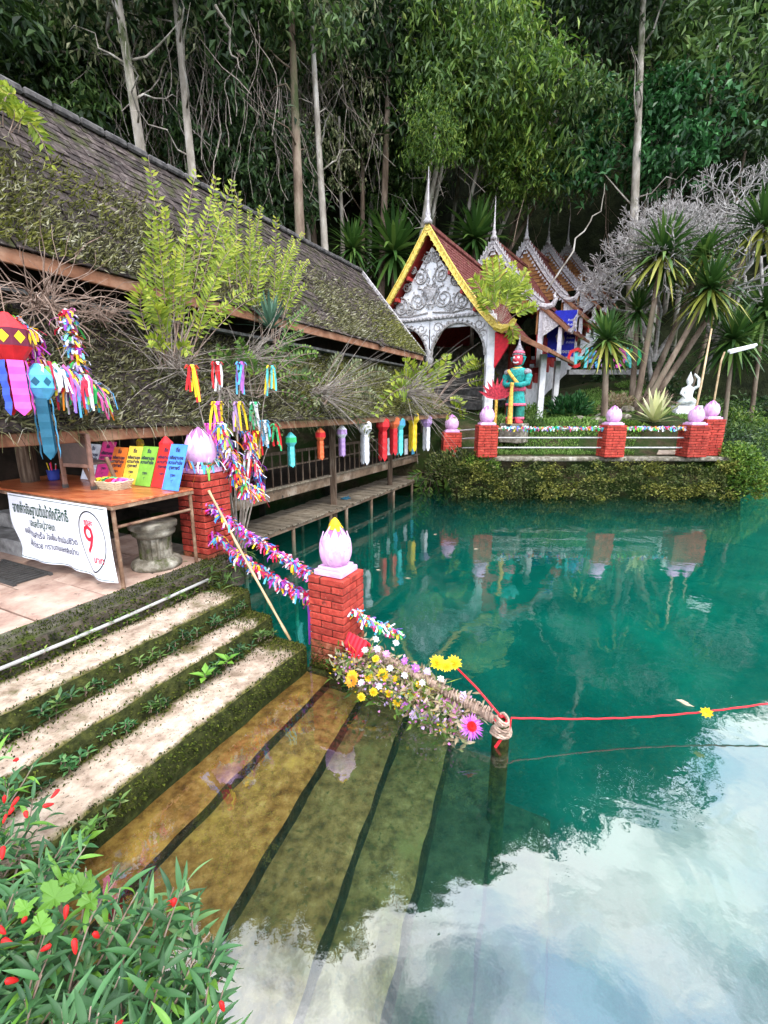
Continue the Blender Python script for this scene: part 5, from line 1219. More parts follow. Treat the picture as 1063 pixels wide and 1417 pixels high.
# ============================================================ TEMPLE
tm = thing('temple_pavilion', 'temple pavilion with white carved gable, gold bargeboards and red tile roof', 'temple', T(0, 2, 2))
FZ = 2.1                                        # floor height
def gable_curve(k, hw, z0, z1): return hw * k, z0 + (z1 - z0) * ((1 - (1 - k) ** 1.22) if k < 1 else 1 + (k - 1) * .3)
def roofs(parent, r0, r1, hw, z0, z1, mat, lower, board, bw, scal, finial, fin_h, flick, name='roof', both=True, thick=.07):
    """curved gable roof between r0 and r1 with bargeboards, finial and lower side tiers"""
    nseg = 12
    for sg in (1, -1):
        mb = MB(); rows = 22
        for i in range(rows):
            k0, k1 = i / rows, (i + 1.25) / rows
            qa, za = gable_curve(k0, hw, z0, z1); qb, zb = gable_curve(min(k1, 1.03), hw, z0, z1)
            mb.add([T(sg * qa, r0, za + .02), T(sg * qa, r1, za + .02), T(sg * qb, r1, zb + .055), T(sg * qb, r0, zb + .055), T(sg * qb, r0, zb - .0), T(sg * qb, r1, zb - .0)], [(0, 1, 2, 3), (3, 2, 5, 4)])
        tag(mb.build(name + '_tiles', mat, parent), kind='stuff')
        mb = MB(); cols = int((r1 - r0) / .22)
        for i in range(rows):
            k0, k1 = i / rows, (i + 1) / rows
            qa, za = gable_curve(k0, hw, z0, z1); qb, zb = gable_curve(k1, hw, z0, z1)
            for j in range(cols):
                rr = r0 + (r1 - r0) * (j + (.5 if i % 2 else 0)) / cols
                mb.bar(T(sg * qa, rr, za + .035), T(sg * qb, rr, zb + .07), .022, .018)
        tag(mb.build(name + '_ribs', mat, parent), kind='stuff')
        under = MB()
        for i in range(nseg):
            qa, za = gable_curve(i / nseg, hw, z0, z1); qb, zb = gable_curve((i + 1) / nseg, hw, z0, z1)
            under.add([T(sg * qa, r0, za - thick), T(sg * qa, r1, za - thick), T(sg * qb, r1, zb - thick), T(sg * qb, r0, zb - thick)], [(0, 1, 2, 3)])
        under.build('soffit', 'red_paint', parent)
        # bargeboard
        bb = MB(); n = 22
        for i in range(n):
            qa, za = gable_curve(i / n, hw + .05, z0 + .12, z1 + .02); qb, zb = gable_curve((i + 1) / n, hw + .05, z0 + .12, z1 + .02)
            bb.add([T(sg * qa, r0 - .06, za + .06), T(sg * qb, r0 - .06, zb + .06), T(sg * qb, r0 - .06, zb - bw), T(sg * qa, r0 - .06, za - bw),
                    T(sg * qa, r0 + .04, za + .06), T(sg * qb, r0 + .04, zb + .06), T(sg * qb, r0 + .04, zb - bw), T(sg * qa, r0 + .04, za - bw)],
                   [(0, 1, 2, 3), (7, 6, 5, 4), (0, 4, 5, 1), (3, 2, 6, 7)])
        ob = bb.build('bargeboard', board, parent)
        sc = MB(); n = int(26 * hw / 2.9)
        for i in range(n):
            q, z = gable_curve((i + .5) / n, hw + .05, z0 + .12, z1 + .02); q2, z2 = gable_curve((i + .6) / n, hw + .05, z0 + .12, z1 + .02)
            d = (T(sg * q2, 0, z2) - T(sg * q, 0, z)).normalized(); o = d.cross(TR).normalized()
            if o.z < 0: o = -o
            c = T(sg * q, r0 - .06, z)
            if scal: sc.add([c + o * .05 - d * .12, c + o * .05 + d * .12, c + o * (.05 + scal) - d * .14], [(0, 1, 2)]); sc.add([c - o * bw * .9 - d * .09, c - o * bw * .9 + d * .09, c - o * (bw + scal * .9)], [(0, 1, 2)])
            sc.box(c - o * bw * .42 - TR * .012, bw * .45, bw * .45, .03, (d + o).normalized(), (o - d).normalized(), TR)
        sc.build('carved_scales', board, ob)
        rm = MB()
        for off in (.045, -bw + .012):
            rm.tube([T(sg * q, r0 - .075, z + off) for q, z in [gable_curve(i / 16, hw + .05, z0 + .12, z1 + .02) for i in range(17)]], .022, 5)
        rm.build('moulding', 'grey_carved' if board != 'gold_paint' else 'gold_paint', ob)
        q, z = gable_curve(1, hw + .05, z0 + .12, z1 + .02); c = T(sg * q, r0 - .02, z - bw * .4); o = TQ * sg
        MB().tube([c - o * .15 + Z * .02, c + o * .12 - Z * .08, c + o * .38 - Z * .02, c + o * .5 + Z * .2, c + o * .42 + Z * .42 * flick, c + o * .5 + Z * .6 * flick], [.12, .15, .13, .09, .06, .01], 7).build('naga_end', board, parent)
        if lower:
            (qa, za, qb, zb) = lower
            mb = MB(); rows2 = 8
            for i in range(rows2):
                k0, k1 = i / rows2, (i + 1.2) / rows2
                A = lambda k: (qa + (qb - qa) * k, za + (zb - za) * k)
                (a1, b1), (a2, b2) = A(k0), A(k1)
                mb.add([T(sg * a1, r0, b1), T(sg * a1, r1, b1), T(sg * a2, r1, b2 + .04), T(sg * a2, r0, b2 + .04), T(sg * a2, r0, b2 - .01), T(sg * a2, r1, b2 - .01)], [(0, 1, 2, 3), (3, 2, 5, 4)])
            tag(mb.build('lower_tiles', mat, parent), kind='stuff')
            MB().bar(T(sg * qa, r0 - .05, za - .08), T(sg * (qb + .1), r0 - .05, zb - .10), .1, .16, .01).build('eave_board', 'fascia', parent)
            MB().bar(T(sg * (qb + .04), r0, zb - .06), T(sg * (qb + .04), r1, zb - .06), .06, .12, .008).build('fascia', 'fascia', parent)
            MB().box((T(sg * qa, r0, za - .1) + T(sg * qb, r1, zb - .1)) / 2, sqrt((qb - qa) ** 2 + (zb - za) ** 2), r1 - r0 - .1, .03, (TQ * sg * (qb - qa) + Z * (zb - za)).normalized(), TR, (Z * (qb - qa) - TQ * sg * (zb - za)).normalized()).build('soffit', 'teal_board' if parent is tm else 'red_paint', parent)
    MB().bar(T(0, r0, z0 + .07), T(0, r1, z0 + .07), .2, .16, .03).build('ridge', 'temple_tile', parent)
    a = T(0, r0 - .05, z0 + .1)
    MB().lathe([(.13, 0), (.15, .1), (.085, .22), (.1, .3), (.055, .45), (.04, .7), (.03, fin_h * .65), (.016, fin_h * .9), (.005, fin_h)], a, 10).build('finial', finial, parent, smooth=True)
HW0, ZA, ZE = 2.66, 8.78, 5.4
roofs(tm, -.35, 5.6, HW0, ZA, ZE, 'temple_tile', (2.62, 5.42, 4.3, 4.55), 'gold_paint', .26, 0, 'grey_carved', 1.75, .4)
# gable face with scrolls
gb = MB(); n = 14
pts = [T(sg * gable_curve(i / n, HW0 - .3, ZA - .5, ZE + .1)[0], 0, gable_curve(i / n, HW0 - .3, ZA - .5, ZE + .1)[1]) for sg, rg in ((-1, range(n, -1, -1)), (1, range(1, n + 1))) for i in rg]
gb.add(pts + [p + TR * .12 for p in pts], [tuple(range(len(pts))), tuple(range(2 * len(pts) - 1, len(pts) - 1, -1))])
gb.build('gable_face', 'white_plaster', tm)
def scroll(mb, c, r, turns, a0, sg, w):
    pp = []; m_ = int(turns * 16)
    for i in range(m_ + 1):
        k = i / m_; a = a0 + sg * k * turns * 2 * pi; q = r * (1 - .85 * k); pp.append(T(c[0] + q * cos(a), -.035, c[1] + q * sin(a)))
    mb.tube(pp, [w * (1 - .5 * i / m_) for i in range(m_ + 1)], 5)
    for i in range(2, m_, 3):
        k = i / m_; a = a0 + sg * k * turns * 2 * pi; q = r * (1 - .85 * k)
        for o in (.09,):
            c2 = (c[0] + (q + o * r * 1.6) * cos(a), c[1] + (q + o * r * 1.6) * sin(a)); mb.leaf(T(c2[0], -.04, c2[1]), TQ * cos(a + sg * .9) + Z * sin(a + sg * .9), -TR, r * .3, r * .2)
tr_ = MB()
SCR = [(.62, 6.15, .50), (1.45, 5.95, .40), (.50, 7.05, .36), (1.15, 6.75, .26), (.24, 7.75, .24), (2.05, 5.72, .24), (.22, 6.55, .22), (1.0, 5.75, .22), (1.75, 6.25, .16), (.85, 7.35, .15)]
for q, z, r in SCR:
    q, z, r = q * .84, 6.02 + (z - 5.55) * .86, r * .84
    for sg in (1, -1):
        scroll(tr_, (sg * q, z), r, 1.6, pi / 2, sg, .03); scroll(tr_, (sg * q, z), r * .55, 1.1, -pi / 2, -sg, .02)
for sg in (1, -1):
    tr_.tube([T(sg * q, -.03, z) for q, z in ((.05, 6.2), (.3, 6.7), (.05, 7.2), (.25, 7.6), (.04, 8.1))], .022, 5)
    tr_.tube([T(sg * q, -.03, z) for q, z in ((.1, 6.08), (.9, 6.0), (1.4, 6.08), (1.9, 6.0))], .03, 5)
tr_.build('scrollwork', 'scroll_grey', tm)
urn = MB(); urn.lathe([(.1, 0), (.05, .12), (.2, .3), (.3, .5), (.26, .52)], T(0, -.06, 6.35), 12, 1, .35, X=TQ, Y=TR); urn.build('vase_relief', 'carved_white', tm)
cn = MB(); cn.bar(T(-2.4, -.05, 5.86), T(2.4, -.05, 5.86), .14, .12, .02)
for k in range(30): cn.ball(T(-2.3 + k * .159, -.13, 5.86), .045, 6, 4)
cn.build('cornice', 'carved_white', tm)
# arches
def arch(parent, qa, qb, zt, zs, mat):
    """spandrel panel with a round arch cut out"""
    mb = MB(); n = 18; cq, r = (qa + qb) / 2, (qb - qa) / 2 - .05; zr = zt - .16 - r * 1.12
    P = [(cq - r * cos(pi * i / n), zr + r * 1.12 * sin(pi * i / n)) for i in range(n + 1)]
    for i in range(n):
        (a, b), (c, d) = P[i], P[i + 1]
        mb.add([T(a, -.04, b), T(c, -.04, d), T(c, -.04, zt), T(a, -.04, zt), T(a, .08, b), T(c, .08, d), T(c, .08, zt), T(a, .08, zt)], [(0, 1, 2, 3), (7, 6, 5, 4), (0, 4, 5, 1)])
    for (a, b) in ((qa, P[0][0]), (P[-1][0], qb)): mb.add([T(a, -.04, zs), T(b, -.04, zs), T(b, -.04, zt), T(a, -.04, zt)], [(0, 1, 2, 3)])
    mb.build('arch_panel', 'white_plaster', parent)
    ed = MB(); ed.tube([T(q, -.06, z) for q, z in P], .045, 6)
    for i in range(0, n + 1): ed.ball(T(P[i][0] * 1.0, -.09, P[i][1] + .08), .04, 5, 4)
    for sg, q0 in ((1, qa + .3), (-1, qb - .3)):
        scroll(ed, (q0, zt - .28), .2, 1.4, 0, sg, .03); scroll(ed, (q0 - sg * .14, zt - .62), .15, 1.3, 0, -sg, .028); scroll(ed, (q0 + sg * .42, zt - .2), .13, 1.2, 0, sg, .026)
    ed.build('arch_moulding', 'scroll_grey', parent)
arch(tm, .02, 2.2, 5.8, 4.2, ''); arch(tm, -2.2, -.02, 5.8, 4.2, '')
pd_ = MB(); pd_.lathe([(.04, -.62), (.12, -.5), (.16, -.36), (.11, -.24), (.14, -.1), (.1, 0)], T(0, 0, 4.78), 10); pd_.build('pendant', 'carved_white', tm, smooth=True)
for q in (2.33, -2.33):
    MB().bar(T(q, 0, FZ), T(q, 0, 5.8), .3, .3, .015).build('column', 'white_plaster', tm)
MB().bar(T(0, .02, FZ), T(0, .02, 4.2), .09, .09).build('mullion_post', 'timber', tm)
for q, r in ((2.4, 5.2), (-2.4, 5.2), (3.75, 2.0), (3.75, 5.0), (-2.4, 2.6), (2.4, 2.6)):
    MB().bar(T(q, r, FZ), T(q, r, 4.6 if abs(q) > 3 else 5.3), .22, .22, .012).build('column', 'red_paint' if abs(q) < 3 else 'white_plaster', tm)
MB().box(T(0, 5.3, 3.8), 4.8, .1, 3.4, TQ, TR).build('rear_wall', 'grey_block', tm)
MB().box(T(.6, 2.6, FZ - .3), 6.6, 5.6, .6, TQ, TR, ch=.02).build('floor', 'grey_block', tm)
for k, z in enumerate((7.75, 7.0, 6.2)):
    q = gable_curve(.33 + .2 * k, HW0 - .22, ZA - .25, ZE)
    for sg in (1, -1): MB().bar(T(sg * q[0], -.3, q[1] - .05), T(sg * q[0], .1, q[1] - .05), .1, .12).build('purlin_end', 'red_paint', tm)
for sg in (1,): MB().add([T(2.5, -.1, 5.2), T(3.15, -.1, 5.0), T(2.52, -.1, 4.0)], [(0, 1, 2)]).add([T(2.5, 0, 5.2), T(3.15, 0, 5.0), T(2.52, 0, 4.0)], [(2, 1, 0)]).build('eave_bracket', 'cloth_red', tm)
# bright fern growing on the eave of the pavilion
px_plant('eave_fern', 'big yellow green fern growing on the gold eave of the temple', 15.4, [(690, 445, 672, 360, -.1, 22), (690, 445, 690, 355, 0, 22), (692, 445, 710, 362, .1, 22), (695, 445, 730, 375, .2, 22), (688, 445, 655, 385, -.2, 20), (692, 445, 735, 400, .2, 20), (690, 445, 700, 385, .1, 20), (690, 450, 665, 410, -.15, 18), (692, 448, 720, 420, .2, 18), (690, 445, 680, 380, -.1, 20), (690, 445, 716, 390, .1, 20), (694, 450, 742, 425, .3, 18)], 'leaf_lime', .34, .075, plane=py)
# rising corridor of stepped gables, its axis turned further round than the pavilion's
B1 = radians(34); TR = V((sin(B1), cos(B1), 0)); TQ = V((cos(B1), -sin(B1), 0))
GA = [(5.87, 9.95, 2.4, 7.1, 3.5, 6.0), (10.42, 11.15, 2.3, 8.2, 3.36, 7.05), (14.45, 12.0, 2.2, 9.4, 3.2, 8.25), (19.0, 13.1, 1.9, 10.95, 3.0, 9.5)]
ordn = ['lowest', 'second', 'third', 'highest']
for i, (r, za, hw, ze, lq, lz) in enumerate(GA):
    r1 = GA[i + 1][0] + .2 if i < 3 else r + 3.2
    tc_ = thing('corridor_roof', '%s of the stepped carved gable roofs climbing behind the temple pavilion' % ordn[i], 'temple', T(0, r, za - 4), 'stepped gables over the stairs')
    roofs(tc_, r, r1, hw, za, ze, 'temple_tile', (hw - .1, ze + .02, lq, lz), 'grey_carved', .26, .13, 'grey_carved', 1.75, .9, both=True)
    gf = MB(); n = 12
    pp = [T(sg * gable_curve(i_ / n, hw - .12, za - .2, ze)[0], r + .15, gable_curve(i_ / n, hw - .12, za - .2, ze)[1]) for sg, rg in ((-1, range(n, -1, -1)), (1, range(1, n + 1))) for i_ in rg]
    gf.add(pp, [tuple(range(len(pp)))]); gf.build('gable_boards', 'orange_board', tc_)
    ln_ = MB()
    for k in range(9): z = ze + .15 + k * .2; q = (hw - .2) * (za - .25 - z) / (za - ze); ln_.bar(T(-q, r + .13, z), T(q, r + .13, z), .03, .03)
    ln_.build('board_battens', 'fascia', tc_)
    zf = 3.2 + (r - 4) * .33
    MB().box(T(hw - .05, r + .2, (zf + ze) / 2), .2, .2, ze - zf, TQ, TR).build('column', 'white_plaster', tc_)
    MB().box(T(lq - .3, r + .2, (zf + lz + .1) / 2), .16, .16, lz + .1 - zf, TQ, TR).build('column', 'white_plaster', tc_)
    MB().box(T(hw - .3, (r + r1) / 2 + .2, ze - .6), .08, r1 - r - .3, 1.2, TQ, TR).build('side_wall', 'orange_board', tc_)
    MB().box(T(hw - .25, (r + r1) / 2 + .2, ze - 1.9), .08, r1 - r - .3, 1.4, TQ, TR).build('red_wall', 'red_paint', tc_)
    MB().add([T(hw + .05, r - .03, ze - .1), T(lq - .25, r - .03, lz + .2), T(hw + .05, r - .03, lz - .3)], [(0, 1, 2)]).build('carved_bracket', 'carved_white', tc_)
    c = T(lq, r, lz - .05)
    MB().tube([c, c + TQ * .2 - Z * .1, c + TQ * .34 + Z * .1, c + TQ * .28 + Z * .35, c + TQ * .38 + Z * .6], [.1, .13, .1, .07, .01], 6).build('naga_end', 'grey_carved', tc_)
# checkered stair wall
sw = thing('stair_wall', 'red and white checkered side wall of the covered stairs', 'wall', T(2.0, 4, 3))
for k in range(21):
    r = 3.6 + k * .84; z = 2.95 + k * .278
    MB().box(T(2.35, r, z - .95), .3, .84, 2.4, TQ, TR, ch=.0).build('white_block', 'white_plaster', sw)
    MB().box(T(2.37, r - .1, z + .42), .36, .52, .42, TQ, TR, ch=.01).build('red_block', 'red_paint', sw)
    MB().box(T(1.5, r, z + .1), 1.4, .5, .17, TQ, TR).build('tread', 'red_paint' if k % 2 else 'white_plaster', sw)
# blue banner
bc0 = py(776, 462, 23.2); bb_ = thing('blue_banner', 'blue hanging banner with a white figure and lines of writing by the temple stairs', 'banner', bc0 - Z * 1)
MB().box(bc0, 1.35, .03, 2.1, (EX + EY * -.2).normalized(), (EY + EX * .2).normalized()).build('cloth', 'banner_blue', bb_)
xb = (EX + EY * -.2).normalized(); yb = -(EY + EX * .2).normalized()
def onbb(x, y): return bc0 + xb * x + Z * y + yb * .022
fg = MB(); fg.add([onbb(*p) for p in ((-.05, -.55), (.15, -.5), (.2, -.2), (.12, .0), (.22, .15), (.1, .3), (.16, .5), (.05, .62), (-.04, .5), (.02, .3), (-.1, .1), (-.22, -.1), (-.16, -.35))], [tuple(range(13))]); fg.build('figure_print', 'lan_white', bb_)
print_on(onbb, 'วัดถ้ำเชียงดาว', -.0, -.82, .22, 'lettering', 'lan_white', bb_, .004, 1.1)
for k in range(6): print_on(onbb, 'ถ้ำเชียงดาว'[:8], .45, .6 - k * .2, .12, 'lettering', 'lan_white', bb_, .002, .34)
MB().box(onbb(.68, 0) - yb * .02, .03, .04, 2.12, xb, yb).build('edge_pole', 'lan_white', bb_)
# coloured letters
LT_ = [('C', 794, 'lan_red'), ('H', 804, 'lan_cyan'), ('I', 812, 'lan_orange'), ('A', 819, 'lan_sky'), ('N', 828, 'lan_mauve'), ('G', 837, 'lan_yellow'), ('D', 856, 'lan_pink'), ('A', 866, 'lan_cyan'), ('O', 876, 'lan_green')]
ls = thing('letter_sign', 'row of freestanding coloured capital letters on the slope', 'sign', py(820, 512, 20.5))
for c, u, mt in LT_:
    q = py(u, 497, 20.5); vs, fs = text_mesh(c, 1.15, .02)
    n = len(vs); dx = V((.97, -.25, 0)); dn = V((-.25, -.97, 0))
    F = [q + dx * v.x * .75 + Z * v.y for v in vs]; mb = MB()
    edges = {}
    for f in fs:
        for a, b in zip(f, f[1:] + f[:1]): edges[(a, b)] = 1
    mb.add([p + dn * .06 for p in F] + [p - dn * .06 for p in F], fs + [tuple(i + n for i in reversed(f)) for f in fs] + [(a, a + n, b + n, b) for (a, b) in edges if (b, a) not in edges])
    mb.build('letter', mt, ls)
mb = MB(); mb.bar(py(786, 515, 20.5), py(884, 515, 20.5), .25, .2); mb.build('plinth', 'grey_block', ls)

# ============================================================ GUARDIAN AND SMALL FIGURES
gd_ = py(712, 586, 15.0); gd_.z = ground_h(gd_.x, gd_.y) if abs(ground_h(gd_.x, gd_.y) - gd_.z) < .5 else gd_.z
gu = thing('guardian_statue', 'teal robed giant guardian statue with red face and pointed crown', 'statue', gd_)
GS = 2.6 / 3.1
gx = V((.80, -.60, 0)) * .88; gyv = V((-.60, -.80, 0))      # statue's left-right, and the way it faces (left and towards the pond)
def G(x, y, z): return gd_ + (gx * x + gyv * y + Z * z) * GS
def glathe(name, prof, c, mat, sx=1, sy=1, n=14, par=None):
    return MB().lathe([(r * GS, z * GS) for r, z in prof], c, n, sx, sy, X=gx, Y=gyv).build(name, mat, par or gu, smooth=True)
MB().box(G(0, 0, -.36), 1.0 * GS, .8 * GS, .74 * GS, gx, gyv, ch=.03).build('plinth', 'aged_stone', gu)
for sg in (-1, 1):
    glathe('boot', [(.15, .0), (.17, .06), (.15, .14), (.13, .2)], G(sg * .2, .04, .0), 'st_red', 1, 1.35)
    glathe('trouser_leg', [(.17, .12), (.2, .3), (.19, .6), (.2, .75)], G(sg * .2, 0, 0), 'st_green')
    glathe('leg_band', [(.205, .16), (.215, .2), (.205, .25)], G(sg * .2, 0, 0), 'st_pink')
glathe('skirt', [(.42, .68), (.43, .75), (.36, 1.0), (.33, 1.25)], G(0, 0, 0), 'st_teal', 1, .8)
glathe('skirt_hem', [(.43, .66), (.445, .7), (.435, .76)], G(0, 0, 0), 'st_pink', 1, .8)
glathe('sash', [(.34, 1.2), (.39, 1.26), (.38, 1.36), (.33, 1.42)], G(0, 0, 0), 'st_pink', 1, .82)
glathe('torso', [(.32, 1.38), (.36, 1.55), (.42, 1.75), (.43, 1.9), (.34, 2.02), (.14, 2.1), (.12, 2.16)], G(0, 0, 0), 'st_teal', 1, .72)
MB().tube([G(-.3, .28, 1.95), G(-.05, .36, 1.7), G(.2, .33, 1.45)], .05, 7).build('gold_band', 'st_gold', gu)
glathe('collar', [(.3, 1.95), (.33, 2.0), (.2, 2.08)], G(0, 0, 0), 'st_gold', 1, .8)
for sg in (-1, 1):
    ar = MB(); ar.tube([G(sg * .36, 0, 1.92), G(sg * .50, .02, 1.75), G(sg * .5, .1, 1.5), G(sg * .34, .32, 1.42), G(sg * .1, .44, 1.44)], [x * GS for x in (.13, .14, .12, .10, .075)], 9)
    for f in range(4): ar.tube([G(sg * (.10 - .02 * f), .45, 1.47 - .035 * f), G(sg * .0, .52, 1.46 - .035 * f), G(-sg * .06, .47, 1.45 - .035 * f)], [.025, .024, .02], 5)
    ar.build('arm', 'st_teal', gu, smooth=True)
    glathe('shoulder_guard', [(.05, .1), (.16, .04), (.19, -.05), (.15, -.12)], G(sg * .42, 0, 1.92), 'st_grey')
hd = glathe('head', [(.1, 2.14), (.17, 2.18), (.215, 2.28), (.225, 2.38), (.21, 2.48), (.19, 2.54)], G(0, .04, 0), 'st_red', 1, 1.05)
glathe('hair', [(.18, 2.16), (.235, 2.28), (.245, 2.4), (.225, 2.52)], G(0, -.05, 0), 'st_teal', 1, .95)
MB().tube([G(0, .24, 2.4), G(0, .31, 2.33), G(0, .26, 2.3)], [.03, .045, .03], 6).build('nose', 'st_red', hd)
for sg in (-1, 1):
    MB().ball(G(sg * .09, .23, 2.41), .04, 8, 6).build('eye', 'lan_white', hd)
    MB().tube([G(sg * .2, .05, 2.45), G(sg * .29, .02, 2.42), G(sg * .25, .03, 2.28)], [.03, .045, .02], 6).build('ear', 'st_teal', hd)
    MB().tube([G(sg * .06, .26, 2.235), G(sg * .08, .3, 2.28)], [.02, .004], 5).build('fang', 'lan_white', hd)
MB().tube([G(-.11, .22, 2.24), G(0, .27, 2.22), G(.11, .22, 2.24)], .022, 5).build('mouth', 'lan_white', hd)
cr = glathe('crown', [(.25, 2.5), (.27, 2.53), (.2, 2.58), (.24, 2.62), (.16, 2.68), (.18, 2.72), (.11, 2.78), (.12, 2.81), (.06, 2.88), (.03, 3.05), (.005, 3.22)], G(0, 0, 0), 'st_grey')
glathe('crown_band', [(.255, 2.58), (.25, 2.6), (.205, 2.66)], G(0, 0, 0), 'st_pink', par=cr)
MB().tube([G(0, .5, .0), G(0, .5, .9), G(0, .5, 1.35), G(0, .48, 1.5)], [.09, .07, .05, .07], 8).build('club', 'st_gold', gu)
# red naga-like ornament and blue white urn beside it
rn = G(-.75, .3, .9); mb = MB()
for k in range(9):
    a = -1.2 + k * .3; mb.leaf(rn, gx * sin(a) + Z * cos(a), gyv, .7, .16, .2)
t = thing('red_fan_ornament', 'red carved fan ornament standing beside the guardian', 'ornament', rn - Z * .9)
mb.build('fan', 'st_red', t); MB().tube([rn - Z * .95, rn], .05, 6).build('stand', 'st_gold', t)
# pale small deity on a stepped plinth by the path
wf = py(948, 572, 18.0); fgx = thing('pale_figure', 'small pale seated figure with one arm raised on a white plinth', 'statue', wf)
MB().box(wf + Z * -.1, 1.2, .8, .5, ch=.02).box(wf + Z * .22, .95, .6, .14, ch=.02).build('plinth', 'white_plaster', fgx)
mb = MB(); w0 = wf + Z * .3
mb.lathe([(.34, 0), (.36, .12), (.25, .24), (.17, .34), (.19, .5), (.21, .62), (.12, .7), (.06, .74), (.07, .78), (.12, .86), (.12, .96), (.08, 1.05), (.04, 1.15), (.005, 1.25)], w0, 12, 1, .75)
mb.tube([w0 + V((.18, 0, .62)), w0 + V((.34, -.05, .72)), w0 + V((.3, -.05, 1.0)), w0 + V((.12, -.05, 1.16))], [.07, .06, .05, .035], 7)
mb.tube([w0 + V((-.18, 0, .62)), w0 + V((-.32, -.1, .45)), w0 + V((-.2, -.25, .25))], [.07, .06, .04], 7)
mb.tube([w0 + V((.2, -.1, .12)), w0 + V((-.1, -.35, .2)), w0 + V((-.4, -.2, .08))], [.12, .11, .07], 7)
mb.build('body', 'pale_figure', fgx, smooth=True)
# bamboo pole and the lamp beyond the end pillars
a, b = py(953, 612, 14.9), py(985, 455, 15.4); tag(MB().tube([a, a.lerp(b, .5) + EX * .03, b], [.04, .035, .025], 7).build('leaning_pole', 'bamboo', smooth=True, org=a), 'slim pale pole leaning up from behind the end pillars', 'pole')
lp = py(987, 560, 16); lm = thing('strip_lamp', 'thin post carrying a slanted white strip lamp beyond the terrace end', 'lamp', lp - Z * .6)
MB().tube([lp - Z * .7, py(998, 500, 16), py(1003, 487, 16)], .03, 7).build('post', 'bamboo', lm)
MB().bar(py(1008, 486, 16), py(1047, 477, 16), .12, .09, .02).build('tube_housing', 'lamp_white', lm)
MB().bar(py(1010, 489, 15.96), py(1045, 480, 15.96), .05, .05, .01).build('tube', 'pet_white', lm)

# ============================================================ SMALL PALM-LIKE TREES
def head_mesh(seed, n=120, L=1.0, w=.07):
    global R
    keep = R; R = random.Random(seed); mb = MB()
    for k in range(n):
        a = 2.39996 * k; el = -.95 + 2.35 * ((k + .5) / n) ** .85
        d = V((cos(a) * cos(el), sin(a) * cos(el), sin(el))); LL = L * R.uniform(.85, 1.08) * (.8 + .2 * cos(el)); dr = .30 * LL * max(.1, cos(el)) * R.uniform(.5, 1.3)
        pts = [d * .03, d * LL * .35 - Z * dr * .06, d * LL * .7 - Z * dr * .36, d * LL - Z * dr]
        mb.blade(pts, [w * .6, w, w * .8, w * .08], d.cross(Z) if abs(d.z) < .95 else V((1, 0, 0)), 1 if el < -.35 else 0)
    R = keep
    return mesh_of(mb, 'leaf_head', ['leaf_drac', 'leaf_drac_old'])
HEADS = [head_mesh(k, w=.075) for k in (1, 2, 3)]
HEADD = []
for me in HEADS:
    m2_ = me.copy(); m2_.materials[1] = M('leaf_drac'); HEADD.append(m2_)
# (head u, v, radius px, trunk base u, v, distance, label)
DR = [(840, 470, 52, 838, 565, 17.0, 'small dracaena with a drooping yellowing head behind the middle terrace pillar', 1),
      (917, 352, 62, 885, 520, 18.5, 'tall dracaena with a round spiky head in front of the bare pale tree', 1),
      (883, 430, 40, 878, 525, 19.5, 'short dracaena head tucked behind the tall one', 0),
      (983, 398, 58, 888, 525, 18.0, 'dracaena on a long leaning trunk with bright yellow lower leaves', 1),
      (975, 352, 48, 895, 515, 19.5, 'upper dracaena head rising just behind the leaning one', 1),
      (1056, 315, 62, 900, 520, 19.0, 'dracaena head on the longest leaning trunk reaching past the bare tree', 1),
      (1015, 470, 60, 1015, 560, 20.5, 'dark shaggy dracaena over the bank beyond the lamp', 0),
      (1058, 430, 60, 1050, 560, 21.5, 'dark dracaena at the edge of the wooded bank', 0),
      (545, 350, 72, 540, 470, 24.0, 'large spiky dark green head between the hall roof and the gold gable', 0),
      (488, 345, 48, 488, 430, 23.0, 'small spiky head peeking over the end of the hall ridge', 0),
      (657, 330, 58, 655, 450, 25.0, 'starburst spiky palm head above the red temple roof', 0)]
for i, (u, v, rp_, bu, bv, Y_, lab, yl) in enumerate(DR):
    c = py(u, v, Y_); b = py(bu, bv, Y_ - (.5 if abs(u - bu) > 20 else 0)); sc = rp_ / FPX * (Y_ * cos(PIT)) * 1.02
    b.z = min(b.z, ground_h(b.x, b.y) - .1) if b.z > ground_h(b.x, b.y) else b.z
    t = thing('dracaena', lab, 'tree', b)
    mb = MB(); n = 10; mid = (b + c) / 2 + V((0, 0, -.12 * abs(u - bu) / 40))
    P_ = lambda k: b * (1 - k) ** 2 + mid * (2 * k * (1 - k)) + c * k * k
    mb.tube([P_(k / n) for k in range(n + 1)], [(.125 - .05 * k / n) for k in range(n + 1)], 9); mb.build('trunk', 'bark_brown', t, smooth=True)
    o = inst((HEADS if yl else HEADD)[i % 3], 'leaves', t, c - ORG[t.name], (R.uniform(-.15, .15), R.uniform(-.15, .15), R.uniform(0, 6)), (sc, sc, sc)); o['kind'] = 'stuff'
    if i in (0, 1, 3):
        o = inst(HEADD[(i + 1) % 3], 'leaves', t, c - ORG[t.name] + V((.25, .3, -.4)), (0, 0, 1), (sc * .7,) * 3); o['kind'] = 'stuff'
ag = py(905, 585, 15.8); ag.z = ground_h(ag.x, ag.y); t = thing('agave', 'pale variegated agave rosette behind the terrace rail', 'plant', ag)
mb = MB(); rosette(mb, ag + Z * .1, 34, 1.15, .15, droop=.12, lo=.1); mb.build('blades', ['leaf_agave', 'leaf_agave'], t)

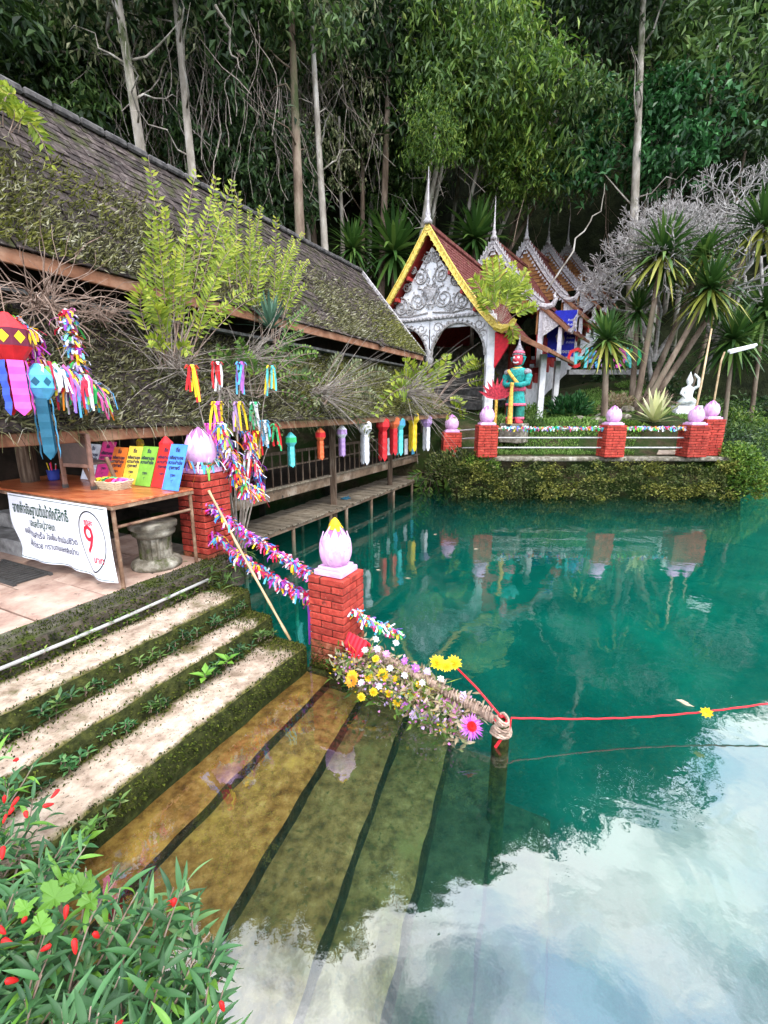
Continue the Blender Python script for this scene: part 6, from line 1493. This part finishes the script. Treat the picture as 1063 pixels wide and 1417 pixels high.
# ============================================================ BARE PALE TREE
def bare_tree(name, label, base_p, first, levels, seed, r0=.2, spread=.55, lens=1.7, mat='bark_grey'):
    rr = random.Random(seed); t = thing(name, label, 'tree', base_p); tr = MB(); br = MB()
    def grow(p, d, L, r, lev, mb):
        pts = [p]; q = p; n = 3
        for k in range(n):
            d = (d + V((rr.uniform(-1, 1), rr.uniform(-1, 1), rr.uniform(-.6, 1))) * .18).normalized(); q = q + d * L / n; pts.append(q)
        mb.tube(pts, [r, r * .92, r * .85, r * .78], 7 if lev > levels - 3 else 4, cap=lev == 0)
        if lev == 0: return
        for k in range(2 if rr.random() < .55 else 3):
            a = d.orthogonal().normalized(); a = Matrix.Rotation(rr.uniform(0, 6.28), 3, d) @ a
            nd_ = (d + a * rr.uniform(.6, 1.1) + Z * .12).normalized(); grow(q, nd_, L * rr.uniform(.62, .8), r * .74, lev - 1, br)
    for p0, d0, L0, r_ in first: 
        grow(V(p0), V(d0).normalized(), L0, r_, levels, tr)
    tr.build('trunk', mat, t, smooth=True); br.build('branches', mat, t, smooth=True); return t
b = py(905, 500, 20.5)
bare_tree('bare_frangipani', 'leafless pale grey frangipani with a dense dome of forking twigs', b - Z * .8,
          [(b - Z * .8, py(890, 400, 20.5) - b, 2.0, .10), (b, py(960, 390, 20) - b, 2.0, .09), (b, py(850, 390, 21) - b, 1.9, .085), (b, py(915, 380, 20) - b, 2.0, .085)], 7, 5)
b = py(985, 470, 22)
bare_tree('bare_frangipani', 'taller leafless frangipani spreading over the edge of the wooded bank', b - Z * 1.5,
          [(b - Z * 1.5, py(1000, 390, 22) - b, 2.4, .11), (b, py(1063, 400, 21.5) - b, 2.3, .10), (b, py(950, 380, 22) - b, 2.1, .09), (b, py(1030, 370, 22) - b, 2.3, .09)], 7, 9)

# ============================================================ FOREST ON THE HILL
def crown_mesh(seed, mat, nclus, per, L, w, droop, rx=1.0, rz=1.0, open_=.5, dens=.22):
    """unit crown: leaf clusters hung through the volume with gaps between"""
    rr = random.Random(seed); mb = MB()
    for _ in range(nclus):
        while True:
            p = V((rr.uniform(-1, 1), rr.uniform(-1, 1), rr.uniform(-1, 1)))
            if p.length > 1 or p.length < open_ * rr.random(): continue
            if noise.noise(p * 2.4 + V((seed, 0, 0))) < .06: continue
            break
        k = 1 + .3 * noise.noise(p.normalized() * 1.8 + V((0, seed, 0))); p = V((p.x * rx * k, p.y * rx * k, p.z * rz * k)); cr_ = dens * rr.uniform(.6, 1.4)
        for _ in range(per):
            o = V((rr.gauss(0, 1), rr.gauss(0, 1), rr.gauss(0, .7))) * cr_ * .6
            d = V((rr.uniform(-1, 1), rr.uniform(-1, 1), rr.uniform(-1, .6) - droop))
            l = L * rr.uniform(.6, 1.3); mb.leaf2(p + o, d, V((rr.uniform(-1, 1), rr.uniform(-1, 1), 1)), l, w * rr.uniform(.7, 1.2))
    return mesh_of(mb, 'crown', mat)
CR = {}
def crowns(key, mat, *a, **k): CR[key] = [crown_mesh(s, mat, *a, **k) for s in (11, 23, 37)]
crowns('dark', 'leaf_dark', 120, 26, .15, .06, .4)
crowns('mid', 'leaf_mid', 110, 26, .14, .048, .45)
crowns('bright', 'leaf_bright', 105, 28, .135, .044, .5)
crowns('emerald', 'leaf_emerald', 90, 22, .16, .09, .4)
crowns('pale', 'leaf_pale', 90, 20, .10, .04, .5, open_=.2, dens=.2)
crowns('lime', 'leaf_lime', 90, 24, .10, .036, .7)
TL = dict(dark='deep green broadleaf tree in the shade of the wooded hillside', mid='mid green tree with drooping foliage on the wooded hillside', bright='bright green drooping leaved tree on the wooded hillside',
          emerald='glossy emerald leaved tree on the wooded hillside', pale='sparse pale leaved tree on the wooded hillside', lime='yellow green leaved young tree on the wooded hillside')
def stair_qr(p): d = V((p[0] - 1.72, p[1] - 18)); return d.x * .829 - d.y * .559, d.x * .559 + d.y * .829
def off_stairs(p):
    q, r = stair_qr(p)
    if 1 < r < 24 and -4.5 < q < 5.5:
        nq = -5.2 if q < 1.5 else 6.0; x, y = p.x + (nq - q) * .829, p.y - (nq - q) * .559
        return V((x, y, ground_h(x, y) - .3))
    return p
def tree(kind, base_p, h, cx, cz, crown_c=None, trunk_r=.2, bark='bark_brown', label=None, extra=(), seed=0, lean=None, group='trees on the wooded hillside'):
    base_p = off_stairs(V(base_p)); t = thing('forest_tree', label or TL[kind], 'tree', base_p, group)
    cc_ = V(crown_c) if crown_c is not None else base_p + Z * h
    top = cc_ + Z * cz * .2; n = 9; mb = MB(); ph = R.uniform(0, 6)
    pts = [base_p.lerp(top, k / n) + V((sin(ph + k * .7), cos(ph + k * .9), 0)) * .02 * h * (k / n) * (1 - k / n) * 2 for k in range(n + 1)]
    mb.tube(pts, [trunk_r * (1.25 - .85 * k / n) for k in range(n + 1)], 8)
    for k in range(6):
        q = pts[5 + k % 4].lerp(pts[6 + k % 4], R.random()); a = R.uniform(0, 6.28); e_ = q + V((cos(a) * cx * .7, sin(a) * cx * .7, cz * R.uniform(.1, .6))); lp_ = [q]
        for i_ in range(1, 6): lp_.append(q.lerp(e_, i_ / 5) + V((R.uniform(-.18, .18), R.uniform(-.18, .18), R.uniform(-.12, .2) + .15 * sin(pi * i_ / 5))))
        mb.tube(lp_, [trunk_r * .2 * (1 - .17 * i_) for i_ in range(6)], 5)
    mb.build('trunk', bark, t, smooth=True)
    o = inst(R.choice(CR[kind]), 'crown', t, cc_ - base_p, (0, 0, R.uniform(0, 6.28)), (cx, cx, cz))
    for (k2, off, sx, sz) in extra: inst(R.choice(CR[k2]), 'crown', t, V(off) + cc_ - base_p, (0, 0, R.uniform(0, 6.28)), (sx, sx, sz))
    return t
# trees whose trunks show: (base u, v, top u, v, distance, radius, bark, kind, label)
TT = [(225, 300, 145, -110, 16, .2, 'bark_pale', 'pale', 'pale lichen covered trunk leaning over the hall roof'),
      (275, 290, 232, -110, 17, .17, 'bark_pale', 'dark', 'pale mottled trunk with vines just behind the hall ridge'),
      (416, 335, 400, -60, 19.5, .22, 'bark_brown', 'mid', 'straight brown trunk rising behind the middle of the hall ridge'),
      (458, 345, 425, -60, 20, .16, 'bark_pale', 'pale', 'slender pale trunk beside the straight brown one'),
      (500, 350, 502, 120, 25, .15, 'bark_brown', 'dark', 'thin shaded trunk behind the end of the hall ridge'),
      (548, 330, 546, -90, 23.5, .19, 'bark_brown', 'dark', 'tall brown trunk rising above the large spiky head'),
      (628, 345, 634, 100, 23.2, .17, 'bark_pale', 'mid', 'twin pale trunk directly behind the gold temple gable'),
      (639, 345, 643, 100, 23.4, .13, 'bark_pale', 'bright', 'pale companion trunk touching the twin trunk behind the gable'),
      (700, 300, 705, 150, 27, .12, 'bark_brown', 'bright', 'thin trunk under the bright drooping foliage above the stepped gables'),
      (866, 290, 892, -80, 24, .24, 'bark_pale', 'dark', 'tall pale trunk standing alone above the bare frangipani'),
      (110, 190, 100, 60, 20, .12, 'bark_brown', 'dark', 'short shaded trunk behind the near end of the hall ridge'),
      (320, 300, 300, 60, 24, .12, 'bark_brown', 'dark', 'thin dark trunk in the gap behind the hall ridge')]
for i, (bu, bv, tu, tv, Y_, r_, bark, kind, lab) in enumerate(TT):
    b = py(bu, bv, Y_); tp = py(tu, tv, Y_ + .5); gh = ground_h(b.x, b.y)
    if b.z > gh: b = V((b.x, b.y, gh - .2))
    tree(kind, b, 0, 2.6 if kind != 'dark' else 3.0, 3.2, tp, r_, bark, lab, group='trunks that show behind the temple')
# leafy masses placed where the photograph shows them: (u, v, distance, rx, rz, kind)
LM = [(700, 110, 24, 3.0, 3.4, 'bright', 'big drooping bright green tree overhanging the stepped gables'), (770, 170, 25, 2.8, 3.0, 'mid', 'dense drooping tree hanging beside the dark cliff gap'), (630, 60, 25, 2.6, 2.6, 'mid', None), (605, 180, 22.3, 1.4, 1.7, 'bright', 'narrow bright tree screening the twin pale trunks'),
      (720, 230, 25.5, 2.0, 2.0, 'bright', 'low bright bough hanging above the second stepped gable'), (800, 200, 26, 2.2, 2.6, 'emerald', 'emerald tree beside the tall pale trunk'), (940, 190, 25, 2.3, 2.4, 'emerald', 'glossy emerald tree above the bare frangipani'), (905, 150, 26, 1.8, 1.6, 'emerald', None), (990, 90, 27, 4.0, 4.0, 'mid', None), (1040, 180, 26, 3.0, 3.0, 'dark', None),
      (900, 40, 30, 4.0, 3.6, 'mid', None), (830, 40, 30, 3.4, 3.4, 'dark', None), (520, 160, 26, 2.4, 3.0, 'mid', None), (470, 180, 24, 2.0, 2.6, 'pale', 'sparse pale leaved tree in front of the slender trunks'), (500, 80, 28, 3.0, 3.0, 'dark', None), (560, 260, 27, 2.2, 2.2, 'mid', None),
      (360, 250, 22, 2.4, 2.4, 'dark', None), (340, 190, 23, 2.4, 2.6, 'mid', None), (280, 150, 20, 2.0, 2.4, 'dark', None), (60, 60, 18, 2.8, 2.6, 'dark', None), (130, 130, 19, 2.0, 2.4, 'mid', None), (210, 40, 20, 2.6, 2.4, 'pale', 'pale twiggy tree above the middle of the hall roof'), (320, 50, 22, 3.0, 2.8, 'dark', None), (410, 60, 24, 2.6, 2.4, 'pale', 'pale leaved tree crowning the straight brown trunk'), (20, 20, 18, 2.6, 2.4, 'mid', None),
      (400, 230, 25, 1.8, 2.0, 'emerald', None), (660, 20, 27, 3.4, 2.6, 'bright', None), (740, 20, 29, 3.2, 2.8, 'dark', None), (580, 100, 29, 2.6, 3.0, 'dark', None), (1050, 30, 30, 4.0, 3.6, 'dark', None), (960, 20, 31, 3.6, 3.0, 'mid', None)]
for (u, v, Y_, rx, rz, kind, lab) in LM:
    c = py(u, v, Y_); bx, by = c.x + R.uniform(-.8, .8), Y_ + 1.5
    gh = ground_h(bx, by); h = c.z - gh
    if h < 1: c.z = gh + 1.5
    tree(kind, V((bx, by, gh - .3)), h, rx, rz, c, .13, R.choice(['bark_brown', 'bark_pale']), lab)
# the rest of the wood climbing the hill
R2 = random.Random(44); cnt = 0
for j in range(11):
    for i in range(15):
        x = -34 + i * 6.2 + R2.uniform(-2.2, 2.2); y = yfoot(x) + 4.5 + j * 3.2 + R2.uniform(-1.3, 1.3)
        if j < 2 and 2 < x < 14: continue
        sq_, sr_ = stair_qr((x, y))
        if -7 < sq_ < 7 and sr_ < 26: continue
        gh = ground_h(x, y); h = R2.uniform(5, 9); sz = R2.uniform(2.6, 4.0)
        sv = R; R = R2
        kd_ = R2.choice(['dark', 'dark', 'dark', 'mid', 'mid', 'emerald', 'pale']) if j > 0 else R2.choice(['dark', 'dark', 'mid'])
        lb_ = dict(dark='deep green broadleaf tree', mid='mid green tree with drooping foliage', emerald='glossy emerald leaved tree', pale='sparse pale leaved tree')[kd_] + (' at the foot of the wooded hillside' if j < 3 else ' halfway up the wooded hillside' if j < 7 else ' near the top of the wooded hillside')
        tree(kd_, V((x, y, gh - .3)), h, sz, sz * R2.uniform(.8, 1.2), None, R2.uniform(.12, .22), R2.choice(['bark_brown', 'bark_pale']), lb_)
        R = sv; cnt += 1
# undergrowth on the slope foot
for k in range(26):
    x = -16 + k * 1.5 + R.uniform(-.5, .5); y = yfoot(x) - .4 + R.uniform(-1, 1.5)
    if 3.5 < x < 12 and y < 26.5: y = 27 + R.random()
    if -4.5 < stair_qr((x, y))[0] < 5 and stair_qr((x, y))[1] < 24: continue
    c = gz(x, y); t = thing('undergrowth_bush', 'dark leafy bush in the undergrowth at the foot of the wooded hill', 'bush', c, 'undergrowth bushes')
    s_ = R.uniform(1.2, 2.0); inst(R.choice(CR[R.choice(['dark', 'dark', 'mid', 'emerald'])]), 'foliage', t, (0, 0, s_ * .5), (0, 0, R.uniform(0, 6)), (s_, s_, s_ * .8))
for (x, y, s_, kd, lab) in ((14.2, 21.5, 1.7, 'mid', 'rounded green bush on the right bank near the water'), (16.5, 23, 2.2, 'bright', 'yellowish green bush leaning over the water on the bank'), (12.8, 20, 1.5, 'emerald', 'glossy low bush behind the strip lamp'), (18.5, 25.5, 2.4, 'mid', 'large bush where the bank meets the wooded hill'), (15, 25, 2.4, 'dark', 'dark bush filling the bank behind the lamp'), (13.2, 17.6, 1.3, 'dark', 'dark low bush beyond the end pillars'), (21, 28, 2.6, 'dark', 'dark bush at the far bend of the pond'), (14.6, 18.6, 1.5, 'mid', 'mid green bush overhanging the pond beyond the terrace'), (17, 20.8, 1.8, 'bright', 'bright bush hanging low over the pond edge'), (24, 30, 3, 'mid', 'broad bush at the far water edge'), (12.3, 24, 2.2, 'dark', 'dark bush under the bare frangipani')):
    z = max(.3, ground_h(x, y)); c = V((x, y, z)); t = thing('bank_bush', lab, 'bush', c); inst(R.choice(CR[kd]), 'foliage', t, (0, 0, s_ * .45), (0, 0, R.uniform(0, 6)), (s_, s_, s_ * .85))
# hanging vines
for i, (u, v, Y_, n, w_, l_, lab) in enumerate(((130, -20, 18.5, 70, 3.2, 7, 'curtain of thin grey vines hanging above the near hall roof'), (250, 40, 19, 90, 2.6, 6.5, 'pale tangled vines draped round the mottled trunk'), (330, 120, 20.5, 90, 2.2, 6, 'fine vines drooping behind the hall ridge'), (400, 20, 23, 60, 2.4, 8, 'long thin vines on the straight brown trunk'), (480, 60, 24, 60, 2.4, 8, 'thin vines beside the slender trunks'),
                                       (690, 60, 27, 50, 4.0, 11, 'dark vines hanging in front of the cliff gap'), (790, 60, 27.5, 60, 4.0, 12, 'long roots hanging down the cliff above the stepped gables'), (870, 0, 28, 40, 3.0, 10, 'vines clinging beside the tall pale trunk'), (560, 20, 27, 50, 3.0, 11, 'vines hanging above the spiky palm head'))):
    c = py(u, v, Y_); t = thing('hanging_vines', lab, 'vines', c - Z * l_); mb = MB()
    for _ in range(n):
        p = c + V((R.uniform(-w_, w_), R.uniform(-.6, .6), R.uniform(-1.5, 1.5))); L = l_ * R.uniform(.25, .8); d = V((R.uniform(-.5, .5), R.uniform(-.1, .1), -1)).normalized(); pts = [p]; m_ = 8
        for k in range(m_): d = (d + V((R.uniform(-1, 1), R.uniform(-.5, .5), R.uniform(-.5, .25))) * .42).normalized(); p = p + d * L / m_; pts.append(p)
        mb.tube(pts, R.choice([.006, .008, .011, .016]), 4, cap=False)
    tag(mb.build('strands', 'twig' if i != 6 else 'vine_brown', t), kind='stuff')
for i, pp in enumerate(([(40, 60), (70, 75), (110, 65), (160, 80), (205, 110)], [(300, 10), (318, 40), (322, 75), (340, 110)], [(160, 0), (150, 45), (165, 80)], [(760, 400), (800, 330), (830, 290), (835, 240)])):
    Y_ = 17 if i < 3 else 24; mb = MB(); q = []
    for k in range(len(pp) - 1):
        for f_ in (0, .25, .5, .75): q.append(py(pp[k][0] + (pp[k + 1][0] - pp[k][0]) * f_ + R.uniform(-4, 4), pp[k][1] + (pp[k + 1][1] - pp[k][1]) * f_ + R.uniform(-4, 4), Y_ + .2 * (k + f_)))
    mb.tube(q, [.05 - .035 * k / len(q) for k in range(len(q))], 6)
    tag(mb.build('bare_bough', 'bark_pale', smooth=True, org=q[0]), ['pale bare bough reaching out above the near hall roof', 'pale crooked bough in front of the vines', 'short pale bough beside the leaning trunk', 'thin pale root curving past the highest stepped gable'][i], 'bough')

# ============================================================ FOREGROUND SHRUB
sh = thing('flowering_shrub', 'leafy shrub with lance shaped leaves and small red flowers on the near bank', 'shrub', W(-1.9, .6, .2))
LMs = []
for k in range(5):
    mb = MB(); nn = 7; L = 1.0; w_ = .19; vs = []; fs = []
    for i in range(nn):
        f = i / (nn - 1); hw = w_ / 2 * (sin(pi * min(1, f * .98 + .02)) ** .8) * (1.15 - .5 * f) if 0 < f < 1 else .004
        y = f * L; z = -.05 * (k + 1) * f * f * 1.3 + .04 * sin(f * 3)
        vs += [V((-hw, y, z + hw * .5)), V((0, y, z)), V((hw, y, z + hw * .5))]
    for i in range(nn - 1):
        for j in range(2): a = i * 3 + j; fs.append((a, a + 1, a + 4, a + 3))
    mb.add(vs, fs); LMs.append(mesh_of(mb, 'leaf', ['leaf_shrub', 'leaf_shrub_light'][1 if k == 4 else 0], True))
POLY = [(-60, 1010), (0, 1045), (40, 1075), (95, 1120), (140, 1160), (200, 1210), (262, 1215), (300, 1285), (315, 1340), (325, 1420), (330, 1480), (-60, 1480)]
def inside(x, y):
    c = False; n = len(POLY)
    for i in range(n):
        (x1, y1), (x2, y2) = POLY[i], POLY[(i + 1) % n]
        if (y1 > y) != (y2 > y) and x < (x2 - x1) * (y - y1) / (y2 - y1) + x1: c = not c
    return c
leaves = []; stems = MB(); buds = []
def stem(top, base_, n, L):
    mid = (top + base_) / 2 + V((R.uniform(-.06, .06), R.uniform(-.06, .06), .03)); n_ = 7
    P_ = lambda k: base_ * (1 - k) ** 2 + mid * (2 * k * (1 - k)) + top * k * k
    stems.tube([P_(k / n_) for k in range(n_ + 1)], [.006 - .0035 * k / n_ for k in range(n_ + 1)], 5)
    a0 = R.uniform(0, 6.28)
    for k in range(n):
        f = .30 + .70 * (k + .5) / n; c = P_(f); tg = (P_(min(1, f + .05)) - P_(f - .05)).normalized()
        a = a0 + 2.4 * k; el = .25 + .75 * (f - .3) + R.uniform(-.2, .2)
        o = tg.orthogonal().normalized(); o2 = tg.cross(o); d = ((o * cos(a) + o2 * sin(a)) * cos(el) + tg * sin(el)).normalized()
        leaves.append((c, d, L * R.uniform(.7, 1.15) * (.75 + .25 * (1 - f))))
c_ = 0
while c_ < 150:
    u, v = R.uniform(-60, 330), R.uniform(1010, 1480)
    if not inside(u, v): continue
    c_ += 1
    zt = .62 + .22 * noise.noise(V((u * .012, v * .012, 0))) + R.uniform(-.16, .1)
    if v < 1180: zt -= .12
    tp = pz(u, v, zt); bs = V((tp.x - .12 + R.uniform(-.1, .1), tp.y - .10 + R.uniform(-.1, .1), .18)); stem(tp, bs, R.randint(10, 15), R.uniform(.13, .19))
for (u, v, z, L) in ((160, 1218, .72, .15), (190, 1235, .7, .14), (262, 1215, .62, .15), (290, 1290, .62, .14), (310, 1350, .5, .14), (215, 1250, .7, .14), (0, 1040, .7, .15), (45, 1060, .62, .15), (120, 1170, .6, .15)):
    tp = pz(u, v, z); stem(tp, V((tp.x - .25, tp.y - .15, .25)), 11, L)
tag(stems.build('stems', 'vine_brown', sh), kind='stuff')
def pxof(p):
    d = p - CAM; dep = d.y * cos(PIT) - d.z * sin(PIT); upc = d.y * sin(PIT) + d.z * cos(PIT)
    return (531.5 + FPX * d.x / dep, 708.5 - FPX * upc / dep, dep) if dep > .05 else (-999, 0, 1)
def score(q):
    u, v, dep = pxof(q[0]); vis = -40 < u < 360 and 1000 < v < 1440
    return (q[2] / dep + q[0].z * .06) * (1 if vis else .1)
leaves.sort(key=score, reverse=True); rest = MB()
for k, (c, d, L) in enumerate(leaves):
    X = d.cross(Z); X = X.normalized() if X.length > 1e-3 else V((1, 0, 0)); Zv = X.cross(d).normalized()
    rl = R.uniform(-.5, .5); X2 = X * cos(rl) + Zv * sin(rl); Z2 = X2.cross(d)
    mi = 4 if R.random() < .10 else R.randrange(4)
    if k < 300:
        o = bpy.data.objects.new('leaf', LMs[mi]); COL.objects.link(o); o.parent = sh; place_basis(o, c - ORG[sh.name], X2 * L, d * L, Z2 * L)
    else:
        me = LMs[mi]; rest.add([c + X2 * (v.co.x * L) + d * (v.co.y * L) + Z2 * (v.co.z * L) for v in me.vertices], [tuple(p.vertices) for p in me.polygons], 1 if mi == 4 else 0)
tag(rest.build('foliage', ['leaf_shrub', 'leaf_shrub_light'], sh, smooth=True), kind='stuff')
fm = MB(); fm.lathe([(.05, 0), (.17, .15), (.27, .4), (.31, .65), (.27, .88), (.1, 1.0)], (0, 0, 0), 10, wob=lambda a, z: 1 + .14 * cos(5 * a + z * 3)); fm = mesh_of(fm, 'flower', 'pet_red', True)
for (u, v) in ((18, 1053), (6, 1112), (15, 1118), (75, 1112), (12, 1128), (38, 1132), (4, 1140), (33, 1277), (8, 1293), (18, 1307), (90, 1273), (137, 1298), (105, 1321), (56, 1316), (26, 1357), (310, 1400), (170, 1412), (240, 1255), (3, 1190), (230, 1250), (70, 1105)):
    p = pz(u, v, .72); o = inst(fm, 'flower', sh, p - ORG[sh.name], (R.uniform(-1.2, 1.2), R.uniform(-1.2, 1.2), R.uniform(0, 6)), (.034 * R.uniform(.7, 1.1), .034, .045 * R.uniform(.7, 1.2)))
# broad bright leaves of another weed in the shrub
wd_ = pz(80, 1240, .74); t = thing('broad_leaf_weed', 'weed with wide lime green lobed leaves poking through the shrub', 'weed', wd_ - Z * .5)
MB().tube([wd_ - Z * .5, wd_], .008, 5).build('stem', 'vine_brown', t)
for (u, v, s_, a) in ((75, 1240, .10, .3), (112, 1225, .075, 2.2), (125, 1245, .06, 1.2), (35, 1255, .06, 2.9), (55, 1280, .07, 4), (95, 1215, .06, 1.6)):
    c = pz(u, v, .76); mb = MB(); n = 40; vs = [c + V((0, 0, -.012))]
    for k in range(n): an = 2 * pi * k / n; rr = s_ * (.62 + .2 * cos(3 * (an - a)) + .07 * cos(9 * an + 1) + .05 * cos(20 * an)) ; vs.append(c + V((cos(an) * rr, sin(an) * rr * .8, .01 * sin(3 * an) + .25 * sin(an) * rr)))
    mb.add(vs, [(0, 1 + k, 1 + (k + 1) % n) for k in range(n)]); mb.build('leaf', 'leaf_shrub_light', t)
# low greenery and moss on the near bank
mb = MB()
for _ in range(2600):
    s, tt = R.uniform(-4.0, -1.0), R.uniform(-.4, 1.05); z = ground_h(*(W(s, tt, 0).xy)); L = R.uniform(.05, .12); a = R.uniform(0, 6.28)
    mb.leaf2(W(s, tt, z), V((cos(a), sin(a), .8)), Z, L, L * .35)
tag(mb.build('bank_greenery', 'leaf_mid'), 'low leafy ground cover under the shrub on the near bank', 'ground cover', kind='stuff')
